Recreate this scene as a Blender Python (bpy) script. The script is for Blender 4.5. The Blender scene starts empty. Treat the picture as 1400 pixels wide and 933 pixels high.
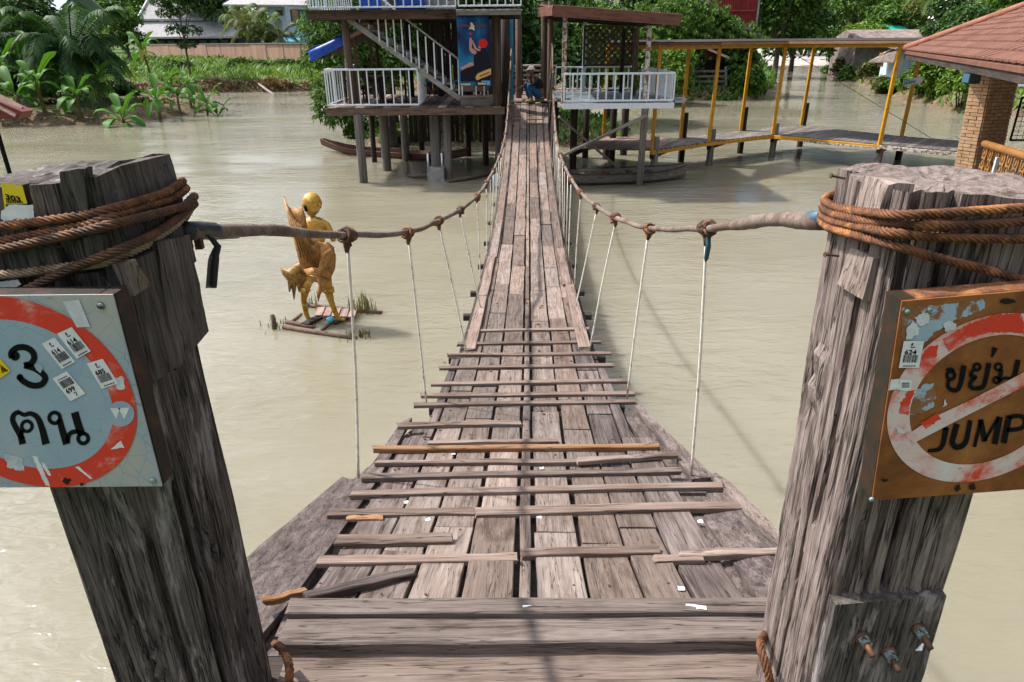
import bpy, bmesh, math, random
import numpy as np
from mathutils import Vector, Matrix, noise
rnd = random.Random(7)
C = bpy.context.scene.collection
SC = bpy.context.scene
R = math.radians
# ------------------------------------------------------------------ camera, world, sun, exposure
FPX, PITCH, ROLL, CAMZ = 933.0, R(23.7), R(-0.5), 3.5
cam_rot = Matrix.Rotation(R(90) - PITCH, 3, 'X') @ Matrix.Rotation(ROLL, 3, 'Z')
cd = bpy.data.cameras.new('camera'); cam = bpy.data.objects.new('camera', cd); C.objects.link(cam)
cam.matrix_world = Matrix.Translation((0, 0, CAMZ)) @ cam_rot.to_4x4()
cd.lens = 24.0; cd.sensor_width = 36.0; cd.clip_start = 0.05; cd.clip_end = 6000
SC.camera = cam
SUN_DIR = Vector((-1.13, 0.48, 1.72)).normalized()          # towards the sun
elev = math.asin(SUN_DIR.z); azim = math.atan2(SUN_DIR.x, SUN_DIR.y)
w = bpy.data.worlds.new('World'); SC.world = w; w.use_nodes = True
bg = w.node_tree.nodes['Background']
sky = w.node_tree.nodes.new('ShaderNodeTexSky'); sky.sky_type = 'NISHITA'; sky.sun_disc = False
sky.sun_elevation = elev; sky.sun_rotation = azim; sky.dust_density = 1.6; sky.air_density = 1.0
wn = w.node_tree; tcw = wn.nodes.new('ShaderNodeTexCoord'); sxw = wn.nodes.new('ShaderNodeSeparateXYZ'); wn.links.new(tcw.outputs['Generated'], sxw.inputs[0])
def wm(op, a, b):
    n = wn.nodes.new('ShaderNodeMath'); n.operation = op
    for i, x in enumerate((a, b)):
        if isinstance(x, (int, float)): n.inputs[i].default_value = x
        else: wn.links.new(x, n.inputs[i])
    return n.outputs[0]
zz = wm('ADD', wm('MAXIMUM', sxw.outputs['Z'], 0.0), .14); cxw = wn.nodes.new('ShaderNodeCombineXYZ')      # broken white clouds spread over a flat layer
wn.links.new(wm('DIVIDE', sxw.outputs['X'], zz), cxw.inputs[0]); wn.links.new(wm('DIVIDE', sxw.outputs['Y'], zz), cxw.inputs[1])
nzw = wn.nodes.new('ShaderNodeTexNoise'); nzw.inputs['Scale'].default_value = .75; nzw.inputs['Detail'].default_value = 7; nzw.inputs['Roughness'].default_value = .55; wn.links.new(cxw.outputs[0], nzw.inputs['Vector'])
rpw = wn.nodes.new('ShaderNodeValToRGB'); rpw.color_ramp.elements[0].position = .44; rpw.color_ramp.elements[1].position = .62; wn.links.new(nzw.outputs['Fac'], rpw.inputs[0])
mxw = wn.nodes.new('ShaderNodeMix'); mxw.data_type = 'RGBA'; wn.links.new(rpw.outputs[0], mxw.inputs[0]); wn.links.new(sky.outputs[0], mxw.inputs[6]); dtw = wn.nodes.new('ShaderNodeVectorMath'); dtw.operation = 'DOT_PRODUCT'; wn.links.new(tcw.outputs['Generated'], dtw.inputs[0]); dtw.inputs[1].default_value = SUN_DIR
glw = wm('ADD', 1.0, wm('MULTIPLY', wm('POWER', wm('MAXIMUM', dtw.outputs['Value'], 0.0), 2.6), 11.0))      # clouds brighten towards the sun
clw = wn.nodes.new('ShaderNodeVectorMath'); clw.operation = 'SCALE'; clw.inputs[0].default_value = (7.0, 7.35, 7.9); wn.links.new(glw, clw.inputs['Scale']); wn.links.new(clw.outputs[0], mxw.inputs[7])
w.node_tree.links.new(mxw.outputs[2], bg.inputs[0]); bg.inputs[1].default_value = 0.062
sd = bpy.data.lights.new('sun', 'SUN'); sd.energy = 4.9; sd.angle = R(1.3); sd.color = (1, .95, .87)
so = bpy.data.objects.new('sun', sd); C.objects.link(so)
so.rotation_euler = (-SUN_DIR).to_track_quat('-Z', 'Y').to_euler()
SC.view_settings.view_transform = 'Standard'; SC.view_settings.look = 'None'
SC.view_settings.exposure = 0.49; SC.view_settings.gamma = 1.0
SC.cycles.use_denoising = True
SC.cycles.max_bounces = 8; SC.cycles.transparent_max_bounces = 4
# ------------------------------------------------------------------ pixel helpers (photograph 1400 x 933 -> world points)
CO = Vector((0, 0, CAMZ))
def ray(px, py): return cam_rot @ Vector(((px - 700) / FPX, -(py - 466.5) / FPX, -1))
def at_y(px, py, Y): d = ray(px, py); return CO + d * (Y / d.y)
def at_z(px, py, Z): d = ray(px, py); return CO + d * ((Z - CAMZ) / d.z)
def hprof(Y):
    u = (Y - 11) / 9.4
    return 1.6 + 1.2 * max(0.0, 1 - u * u) ** .75
def zdeck(Y): return CAMZ - hprof(Y)
def cx(Y): return .03 + .0257 * (Y - 1.5)
def deck_pt(px, py, dz=0):
    d = ray(px, py); lo = .5
    f = lambda Y: CAMZ + d.z * (Y / d.y) - zdeck(Y) - dz
    Y = .6
    while Y < 26 and f(Y) > 0: Y += .05
    a, b = Y - .05, Y
    for _ in range(30):
        m = (a + b) / 2
        if f(m) > 0: a = m
        else: b = m
    return CO + d * (b / d.y)
# ------------------------------------------------------------------ object helpers
W = {}
def place(o, parent, M):
    C.objects.link(o); W[o] = M
    if parent is not None: o.parent = parent; o.matrix_basis = W[parent].inverted() @ M
    else: o.matrix_basis = M
    return o
def tag(o, label=None, cat=None, group=None, kind=None):
    if label: o['label'] = label
    if cat: o['category'] = cat
    if group: o['group'] = group
    if kind: o['kind'] = kind
    return o
def thing(name, label, cat, loc=(0, 0, 0), group=None, rz=0):
    o = bpy.data.objects.new(name, None); o.empty_display_size = .2
    place(o, None, Matrix.Translation(loc) @ Matrix.Rotation(rz, 4, 'Z'))
    return tag(o, label, cat, group)
def link(name, me, mat, parent=None, M=None):
    if mat is not None and not me.materials: me.materials.append(mat)
    o = bpy.data.objects.new(name, me)
    return place(o, parent, M if M is not None else Matrix.Identity(4))
def mesh(name, v, f, smooth=False):
    me = bpy.data.meshes.new(name); me.from_pydata([tuple(x) for x in v], [], [tuple(x) for x in f])
    if smooth: me.polygons.foreach_set('use_smooth', [True] * len(me.polygons))
    me.update(); return me
def mesh_np(name, v, tri, smooth=False):
    me = bpy.data.meshes.new(name); v = np.asarray(v, np.float32); tri = np.asarray(tri, np.int32)
    n = tri.shape[1]
    me.vertices.add(len(v)); me.vertices.foreach_set('co', v.ravel())
    me.loops.add(tri.size); me.loops.foreach_set('vertex_index', tri.ravel())
    me.polygons.add(len(tri)); me.polygons.foreach_set('loop_start', np.arange(len(tri), dtype=np.int32) * n)
    if smooth: me.polygons.foreach_set('use_smooth', np.ones(len(tri), bool))
    me.update(calc_edges=True); me.validate(); return me
def put(name, v, f, mat, parent=None, smooth=False, origin=None):
    """a mesh given in world coordinates; its origin goes to the centre of its points"""
    v = [Vector(x) for x in v]
    o = Vector(origin) if origin is not None else sum(v, Vector()) / len(v)
    return link(name, mesh(name, [x - o for x in v], f, smooth), mat, parent, Matrix.Translation(o))
class MB:
    def __init__(s): s.v = []; s.f = []
    def add(s, v, f):
        k = len(s.v); s.v += [Vector(x) for x in v]; s.f += [tuple(i + k for i in q) for q in f]; return s
    def box(s, c, d, M=None):
        c = Vector(c); vs = [Vector((x * d[0] / 2, y * d[1] / 2, z * d[2] / 2)) for x in (-1, 1) for y in (-1, 1) for z in (-1, 1)]
        if M is not None: vs = [M @ q for q in vs]
        return s.add([c + q for q in vs], [(0, 1, 3, 2), (4, 6, 7, 5), (0, 4, 5, 1), (2, 3, 7, 6), (0, 2, 6, 4), (1, 5, 7, 3)])
    def tube(s, pts, r, n=8, cap=True):
        v, f = tube_geo(pts, r, n, cap); return s.add(v, f)
    def build(s, name, mat, parent=None, smooth=False): return put(name, s.v, s.f, mat, parent, smooth)
def frames(pts):
    pts = [Vector(p) for p in pts]; T = []
    for i in range(len(pts)):
        a = pts[max(i - 1, 0)]; b = pts[min(i + 1, len(pts) - 1)]
        t = (b - a); T.append(t.normalized() if t.length > 1e-9 else Vector((0, 0, 1)))
    up = Vector((0, 0, 1)) if abs(T[0].z) < .9 else Vector((1, 0, 0))
    n = T[0].cross(up).normalized(); N = []
    for t in T:
        n = (n - t * n.dot(t))
        n = n.normalized() if n.length > 1e-6 else t.orthogonal().normalized()
        N.append(n)
    return pts, T, N
def tube_geo(pts, r, n=8, cap=True):
    pts, T, N = frames(pts); v = []; f = []
    for i, p in enumerate(pts):
        b = T[i].cross(N[i]); ri = r[i] if hasattr(r, '__len__') else r
        for k in range(n):
            a = 2 * math.pi * k / n; v.append(p + (N[i] * math.cos(a) + b * math.sin(a)) * ri)
    for i in range(len(pts) - 1):
        for k in range(n): f.append((i * n + k, i * n + (k + 1) % n, (i + 1) * n + (k + 1) % n, (i + 1) * n + k))
    if cap: f.append(tuple(range(n))[::-1]); f.append(tuple((len(pts) - 1) * n + k for k in range(n)))
    return v, f
def catmull(P, step):
    P = [Vector(p) for p in P]; out = []
    for i in range(len(P) - 1):
        a, b, c, d = P[max(i - 1, 0)], P[i], P[i + 1], P[min(i + 2, len(P) - 1)]
        n = max(1, int((c - b).length / step))
        for k in range(n):
            t = k / n
            out.append(.5 * ((2 * b) + (c - a) * t + (2 * a - 5 * b + 4 * c - d) * t * t + (3 * b - a - 3 * c + d) * t ** 3))
    out.append(P[-1]); return out
def axes(p, q, up=(0, 0, 1)):
    x = (q - p).normalized(); up = Vector(up)
    if abs(x.dot(up)) > .97: up = Vector((0, 1, 0))
    y = up.cross(x).normalized(); z = x.cross(y)
    return Matrix((x, y, z)).transposed().to_4x4()
_bm = {}
def bar_mesh(L, wd, h, rough=0, seg=1, var=0):
    key = (round(L, 3), round(wd, 4), round(h, 4), rough, seg, var)
    if key in _bm: return _bm[key]
    rr = random.Random(hash(key) & 0xffff); v = []; f = []; c = min(wd, h) * .12
    for i in range(seg + 1):
        x = -L / 2 + L * i / seg; j = lambda k=1: rr.uniform(-rough, rough) * k
        y0, y1, zo = -wd / 2 + j(), wd / 2 + j(), j(.4)
        xx = [x + (j(2.0) if i in (0, seg) else 0) for _ in range(6)]
        v += [(xx[0], y0, -h / 2 + zo), (xx[1], y0, h / 2 - c + zo), (xx[2], y0 + c, h / 2 + zo + j(.3)),
              (xx[3], y1 - c, h / 2 + zo + j(.3)), (xx[4], y1, h / 2 - c + zo), (xx[5], y1, -h / 2 + zo)]
    for i in range(seg):
        for k in range(6): f.append((i * 6 + k, i * 6 + (k + 1) % 6, (i + 1) * 6 + (k + 1) % 6, (i + 1) * 6 + k))
    f.append(tuple(range(6))[::-1]); f.append(tuple(seg * 6 + k for k in range(6)))
    f = [q[::-1] for q in f]
    me = mesh('board', v, f); _bm[key] = me; return me
_mm = {}
def withmat(me, mat):
    if not me.materials or me.materials[0] is mat:
        if not me.materials: me.materials.append(mat)
        return me
    k = (me.name, mat.name)
    if k not in _mm:
        m2 = me.copy(); m2.materials.clear(); m2.materials.append(mat); _mm[k] = m2
    return _mm[k]
def beam(name, p, q, wd, h, mat, parent=None, up=(0, 0, 1), rough=0, seg=1, var=0):
    p = Vector(p); q = Vector(q)
    return link(name, withmat(bar_mesh((q - p).length, wd, h, rough, seg, var), mat), None, parent, Matrix.Translation((p + q) / 2) @ axes(p, q, up))
_rm = {}
def surf(px, py, x0, Yf):
    """point seen at a pixel on a post's outer faces: side face x = x0, front face y = Yf"""
    d = ray(px, py); return CO + d * max(x0 / d.x, Yf / d.y)
def rod(name, p, q, r, mat, parent=None, n=8, r2=None):
    p = Vector(p); q = Vector(q); L = (q - p).length; key = (round(L, 2), round(r, 4), n, r2)
    if key not in _rm:
        v, f = tube_geo([(-.5, 0, 0), (.5, 0, 0)], [r, r2 or r], n); me = mesh('rod', v, f)
        for k in range(n): me.polygons[k].use_smooth = True
        _rm[key] = me
    return link(name, withmat(_rm[key], mat), None, parent, Matrix.Translation((p + q) / 2) @ axes(p, q) @ Matrix.Diagonal((L, 1, 1, 1)))
def quad_slab(name, pts, th, mat, parent=None, up=None):
    """a flat outline (world points) given thickness th downwards along its normal"""
    pts = [Vector(p) for p in pts]; n = len(pts)
    nn = up if up is not None else (pts[1] - pts[0]).cross(pts[2] - pts[1]).normalized()
    nn = Vector(nn); v = pts + [p - nn * th for p in pts]
    f = [tuple(range(n)), tuple(range(2 * n - 1, n - 1, -1))] + [(i, n + i, n + (i + 1) % n, (i + 1) % n) for i in range(n)]
    o = put(name, v, f, mat, parent)
    bm_ = bmesh.new(); bm_.from_mesh(o.data); bmesh.ops.recalc_face_normals(bm_, faces=bm_.faces); bm_.to_mesh(o.data); bm_.free()
    return o
def copy_thing(root, M, label=None, group=None):
    r = root.copy(); place(r, None, M)
    if label: r['label'] = label
    if group: r['group'] = group
    for ch in root.children:
        c = ch.copy(); C.objects.link(c); c.parent = r; W[c] = M @ ch.matrix_basis
        for g in ch.children:
            d = g.copy(); C.objects.link(d); d.parent = c; W[d] = W[c] @ g.matrix_basis
    return r
def text_geo(s, bold=.02):
    cu = bpy.data.curves.new('lettering', 'FONT'); cu.body = s; cu.size = 1; cu.offset = bold; cu.resolution_u = 2
    o = bpy.data.objects.new('lettering', cu); C.objects.link(o)
    dg = bpy.context.evaluated_depsgraph_get(); me = bpy.data.meshes.new_from_object(o.evaluated_get(dg))
    v = [tuple(x.co) for x in me.vertices]; f = [tuple(p.vertices) for p in me.polygons]
    bpy.data.objects.remove(o); bpy.data.curves.remove(cu); bpy.data.meshes.remove(me); return v, f
# ------------------------------------------------------------------ materials
def newmat(name, col=(.5, .5, .5), rough=.7, metal=0, spec=.5):
    m = bpy.data.materials.new(name); m.use_nodes = True; nt = m.node_tree; b = nt.nodes['Principled BSDF']
    b.inputs['Base Color'].default_value = (*col, 1); b.inputs['Roughness'].default_value = rough; b.inputs['Metallic'].default_value = metal
    b.inputs['Specular IOR Level'].default_value = spec
    return m, nt, b
def nd(nt, t, **k):
    n = nt.nodes.new('ShaderNode' + t)
    for a, v in k.items(): setattr(n, a, v)
    return n
def cn(nt, a, b): nt.links.new(a, b)
def noi(nt, vec, scale=1., detail=4., rough=.55, dist=0.):
    n = nd(nt, 'TexNoise'); n.inputs['Scale'].default_value = scale; n.inputs['Detail'].default_value = detail
    n.inputs['Roughness'].default_value = rough; n.inputs['Distortion'].default_value = dist
    if vec is not None: cn(nt, vec, n.inputs['Vector'])
    return n.outputs['Fac']
def ramp(nt, fac, stops):
    r = nd(nt, 'ValToRGB'); e = r.color_ramp.elements
    while len(e) < len(stops): e.new(.5)
    for x, (p, c) in zip(e, stops): x.position = p; x.color = (*c, 1) if len(c) == 3 else c
    cn(nt, fac, r.inputs[0]); return r.outputs[0]
def mth(nt, op, a, b=None, clamp=False):
    n = nd(nt, 'Math', operation=op, use_clamp=clamp)
    for i, x in enumerate((a, b)):
        if x is None: continue
        if isinstance(x, (int, float)): n.inputs[i].default_value = x
        else: cn(nt, x, n.inputs[i])
    return n.outputs[0]
def mixc(nt, fac, a, b, mode='MIX'):
    n = nd(nt, 'Mix', data_type='RGBA', blend_type=mode)
    for s, x in ((n.inputs[0], fac), (n.inputs[6], a), (n.inputs[7], b)):
        if isinstance(x, (int, float)): s.default_value = x
        elif isinstance(x, tuple): s.default_value = (*x, 1)
        else: cn(nt, x, s)
    return n.outputs[2]
def objvec(nt, scale=(1, 1, 1), rand=True):
    tc = nd(nt, 'TexCoord'); v = tc.outputs['Object']
    if rand:
        oi = nd(nt, 'ObjectInfo'); s = nd(nt, 'VectorMath', operation='SCALE'); s.inputs[0].default_value = (31.7, 17.3, 23.9)
        cn(nt, oi.outputs['Random'], s.inputs['Scale']); a = nd(nt, 'VectorMath', operation='ADD'); cn(nt, v, a.inputs[0]); cn(nt, s.outputs[0], a.inputs[1]); v = a.outputs[0]
    mp = nd(nt, 'Mapping'); mp.inputs['Scale'].default_value = scale; cn(nt, v, mp.inputs[0]); return mp.outputs[0]
def bump(nt, b, h, strength=.4, dist=.01):
    n = nd(nt, 'Bump'); n.inputs['Strength'].default_value = strength; n.inputs['Distance'].default_value = dist
    cn(nt, h, n.inputs['Height']); cn(nt, n.outputs[0], b.inputs['Normal'])
def wood(name, dark, mid, light, axis='X', s=1., bmp=.5, bd=.004, stain=None, sf=(.5, .62), rough=.85, vary=.35, lw=.012, ss=(1.5, 4), warm=0.):
    m, nt, b = newmat(name, rough=rough, spec=.25)
    def sc(al, ac): return tuple(al if a == axis else ac for a in 'XYZ')
    n1 = noi(nt, objvec(nt, sc(1.6 * s, 24 * s)), 1, 7, .65, .5)
    n2 = noi(nt, objvec(nt, sc(5 * s, 150 * s)), 1, 4, .6, .3)
    n3 = noi(nt, objvec(nt, (3.2 * s,) * 3), 1, 5, .6, .2)
    fac = mth(nt, 'ADD', mth(nt, 'ADD', mth(nt, 'MULTIPLY', n1, .5), mth(nt, 'MULTIPLY', n2, .3)), mth(nt, 'MULTIPLY', n3, .2))
    col = ramp(nt, fac, [(.33, dark), (.47, mid), (.66, light)])
    crack = mth(nt, 'LESS_THAN', n1, .335)
    col = mixc(nt, mth(nt, 'MULTIPLY', crack, .75), col, tuple(x * .35 for x in dark))
    ln = noi(nt, objvec(nt, sc(.7 * s, 17 * s)), 1, 3, .6, .25)
    gN = nd(nt, 'NewGeometry'); sN = nd(nt, 'SeparateXYZ'); cn(nt, gN.outputs['Normal'], sN.inputs[0])
    line = ramp(nt, mth(nt, 'ABSOLUTE', mth(nt, 'SUBTRACT', ln, .5)), [(.0, (1, 1, 1)), (lw, (0, 0, 0))])
    if axis == 'Z': line = mth(nt, 'MULTIPLY', line, ramp(nt, sN.outputs['Z'], [(.45, (1, 1, 1)), (.7, (.0, .0, .0))]))
    col = mixc(nt, mth(nt, 'MULTIPLY', line, .9), col, tuple(x * .35 for x in dark))
    if stain is not None:
        st = ramp(nt, noi(nt, objvec(nt, sc(*ss)), 1, 7, .68, .4), [(sf[0], (0, 0, 0)), (sf[1], (1, 1, 1))])
        col = mixc(nt, st, col, stain)
    oi = nd(nt, 'ObjectInfo')
    if warm: col = mixc(nt, mth(nt, 'MULTIPLY', mth(nt, 'FRACT', mth(nt, 'MULTIPLY', oi.outputs['Random'], 13.7)), warm), col, mixc(nt, 1.0, col, (1.0, .70, .48), 'MULTIPLY'))
    hs = nd(nt, 'HueSaturation'); cn(nt, col, hs.inputs['Color'])
    mr = nd(nt, 'MapRange'); mr.inputs[3].default_value = 1 - vary; mr.inputs[4].default_value = 1 + vary * .6; cn(nt, oi.outputs['Random'], mr.inputs[0])
    cn(nt, mr.outputs[0], hs.inputs['Value']); cn(nt, hs.outputs[0], b.inputs['Base Color'])
    bump(nt, b, mth(nt, 'SUBTRACT', mth(nt, 'ADD', mth(nt, 'MULTIPLY', n1, .8), mth(nt, 'MULTIPLY', n2, .5)), mth(nt, 'MULTIPLY', line, .35)), bmp, bd)
    return m
def leafm(name, a, b_, trans=.3, tip=None):
    m, nt, b = newmat(name, rough=.55, spec=.2)
    g = nd(nt, 'NewGeometry'); stops = [(0, a), (.8, b_)] + ([(1, tip)] if tip else [])
    col = ramp(nt, g.outputs['Random Per Island'], stops)
    cn(nt, col, b.inputs['Base Color'])
    t = nd(nt, 'BsdfTranslucent'); cn(nt, mixc(nt, 1.0, col, (1.0, 1.0, .45), 'MULTIPLY'), t.inputs[0])
    mx = nd(nt, 'MixShader'); mx.inputs[0].default_value = trans; out = nt.nodes['Material Output']
    cn(nt, b.outputs[0], mx.inputs[1]); cn(nt, t.outputs[0], mx.inputs[2]); cn(nt, mx.outputs[0], out.inputs[0]); return m
def blot(name, a, c, scale=6., lo=.45, hi=.6, rough=.6, metal=0, bmp=.15, axis=None, third=None, spec=.4):
    """two-tone material: colour a worn through to colour c by noise"""
    m, nt, b = newmat(name, rough=rough, metal=metal, spec=spec)
    sc = (scale,) * 3 if axis is None else tuple(scale * .15 if x == axis else scale for x in 'XYZ')
    n = noi(nt, objvec(nt, sc), 1, 8, .65, .3)
    col = ramp(nt, n, [(lo, a), (hi, c)])
    n2 = noi(nt, objvec(nt, tuple(x * 3.1 for x in sc)), 1, 4, .6)
    col = mixc(nt, .5, col, ramp(nt, n2, [(.25, (.55, .55, .55)), (.75, (1, 1, 1))]), 'MULTIPLY')
    if third: col = mixc(nt, ramp(nt, noi(nt, objvec(nt, tuple(x * .6 for x in sc)), 1, 6, .6), [(.56, (0, 0, 0)), (.64, (1, 1, 1))]), col, third)
    cn(nt, col, b.inputs['Base Color']); bump(nt, b, n2, bmp, .004); return m
m_deck = wood('deck_plank_wood', (.052, .039, .033), (.178, .139, .121), (.30, .246, .222), stain=(.085, .056, .043), sf=(.54, .68), bmp=.7, lw=.012, vary=.42, s=1.8, warm=.38, ss=(2, 9))
m_darkplank = wood('dark_plank_wood', (.025, .018, .017), (.085, .062, .057), (.24, .195, .18), bmp=.7)
m_darkside = wood('dark_side_board_wood', (.025, .018, .017), (.085, .062, .057), (.24, .195, .18), 'Y', bmp=.7, s=1.5)
m_paleside = wood('pale_side_board_wood', (.05, .036, .03), (.19, .145, .125), (.32, .265, .24), 'Y', bmp=.6, s=1.5)
m_cleat = wood('cleat_wood', (.04, .027, .021), (.16, .11, .088), (.29, .23, .20), bmp=.7)
m_orange = wood('orange_wood', (.12, .05, .02), (.30, .15, .07), (.40, .28, .19), bmp=.5)
m_postdark = wood('old_post_wood', (.016, .014, .013), (.082, .068, .06), (.215, .182, .168), 'Z', bmp=1., bd=.008, stain=(.30, .265, .26), sf=(.53, .61), vary=0, lw=.034, s=2.8, ss=(3, 15))
m_post = wood('grey_post_wood', (.03, .021, .018), (.20, .150, .132), (.44, .365, .335), 'Z', bmp=1., bd=.01, vary=0, lw=.034, s=2.8, stain=(.11, .078, .064), sf=(.58, .66), ss=(3, 15))
m_slab = wood('slab_wood', (.018, .015, .014), (.085, .07, .062), (.24, .20, .18), 'Z', lw=.02, s=2.5, bmp=.9, bd=.005)
m_block = wood('block_wood', (.06, .04, .03), (.22, .165, .14), (.38, .31, .28), 'Z', lw=.02, s=2.5, bmp=.8)
m_brown = wood('brown_timber', (.03, .017, .012), (.10, .065, .048), (.19, .135, .105), bmp=.5)
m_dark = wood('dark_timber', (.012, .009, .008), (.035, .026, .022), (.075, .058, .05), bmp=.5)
m_greytim = wood('grey_timber', (.05, .042, .036), (.16, .138, .122), (.28, .25, .225), bmp=.5)
m_redtim = wood('red_brown_timber', (.05, .02, .013), (.15, .065, .045), (.22, .11, .08), bmp=.3)
m_pinktim = wood('pinkish_boards', (.12, .075, .06), (.27, .18, .15), (.36, .26, .22), bmp=.4)
m_floor = blot('blue_grey_floor', (.13, .17, .19), (.08, .10, .11), 3)
m_white = blot('white_paint', (.72, .76, .80), (.42, .42, .42), 9, .58, .75, rough=.55)
m_rodwhite = blot('white_rod_paint', (.78, .72, .62), (.34, .16, .08), 16, .54, .66, rough=.6)
m_yellow = blot('yellow_paint', (.62, .30, .015), (.36, .15, .02), 5, .52, .72, rough=.5, third=None)
m_peel = blot('peeling_paint', (.52, .52, .5), (.20, .09, .035), 14, .47, .53, rough=.7)
m_rust = blot('rusty_steel', (.22, .085, .035), (.075, .035, .022), 30, .42, .62, rough=.75, metal=.25, bmp=.4, third=(.33, .14, .05))
m_rustdark = blot('dark_rusty_steel', (.085, .045, .03), (.20, .085, .035), 25, .48, .66, rough=.65, metal=.35, bmp=.4)
m_nut = blot('galvanised_nut', (.28, .38, .40), (.10, .05, .03), 60, .5, .6, rough=.5, metal=.4)
m_bamboo = wood('weathered_bamboo', (.09, .07, .055), (.25, .20, .165), (.40, .34, .29), bmp=.3, vary=.25)
m_bark = wood('bark', (.03, .022, .016), (.10, .075, .055), (.19, .155, .125), 'Z', bmp=.8, bd=.02)
m_conc = blot('concrete', (.34, .33, .31), (.17, .16, .15), 4, .4, .65, rough=.9)
m_rubber = newmat('black_rubber', (.012, .014, .018), .45)[0]
m_bluetape = newmat('blue_tape', (.022, .07, .12), .5)[0]
m_teal = newmat('teal_rubber', (.012, .06, .085), .45)[0]
m_black = newmat('black_ink', (.006, .006, .007), .7, spec=.1)[0]
m_cabletan = blot('pale_tan_cable', (.40, .30, .20), (.16, .075, .035), 22, .48, .62, rough=.7, metal=.1, bmp=.4)
m_paper = blot('paper', (.75, .75, .77), (.6, .6, .6), 20, .5, .8)
m_bluepaint = blot('blue_paint', (.04, .26, .42), (.03, .14, .22), 8, .5, .7, rough=.5)
m_tarp = blot('blue_tarp', (.01, .085, .50), (.008, .05, .30), 6, .45, .7, rough=.4, bmp=.6)
m_yellowsign = newmat('yellow_sticker', (.72, .52, .01), .5)[0]
# ================================================================== SETTING: ground and water
def seg_dist(px, py, poly):
    P = np.array(poly); d = np.full(px.shape, 1e9); inside = np.zeros(px.shape, bool)
    for i in range(len(P)):
        a = P[i]; b = P[(i + 1) % len(P)]; ab = b - a
        t = np.clip(((px - a[0]) * ab[0] + (py - a[1]) * ab[1]) / (ab @ ab), 0, 1)
        d = np.minimum(d, np.hypot(px - a[0] - t * ab[0], py - a[1] - t * ab[1]))
        cr = ((a[1] > py) != (b[1] > py)) & (px < (b[0] - a[0]) * (py - a[1]) / (b[1] - a[1] + 1e-12) + a[0])
        inside ^= cr
    return np.where(inside, d, -d)
LAND = [(-2500, 30), (-70, 44), (-45, 52), (-30, 56), (-18, 57.5), (-8, 57), (3, 53), (8, 46), (15.3, 45.5), (20, 55), (26, 72), (34, 99), (43, 101), (47, 99),
        (40, 84), (34, 72), (29, 60), (26.5, 50.5), (24, 44), (23, 37), (27, 31), (40, 27), (2500, 10), (2500, 2500), (-2500, 2500)]
ISLE = [(-60, 35)] + [(q.x, q.y) for q in (at_z(x, y, 0) for x, y in ((-150, 176), (0, 174), (70, 173), (150, 170), (215, 164), (270, 156), (302, 150), (300, 145), (270, 138)))] + [(-24, 49), (-40, 50), (-60, 48)]
MOUND = [(-5.6, 27.2), (-4.4, 26.0), (-2, 25.4), (1, 25.2), (4.2, 25.8), (5, 29), (4, 36), (-1, 38), (-5, 34)]
def ground_h(x, y):
    x = np.asarray(x, float); y = np.asarray(y, float)
    wob = .5 * np.sin(x * .9 + 1.3 * np.sin(y * .5)) + .35 * np.sin(y * 1.7 + x * .4)
    d = seg_dist(x, y, LAND) + wob * .5
    h = np.where(d > 0, 1.05 * (1 - np.exp(-d / .9)) + np.minimum(np.maximum(d - 2, 0) * .022, 1.3), np.maximum(d * .7, -1.2))
    far = (y > 98) & (x > 20) & (x < 62); h = np.where(far & (d > 0), np.minimum(h, d * .022 + .05), h)
    d2 = seg_dist(x, y, ISLE) + wob * .25
    h = np.maximum(h, np.where(d2 > 0, .55 * (1 - np.exp(-d2 / 1.1)) + np.minimum(d2 * .05, .3), np.maximum(d2 * .8, -1.2)))
    d3 = seg_dist(x, y, MOUND) + wob * .2
    h = np.maximum(h, np.where(d3 > 0, .5 * (1 - np.exp(-d3 / .8)), np.maximum(d3 * .8, -1.2)))
    return h + .06 * np.sin(x * 2.1) * np.sin(y * 1.9) * (h > .05)
def gz(x, y): return float(ground_h(np.array([x]), np.array([y]))[0])
xs = np.concatenate([[-3000, -1200, -500, -250, -140, -95], np.arange(-72, 72.1, .75), [90, 130, 250, 500, 1200, 3000]])
ys = np.concatenate([[-500, -100, -20, -8, -3, -1.5, -.6, .2, .9, 1.8, 5, 15], np.arange(21, 112, .75), [118, 128, 140, 160, 200, 300, 600, 1500, 3500]])
gx, gy = np.meshgrid(xs, ys); gh = ground_h(gx, gy); gh = np.where(gy < 10, np.where(gy < 1.0, np.clip(1.72 - (gy + .7) * 1.6, -1.2, 1.72), -1.2), gh)   # unseen bank behind the camera where the bridge starts, added to cut water-bounced light
gv = np.stack([gx.ravel(), gy.ravel(), gh.ravel()], 1); nx = len(xs); ny = len(ys)
ii = (np.arange(ny - 1)[:, None] * nx + np.arange(nx - 1)[None]).ravel()
m_ground, nt, b = newmat('bank_soil_and_grass', rough=.95, spec=.2)
pos = nd(nt, 'NewGeometry'); sx = nd(nt, 'SeparateXYZ'); cn(nt, pos.outputs['Position'], sx.inputs[0])
n1 = noi(nt, objvec(nt, (.5,) * 3, False), 1, 8, .65); n2 = noi(nt, objvec(nt, (3,) * 3, False), 1, 6, .7)
soil = ramp(nt, n2, [(.3, (.06, .04, .025)), (.55, (.15, .105, .065)), (.72, (.23, .18, .12))])
gras = ramp(nt, n2, [(.3, (.03, .06, .012)), (.55, (.075, .12, .03)), (.75, (.16, .17, .06))])
fz = mth(nt, 'ADD', mth(nt, 'MULTIPLY', n1, 1.2), mth(nt, 'MULTIPLY', sx.outputs['Z'], .35))
colg = mixc(nt, ramp(nt, fz, [(.72, (0, 0, 0)), (.95, (1, 1, 1))]), soil, gras)
cn(nt, colg, b.inputs['Base Color']); bump(nt, b, n2, .8, .15)
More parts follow.
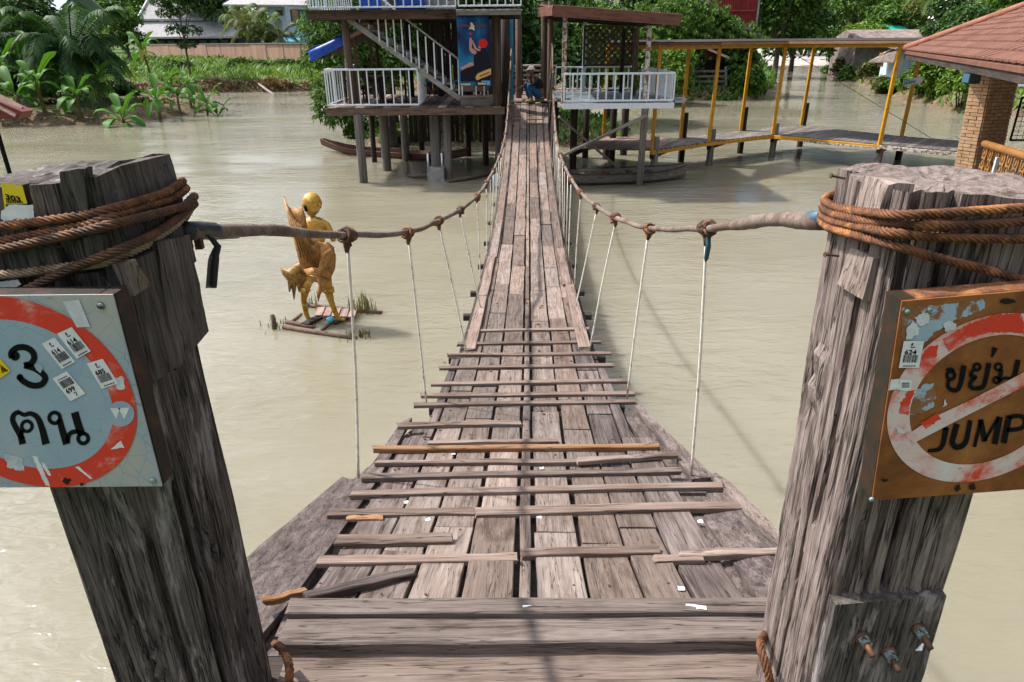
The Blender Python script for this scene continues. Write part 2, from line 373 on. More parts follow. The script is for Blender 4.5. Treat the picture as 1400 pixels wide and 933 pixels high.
tag(link('ground', mesh_np('ground', gv, np.stack([ii, ii + 1, ii + nx + 1, ii + nx], 1), True), m_ground), kind='structure')
# concrete ramp road running down to the water at the far end
m_ramp = blot('pale_ramp_concrete', (.45, .42, .40), (.33, .30, .28), .6, .4, .6, rough=.9)
rv = []
for y in np.arange(101.5, 165, 3.0):
    for k in range(6):
        x = 34.5 + (y - 101.5) * .24 + k * (13 + (y - 100) * .12) / 5; rv.append((x, y, gz(x, y) + .05))
rf = [(i * 6 + k, i * 6 + k + 1, i * 6 + k + 7, i * 6 + k + 6) for i in range(len(rv) // 6 - 1) for k in range(5)]
tag(put('road', rv, rf, m_ramp), kind='structure')
m_water, nt, b = newmat('muddy_water', rough=.06, spec=.5); b.inputs['IOR'].default_value = 1.33
nw = noi(nt, objvec(nt, (.10, .16, 1), False), 1, 5, .6, .3)
cn(nt, ramp(nt, nw, [(.3, (.178, .160, .112)), (.7, (.238, .217, .163))]), b.inputs['Base Color'])
w1 = noi(nt, objvec(nt, (.9, 2.6, 1), False), 1, 3, .55, .6); w2 = noi(nt, objvec(nt, (4.2, 9.5, 1), False), 1, 3, .5, .8)
wp = noi(nt, objvec(nt, (.12, .2, 1), False), 1, 3, .5)
hh = mth(nt, 'MULTIPLY', mth(nt, 'ADD', w1, mth(nt, 'MULTIPLY', w2, .45)), ramp(nt, wp, [(.38, (.16, .16, .16)), (.58, (1, 1, 1))]))
bump(nt, b, hh, .8, .065)
b.subsurface_method = 'BURLEY' if hasattr(b, 'subsurface_method') else None
b.inputs['Subsurface Weight'].default_value = 1.0; b.inputs['Subsurface Radius'].default_value = (1.0, .8, .5); b.inputs['Subsurface Scale'].default_value = .45
wx = [-3000, -200, -60, -20, 0, 20, 60, 200, 3000]; wy = [-500, -50, 0, 10, 20, 40, 60, 80, 130, 400]
wv = [(x, y, 0) for y in wy for x in wx]; wf = [(j * 9 + i, j * 9 + i + 1, j * 9 + i + 10, j * 9 + i + 9) for j in range(9) for i in range(8)]
tag(put('water', wv, wf, m_water, origin=(0, 0, 0)), kind='structure')
# ================================================================== SUSPENSION BRIDGE
br = thing('suspension_bridge', 'weathered plank footbridge sagging between cable handrails over muddy water', 'bridge', (.03, 1.5, 1.9))
def lane_pt(Y, off, dz=0): return Vector((cx(Y) + off, Y, zdeck(Y) + dz))
def plank(Y0, Y1, o0, o1, mat, th=.026, dz=0, rough=.004):
    oc = (o0 + o1) / 2; dz += rnd.uniform(-.005, .005)
    p = lane_pt(Y0 + .004, oc, dz - th / 2); q = lane_pt(Y1 - .004, oc + rnd.uniform(-.004, .004), dz - th / 2)
    n = max(2, min(6, int((Y1 - Y0) / .3)))
    return beam('plank', p, q, (o1 - o0) - rnd.uniform(.008, .018), th, mat, br, rough=rough, seg=n, var=rnd.randrange(99))
LANES = [(-.735, -.56, 5.2), (-.56, -.395, 99), (-.395, -.22, 99), (-.215, -.036, 99), (-.028, .028, 99), (.036, .215, 99), (.22, .395, 99), (.395, .56, 99), (.56, .735, 4.9)]
for li, (a, b_, ymax) in enumerate(LANES):
    Y = 1.48; k = 0
    while Y < min(20.4, ymax):
        L = rnd.uniform(.55, 1.0) if Y < 5 else rnd.uniform(.9, 2.1)
        Y1 = min(Y + L, 20.4, ymax)
        if 20.4 - Y1 < .5: Y1 = 20.4
        dark = (li in (0, 8)) or (li in (1, 7) and Y > 6 and rnd.random() < .3) or (li == 7 and 2.6 < Y < 5 and rnd.random() < .6)
        if li in (0, 8) and Y > 3.2: a2, b2 = (a + .1, b_) if li == 0 else (a, b_ - .1)
        else: a2, b2 = a, b_
        plank(Y, Y1, a2, b2, m_darkplank if dark else m_deck); Y = Y1
for o in (-.56, -.395, -.218, -.032, .032, .218, .395, .56):
    vv = []; Yl = [1.4 + .6 * i for i in range(32)]
    for Y in Yl:
        for dx, dz in ((-.04, -.085), (-.04, -.036), (.04, -.036), (.04, -.085)): vv.append(lane_pt(Y, o + dx, dz))
    put('bearer', vv, [(i * 4 + j, i * 4 + (j + 1) % 4, i * 4 + 4 + (j + 1) % 4, i * 4 + 4 + j) for i in range(31) for j in range(4)] + [(0, 3, 2, 1), (124, 125, 126, 127)], m_dark, br)
# flared outer boards at the near end (outline points picked on the deck surface)
def deck_poly(pts, mat, dz=.012, th=.03):
    P = [deck_pt(x, y) + Vector((0, 0, dz)) for x, y in pts]
    return quad_slab('plank', P, th, mat, br, up=(0, 0, 1))
deck_poly([(345, 880), (325, 772), (352, 747), (374, 728), (398, 709), (432, 680), (468, 650), (476, 653), (517, 653), (458, 736), (400, 816)], m_darkside, -.006)
deck_poly([(493, 656), (548, 577), (563, 570), (517, 654)], m_darkside, -.004)
deck_poly([(400, 818), (455, 742), (450, 745), (395, 812), (374, 860), (385, 862)], m_darkside, -.03)
deck_poly([(1040, 818), (1090, 818), (1085, 766), (1066, 747), (1030, 708), (992, 664), (966, 668), (962, 708), (1003, 768)], m_darkside, -.006)
deck_poly([(1068, 747), (1072, 738), (1000, 664), (978, 650), (972, 652), (1018, 706)], m_paleside, .016)
deck_poly([(946, 655), (978, 652), (895, 575), (872, 548), (868, 556), (905, 600)], m_darkside, .0)
deck_poly([(330, 880), (320, 760), (395, 716), (470, 656), (560, 580), (600, 560), (560, 640), (480, 760), (430, 880)], m_darkside, -.05, .04)
deck_poly([(1000, 880), (960, 740), (900, 620), (850, 556), (872, 556), (940, 622), (1000, 668), (1066, 748), (1090, 800), (1080, 880)], m_darkside, -.05, .04)
# raised edge boards along both sides farther out
for s in (-1, 1):
    Y = 5.4
    while Y < 20:
        L = rnd.uniform(1.6, 2.6); Y1 = min(Y + L, 20.2); o = s * (.50 if Y < 7.5 else .475)
        beam('edge_board', lane_pt(Y, o, .016), lane_pt(Y1 - .02, o, .016 + rnd.uniform(0, .008)), .10, .026, m_cleat if rnd.random() < .6 else m_deck, br, rough=.006, seg=3, var=rnd.randrange(99))
        Y = Y1
# cleats nailed across (pixel ends on the deck)
def cleat(x0, y0, x1, y1, wd=.05, th=.03, mat=None, lift=0, name='cleat', rough=.005, seg=5):
    p = deck_pt(x0, y0); q = deck_pt(x1, y1)
    dz = th / 2 + .004 + lift
    return beam(name, p + Vector((0, 0, dz)), q + Vector((0, 0, dz)), wd, th, mat or m_cleat, br, rough=rough, seg=seg, var=rnd.randrange(99))
for a in [(640, 455, 806, 452), (625, 473, 822, 470), (611, 488, 834, 486), (600, 506, 838, 502), (588, 528, 856, 524), (575, 544, 866, 541), (565, 557, 868, 552)]:
    cleat(*a, wd=.045, th=.022)
cleat(543, 585, 712, 582, .05, .024); cleat(585, 609, 762, 606, .03, .02)
cleat(510, 619, 902, 615, .04, .03, m_orange); cleat(515, 637, 800, 635, .035, .025); cleat(790, 637, 925, 628, .04, .025, lift=.01)
cleat(497, 657, 930, 648, .04, .025, m_deck); cleat(480, 681, 988, 669, .045, .027); cleat(450, 707, 648, 704, .045, .024); cleat(650, 706, 1012, 697, .05, .027)
cleat(475, 712, 525, 711, .03, .012, m_orange)
cleat(460, 746, 618, 743, .055, .03, m_cleat); cleat(436, 772, 706, 769, .042, .024); cleat(712, 762, 902, 757, .042, .023); cleat(895, 769, 960, 768, .04, .02, lift=-.002); cleat(928, 765, 1066, 762, .035, .028, m_deck, .004)
cleat(416, 822, 565, 790, .035, .028, m_darkplank); cleat(360, 832, 420, 816, .026, .02, m_orange, .012)
for y0, hw, th in ((145, .6, .03), (149, .62, .02), (155, .58, .02), (160, .6, .03), (165, .55, .02), (171, .55, .03)):
    p = deck_pt(724, y0); Y = p.y
    beam('cleat', lane_pt(Y, -hw, .03), lane_pt(Y, hw, .03), .04, th, m_bamboo, br, rough=.004, seg=3, var=rnd.randrange(9))
# three broad threshold boards at the near end, and joists under everything
def board_px(x0, ya, x1, yb, yc, th, z, mat, name='threshold_board'):
    p = at_z(x0, ya, z); q = at_z(x1, yb, z); r = at_z(x0, yc, z); wd = p.y - r.y; c = Vector((0, -wd / 2, -th / 2))
    return beam(name, p + c, q + c, wd, th, mat, br, rough=.003, seg=8, var=rnd.randrange(99))
board_px(400, 817, 1049, 815, 838, .035, 1.935, m_deck); board_px(391, 845, 1048, 840, 880, .05, 1.915, m_deck)
board_px(396, 891, 1050, 884, 985, .05, 1.87, m_deck)
for k in range(5): beam('threshold_board', Vector((-.72, .93 - k * .21, 1.845)), Vector((.80, .93 - k * .21, 1.845)), .195, .05, m_deck, br, rough=.003, seg=6, var=k)
beam('joist', (-.95, 1.42, 1.79), (1.0, 1.42, 1.79), .12, .12, m_dark, br, seg=3, rough=.004)
beam('joist', (-.95, .3, 1.75), (1.0, .3, 1.75), .12, .12, m_dark, br, seg=3, rough=.004)
# handrails: (pixel, depth) along each side
HL = [(2.42, 474, 322), (3.85, 558, 318), (5.1, 600, 302), (6.4, 629, 287), (7.7, 652, 269), (9.0, 665, 251), (10.3, 675, 233), (11.6, 683, 214), (12.9, 688, 198), (14.2, 691, 184), (15.5, 693, 166), (16.8, 694.5, 147), (18.1, 696, 124), (19.4, 697.5, 98), (20.6, 699, 66)]
HR = [(2.42, 967, 313), (3.85, 887, 312), (5.1, 842, 298), (6.4, 816, 283), (7.7, 794, 264), (9.0, 781, 245), (10.3, 772, 228), (11.6, 766, 212), (12.9, 762, 196), (14.2, 760, 182), (15.5, 758.5, 164), (16.8, 757, 145), (18.1, 756.5, 122), (19.4, 756, 96), (20.6, 755, 62)]
def lashing_mesh(seed):
    rr = random.Random(seed); mb = MB()
    for k in range(6):
        x0 = -.05 + .02 * k + rr.uniform(-.01, .01); tilt = rr.uniform(-.9, .9); R0 = rr.uniform(.022, .034); sq_ = rr.uniform(.8, 1.2); off = rr.uniform(-.008, .004)
        pts = [(x0 + tilt * R0 * math.sin(a + k), R0 * sq_ * math.cos(a), R0 * math.sin(a) + off + .003 * math.sin(a * 3 + k)) for a in [2 * math.pi * i / 10 for i in range(11)]]
        mb.tube(pts, rr.uniform(.005, .0095), 5)
    for k in range(5):
        c = Vector((rr.uniform(-.045, .045), rr.uniform(-.025, .025), rr.uniform(-.042, -.015))); d = Vector((rr.uniform(-1, 1), rr.uniform(-1, 1), rr.uniform(-1, .6))).normalized() * rr.uniform(.012, .024); mb.tube([c - d, c - d * .3, c + d * .4, c + d], [.006, .012, .011, .004], 6)
    mb.tube([(rr.uniform(-.02, .02), rr.uniform(-.02, .02), -.02), (0, 0, -.05), (.006, .004, -.075)], [.012, .016, .008], 6)
    return mesh('lashing', mb.v, mb.f, True)
lash = [lashing_mesh(i) for i in range(5)]
m_rail = wood('grey_brown_rail', (.05, .035, .027), (.17, .125, .10), (.31, .25, .21), bmp=.5, stain=(.12, .07, .05), sf=(.5, .6), vary=.1)
FEET = {-1: [(490, 653), (583, 551), (638, 483), (658, 425)], 1: [(945, 650), (857, 546), (806, 480), (786, 424)]}
for side, Hs in ((-1, HL), (1, HR)):
    for i, p in enumerate(FEET[side]): Hs[i] = (deck_pt(*p).y, *Hs[i][1:])
for side, Hs, start in ((-1, HL, (263, 316, 1.40)), (1, HR, (1127, 301, 1.42))):
    pts = [at_y(start[0], start[1], start[2])]
    if side == -1: pts += [at_y(360, 318, 1.85)]
    else: pts += [at_y(1050, 303, 1.85)]
    tops = [at_y(x, y, Y) for Y, x, y in Hs]; pts += tops
    path = catmull(pts, .11)
    wob = [p + Vector((noise.noise(p * 1.7) * .007, 0, noise.noise(p * 2.3 + Vector((5, 0, 0))) * .009)) for p in path]
    rad = [((.0168 + .002 * (side > 0)) if p.y < 2.4 else .016 if p.y < 5 else .02) * (1 + .12 * noise.noise(p * 9)) for p in path]
    for i, p in enumerate(path):
        if p.y < 2.4 and i % 4 == 2: rad[i] *= 1.13
    rb = MB().tube(wob, rad, 10); rail = rb.build('handrail', m_rail, br, True)
    for i, (t, (Y, x, y)) in enumerate(zip(tops, Hs)):
        d = (tops[min(i + 1, len(tops) - 1)] - tops[max(i - 1, 0)])
        sub = link('lashing', withmat(lash[i % 5], m_rust if i % 3 else m_rustdark), None, rail, Matrix.Translation(t) @ axes(Vector(), d))
        o = side * (.70 if i == 0 else .66 if i == 1 else .56)
        foot = lane_pt(Y, o, -.01); foot.x = foot.x if i > 2 else foot.x
        if i < 4: foot = deck_pt(*FEET[side][i])
        mid = t.lerp(foot, .5) + Vector((rnd.uniform(-.008, .008), rnd.uniform(-.02, .02), 0))
        hb = MB().tube(catmull([t - Vector((0, 0, .03)), mid, foot], .15), .0072 if i < 5 else .0085, 7)
        hb.build('hanger', m_rodwhite if i < 11 else m_bamboo, br, True)
        if i > 4:   # thin secondary stays between the main ones
            t2 = t.lerp(tops[min(i + 1, len(tops) - 1)], .5); f2 = lane_pt(min(Y + rnd.uniform(-.2, 1.0), 20.3), o * .98, 0)
            rod('hanger', t2, f2, .006, m_bamboo if i > 8 else m_rodwhite, br, 5)
    for Y in [h[0] for h in Hs]:
        beam('joist', lane_pt(Y, -.68, -.07), lane_pt(Y, .68, -.07), .07, .06, m_dark, br) if side == 1 else None
    # taped end, dangling rubber strip
    a, b_ = path[0], path[3]
    if side == -1:
        p0 = at_y(248, 317, 1.38)
        MB().tube([p0, p0.lerp(at_y(292, 317, 1.5), .5) + Vector((0, 0, .004)), at_y(292, 317, 1.5)], [.022, .019, .021], 10).build('tape_wrap', m_rubber, rail, True)
        MB().tube([at_y(284, 317, 1.49), at_y(322, 317, 1.66)], [.0188, .018], 10).build('tape_wrap', m_bluetape, rail, True)
        q = at_y(288, 325, 1.46); k = [q + Vector((0, 0, 0)), q + Vector((.012, 0, -.02)), at_y(293, 350, 1.46), at_y(289, 394, 1.46)]
        v = []
        for i, p in enumerate(catmull(k, .012)):
            t = i / 14; wd = .006 + .006 * min(1, i / 4); v += [p + Vector((-wd, -.002, 0)), p + Vector((wd, -.002, .0)), p + Vector((wd, .002, 0)), p + Vector((-wd, .002, 0))]
        n = len(v) // 4; f = [(i * 4 + j, i * 4 + (j + 1) % 4, i * 4 + 4 + (j + 1) % 4, i * 4 + 4 + j) for i in range(n - 1) for j in range(4)] + [(0, 1, 2, 3), (n * 4 - 4, n * 4 - 1, n * 4 - 2, n * 4 - 3)]
        put('rubber_strip', v, f, m_rubber, rail, True)
        for px in (257, 272):
            MB().box(at_y(px, 331, 1.42), (.014, .014, .03)).build('clamp_bolt', m_rustdark, rail)
    else:
        t = tops[0]
        MB().tube([t + Vector((-.012 + .004 * math.sin(i), .028 * math.cos(i * .7), .028 * math.sin(i * .7))) for i in range(10)], .008, 6).build('tape_wrap', m_rubber, rail, True)
        MB().tube([t + Vector((0, -.028, -.015)), t + Vector((.002, -.034, -.07)), t + Vector((.001, -.03, -.125)), t + Vector((0, -.028, -.14))], [.009, .0125, .011, .004], 8).build('rubber_strip', m_teal, rail, True)
        MB().tube([at_y(1092, 303, 1.60), at_y(1128, 300, 1.42)], [.0202, .0212], 10).build('tape_wrap', m_bluetape, rail, True)
nb = MB()
for k in range(210):
    Y = 1.55 + 5.5 * rnd.random() ** 1.5; li = rnd.randrange(9); a, b_, ym = LANES[li]
    if Y > ym: continue
    p = lane_pt(Y, rnd.uniform(a + .015, b_ - .015), .0025); v, f = tube_geo([p, p + Vector((0, 0, .0035))], max(.0045, .0025 * Y), 6); nb.add(v, f)
nl = nb.build('nail_heads', m_rustdark, br); nl['kind'] = 'stuff'
# bits of litter on the planks
SCR = [(620, 623, 'between two cleats near the left railing'), (556, 689, 'lying left of a long cleat near the left edge'), (585, 713, 'just below a cleat on the left'), (737, 710, 'on the centre line beside a cleat'), (957, 716, 'on the dark right boards'), (931, 807, 'printed, beside the right end of the threshold'), (728, 843, 'long, wedged between the threshold boards'),
       (950, 842, 'short, wedged between the threshold boards on the right'), (740, 642, 'folded on the narrow middle plank')]
for i, (x, y, s) in enumerate(SCR):
    p = deck_pt(x, y) + Vector((0, 0, .006 if y < 820 else .03)); L = .022 if y not in (843, 842) else .06; wd = rnd.uniform(.007, .012) if L < .05 else .008
    a = rnd.uniform(-.4, .4); ux = Vector((math.cos(a), math.sin(a), 0)); uy = Vector((-math.sin(a), math.cos(a), 0)); v = []
    for j in range(4):
        for k in (-1, 1):
            v.append(p + ux * L * (j / 3 - .5) + uy * wd * k * rnd.uniform(.7, 1.1) + Vector((0, 0, rnd.uniform(0, .008))))
    v += [q - Vector((0, 0, .0015)) for q in v]
    f = [(j * 2, j * 2 + 2, j * 2 + 3, j * 2 + 1) for j in range(3)] + [(8 + j * 2, 8 + j * 2 + 1, 8 + j * 2 + 3, 8 + j * 2 + 2) for j in range(3)] + [(0, 1, 9, 8), (6, 14, 15, 7)] + [(j * 2, 8 + j * 2, 10 + j * 2, 2 + j * 2) for j in range(3)] + [(1 + j * 2, 3 + j * 2, 11 + j * 2, 9 + j * 2) for j in range(3)]
    tag(put('paper_scrap', v, f, m_paper), 'white paper scrap ' + s, 'paper scrap', 'paper scraps on the bridge planks')
# ================================================================== NEAR POSTS
def perim(cs, n):
    L = [(Vector(cs[(i + 1) % 4]) - Vector(cs[i])).length for i in range(4)]; tot = sum(L); out = []
    for k in range(n):
        s = tot * k / n; i = 0
        while s > L[i]: s -= L[i]; i += 1
        a, b = Vector(cs[i]), Vector(cs[(i + 1) % 4]); out.append((a.lerp(b, s / L[i]), i, s / L[i], tot * k / n))
    return out
def rough_post(name, mat, parent, cs_bot, cs_top, z0, z1, seed, N=230, rows=150, corner=.03, cracks=(), topfn=None, knots=(), amp=1.):
    A, B = perim(cs_bot, N), perim(cs_top, N); v = []; f = []; tot = A[-1][3]
    ctr0 = sum((Vector(c) for c in cs_bot), Vector((0, 0))) / 4; ctr1 = sum((Vector(c) for c in cs_top), Vector((0, 0))) / 4
    for r in range(rows + 1):
        t = r / rows; ctr = ctr0.lerp(ctr1, t)
        for k in range(N):
            p = A[k][0].lerp(B[k][0], t); e = A[k][2]; u = A[k][3]; zt = z1 + (topfn(p.x, p.y) if topfn else 0); z = z0 + (zt - z0) * t
            dirc = (p - ctr); inn = 0.
            ce = min(e, 1 - e); inn += max(0, .16 - ce) ** 2 * corner * 25
            uu = u + .012 * noise.noise(Vector((u * 6, z * 1.7, seed)))
            g = noise.noise(Vector((uu * 70, z * 1.3, seed))); g2 = noise.noise(Vector((uu * 28, z * .8, seed + 9)))
            inn += amp * (.0045 * max(0, g) ** .8 + .007 * max(0, g2 - .1) + .004 * noise.noise(Vector((u * 5, z * 3, seed + 3))))
            for (cu, za, zb, dep, wd) in cracks:
                if za < z < zb:
                    cc = cu + .02 * noise.noise(Vector((z * 3, cu * 9, 1))); q = abs(uu - cc) / wd
                    if q < 1: inn += 1.7 * dep * (1 - q) ** .6 * min(1, (z - za) / .06, (zb - z) / .06)
            for (ku, kz, kr) in knots:
                dd = math.hypot((u - ku) / kr, (z - kz) / (kr * 2.2))
                if dd < 1.6: inn += .014 * math.cos(min(dd, 1.6) / 1.6 * math.pi * 2.5) * (1 - dd / 1.6)
            p = p - dirc.normalized() * inn; v.append((p.x, p.y, z))
    for r in range(rows):
        for k in range(N): f.append((r * N + k, r * N + (k + 1) % N, (r + 1) * N + (k + 1) % N, (r + 1) * N + k))
    base = rows * N; prev = [base + k for k in range(N)]; ctr = ctr1
    for q in (.8, .58, .36, .15):
        cur = []
        for k in range(N):
            x, y, z = v[base + k]; x = ctr.x + (x - ctr.x) * q; y = ctr.y + (y - ctr.y) * q
            h = z1 + (topfn(x, y) if topfn else 0) + amp * (.005 * noise.noise(Vector((x * 70, y * 40, seed))) + .009 * noise.noise(Vector((x * 18, y * 18, seed))))
            v.append((x, y, h)); cur.append(len(v) - 1)
        for k in range(N): f.append((prev[k], prev[(k + 1) % N], cur[(k + 1) % N], cur[k]))
        prev = cur
    f.append(tuple(prev))
    return put(name, v, f, mat, parent, False)
def rough_slab(name, P, mat, parent, seed=0, nx=10, amp=.004, origin=None):
    """hexahedron from 8 world corners (front 4 then back 4, each bottom-left, bottom-right, top-right, top-left), worn edges"""
    P = [Vector(p) for p in P]; v = []; f = []; ny = nx
    def tri(u, w_, s):
        fr = P[0].lerp(P[1], u).lerp(P[3].lerp(P[2], u), w_); bk = P[4].lerp(P[5], u).lerp(P[7].lerp(P[6], u), w_); return fr.lerp(bk, s)
    loop = [(u, 0) for u in (0, .33, .67, 1)] + [(1, s) for s in (.5, 1)] + [(u, 1) for u in (.67, .33, 0)] + [(0, .5)]
    n = len(loop)
    for j in range(ny + 1):
        for (u, s) in loop:
            p = tri(u, j / ny, s); q = Vector((noise.noise(p * 22 + Vector((seed, 0, 0))), noise.noise(p * 22 + Vector((0, seed, 7))), noise.noise(p * 16 + Vector((3, 0, seed)))))
            if j in (0, ny): q.z += 1.6 * noise.noise(p * 55 + Vector((seed, 1, 2)))
            v.append(p + q * amp)
    for j in range(ny):
        for k in range(n): f.append((j * n + k, j * n + (k + 1) % n, (j + 1) * n + (k + 1) % n, (j + 1) * n + k))
    f.append(tuple(range(n))[::-1]); f.append(tuple(ny * n + k for k in range(n)))
    o = put(name, v, f, mat, parent)
    return o
lp = thing('wooden_post', 'dark weathered timber post carrying the round number sign', 'post', (-.80, 1.27, 1.85), 'timber posts holding the bridge cables')
rp = thing('wooden_post', 'grey timber post with bolted foot block and rusty no jumping sign', 'post', (.82, 1.27, 1.85), 'timber posts holding the bridge cables')
def topL(x, y): return -.010 + (x + .8) * .06
rough_post('shaft', m_postdark, lp, [(-.935, 1.14), (-.660, 1.14), (-.640, 1.40), (-.935, 1.40)], [(-.945, 1.14), (-.685, 1.14), (-.700, 1.40), (-.94, 1.41)], -.8, 3.298, 11,
           cracks=[(.10, 1.5, 2.55, .02, .008), (.29, 1.7, 2.7, .024, .009), (.46, 1.9, 2.75, .02, .008), (.02, 1.6, 2.4, .016, .007), (.15, 2.95, 3.4, .02, .008), (.05, 3.0, 3.4, .018, .007), (.19, 1.6, 2.6, .016, .012), (.33, 1.8, 2.75, .014, .01), (.40, 2.3, 2.9, .02, .009), (.06, 1.8, 2.3, .012, .01)], topfn=topL, knots=[(.36, 2.45, .03), (.12, 2.2, .025)], corner=.016)
rough_post('shaft', m_post, rp, [(.705, 1.14), (.985, 1.14), (.985, 1.41), (.722, 1.41)], [(.662, 1.14), (.94, 1.14), (.94, 1.42), (.655, 1.41)], -.8, 3.268, 23,
           cracks=[(.97, 1.6, 2.7, .018, .007), (.80, 1.7, 2.5, .016, .007), (1.0, 2.5, 3.2, .02, .008), (.22, 1.7, 2.6, .02, .008), (.13, 1.9, 2.75, .035, .013), (.045, 1.8, 2.6, .014, .009), (.09, 2.0, 2.8, .012, .008), (.19, 1.9, 2.7, .014, .01), (.84, 2.2, 2.9, .018, .012), (.92, 1.7, 2.5, .012, .009), (.87, 2.7, 3.3, .02, .012), (.02, 2.9, 3.4, .025, .012), (.09, 3.0, 3.4, .02, .011), (.79, 2.0, 2.6, .012, .008)],
           topfn=lambda x, y: -.01 + .02 * noise.noise(Vector((x * 9, y * 9, 2))), knots=[(.90, 2.83, .035), (.2, 2.35, .03)], corner=.026, amp=1.15)
def px_slab(name, quad, Yf, Yb, mat, parent, seed, dx=0, amp=.004):
    P = [at_y(x, y, Yf) for x, y in quad]; Q = [p + Vector((dx, Yb - Yf, 0)) for p in P]
    return rough_slab(name, P + Q, mat, parent, seed, amp=amp)
# nailed slabs on the dark post: quad order bottom-left, bottom-right, top-right, top-left
px_slab('nailed_slab', [(88, 305), (122, 300), (116, 232), (80, 232)], 1.128, 1.152, m_slab, lp, 1)
rough_slab('nailed_slab', [(-.676, 1.135, 3.08), (-.668, 1.40, 3.08), (-.678, 1.40, 3.300), (-.682, 1.135, 3.303), (-.72, 1.15, 3.12), (-.72, 1.385, 3.12), (-.735, 1.385, 3.296), (-.73, 1.15, 3.30)], m_slab, lp, 3, amp=.006)
def inner_slab(name, q, mat, parent, seed, off=0, th=.04, amp=.003):
    """slab nailed on the faces of the dark post: bottom-left, bottom-right, top-right, top-left pixels"""
    P = [surf(x, y, -.655 + off, 1.128 - off) for x, y in q]
    return rough_slab(name, P + [p + Vector((-th, th * .3, 0)) for p in P], mat, parent, seed, amp=amp)
inner_slab('nailed_slab', [(204, 526), (243, 500), (212, 345), (168, 362)], m_slab, lp, 6, .010)
inner_slab('nailed_slab', [(241, 506), (286, 452), (258, 322), (214, 330)], m_slab, lp, 4, .006)
inner_slab('nailed_slab', [(184, 405), (207, 391), (186, 355), (166, 362)], m_block, lp, 5, .022, .02, .002)
px_slab('nailed_slab', [(118, 402), (160, 402), (136, 372), (104, 376)], 1.125, 1.15, m_slab, lp, 8)
px_slab('nailed_slab', [(108, 372), (150, 352), (140, 322), (96, 330)], 1.122, 1.15, m_slab, lp, 9)
px_slab('nailed_slab', [(20, 380), (90, 372), (78, 338), (10, 345)], 1.122, 1.15, m_slab, lp, 10)
# blocks and foot slab on the grey post
rough_slab('nailed_block', [(.645, 1.19, 3.185), (.70, 1.185, 3.18), (.698, 1.185, 3.268), (.655, 1.19, 3.272), (.65, 1.28, 3.18), (.70, 1.28, 3.18), (.70, 1.28, 3.262), (.655, 1.28, 3.268)], m_block, rp, 11, amp=.004)
rough_slab('nailed_block', [(.648, 1.185, 3.055), (.70, 1.18, 3.05), (.70, 1.18, 3.135), (.655, 1.185, 3.135), (.648, 1.285, 3.05), (.70, 1.285, 3.05), (.70, 1.285, 3.13), (.66, 1.285, 3.13)], m_block, rp, 12, amp=.004)
fa, fb, fc, fd = at_y(1112, 955, 1.118), at_y(1270, 955, 1.118), at_y(1296, 815, 1.118), at_y(1142, 827, 1.118)
fa.z = fb.z = 1.6; fa.x, fb.x = fd.x + .012, fc.x + .01
rough_slab('foot_block', [fa, fb, fc, fd, fa + Vector((-.012, .16, 0)), fb + Vector((0, .05, 0)), fc + Vector((0, .05, 0)), fd + Vector((-.012, .16, .012))], m_postdark, rp, 13, nx=14, amp=.004)
for (x, y) in ((1180, 873), (1215, 893), (1257, 862)):
    p = at_y(x, y, 1.113); nb = MB(); v, f = tube_geo([p + Vector((0, .004, 0)), p + Vector((0, -.018, 0))], .0125, 6); nut = MB().add(v, f).build('nut', m_nut, rp)
    MB().tube([p, p + Vector((0, -.045, -.004))], .0068, 8).build('bolt_end', m_rustdark, nut, True)
    MB().tube([p + Vector((0, .006, 0)), p + Vector((0, -.002, 0))], .0165, 12).build('washer', m_rustdark, nut, True)
p = at_y(1262, 880, 1.085); MB().tube([p, p + Vector((-.006, -.004, -.012)), p + Vector((-.012, 0, -.02))], [.002, .005, .001], 5).build('plastic_shred', m_paper, rp)
for (x, y, Y, d) in ((1146, 243, 1.2, (-.012, 0, .003)), (1138, 349, 1.2, (-.014, -.003, .002))):
    q = at_y(x, y, Y); MB().tube([q + Vector((.012, 0, -.002)), q + Vector(d)], [.0022, .0022], 6).tube([q + Vector(d), q + Vector(d) * 1.15], [.005, .005], 6).build('nail', m_rustdark, rp)
# steel wire rope wound round each post (six strands twisted)
def wire_geo(pts, r, pitch, ns=6, step=.0075):
    path = catmull(pts, step); path, T, N = frames(path); s = 0; v = []; f = []; acc = [0]
    for i in range(1, len(path)): acc.append(acc[-1] + (path[i] - path[i - 1]).length)
    n = 5
    for k in range(ns):
        ph = 2 * math.pi * k / ns; base = len(v)
        for i, p in enumerate(path):
            b = T[i].cross(N[i]); a = ph + acc[i] / pitch * 2 * math.pi; c = N[i] * math.cos(a) + b * math.sin(a); d = -N[i] * math.sin(a) + b * math.cos(a)
            q = p + c * r * .62
            for j in range(n):
                g = 2 * math.pi * j / n; v.append(q + (c * math.cos(g) + d * math.sin(g)) * r * .42)
        for i in range(len(path) - 1):
            for j in range(n): f.append((base + i * n + j, base + i * n + (j + 1) % n, base + (i + 1) * n + (j + 1) % n, base + (i + 1) * n + j))
    return v, f
def winding(name, label, loops, mats, par_loc):
    t = thing(name, label, 'steel cable', par_loc, 'rusty cables wound round the posts')
    for pts, m, r in zip(loops, mats, (.0088,) * 9):
        v, f = wire_geo(pts, r, .07); put('cable_turn', v, f, m, t, True)
    return t
def loopL(px, off, zb):
    P = [surf(x, y, -.666 + off, 1.122 - off) for x, y in px]; a, e = P[0], P[-1]
    return [Vector((-.97, 1.42, zb)), Vector((-.975, 1.28, zb)), Vector((-.96, 1.14, a.z))] + P + [Vector((e.x - .012, max(e.y + .02, 1.425), e.z + .003)), Vector((-.76, 1.445, zb)), Vector((-.86, 1.445, zb))]
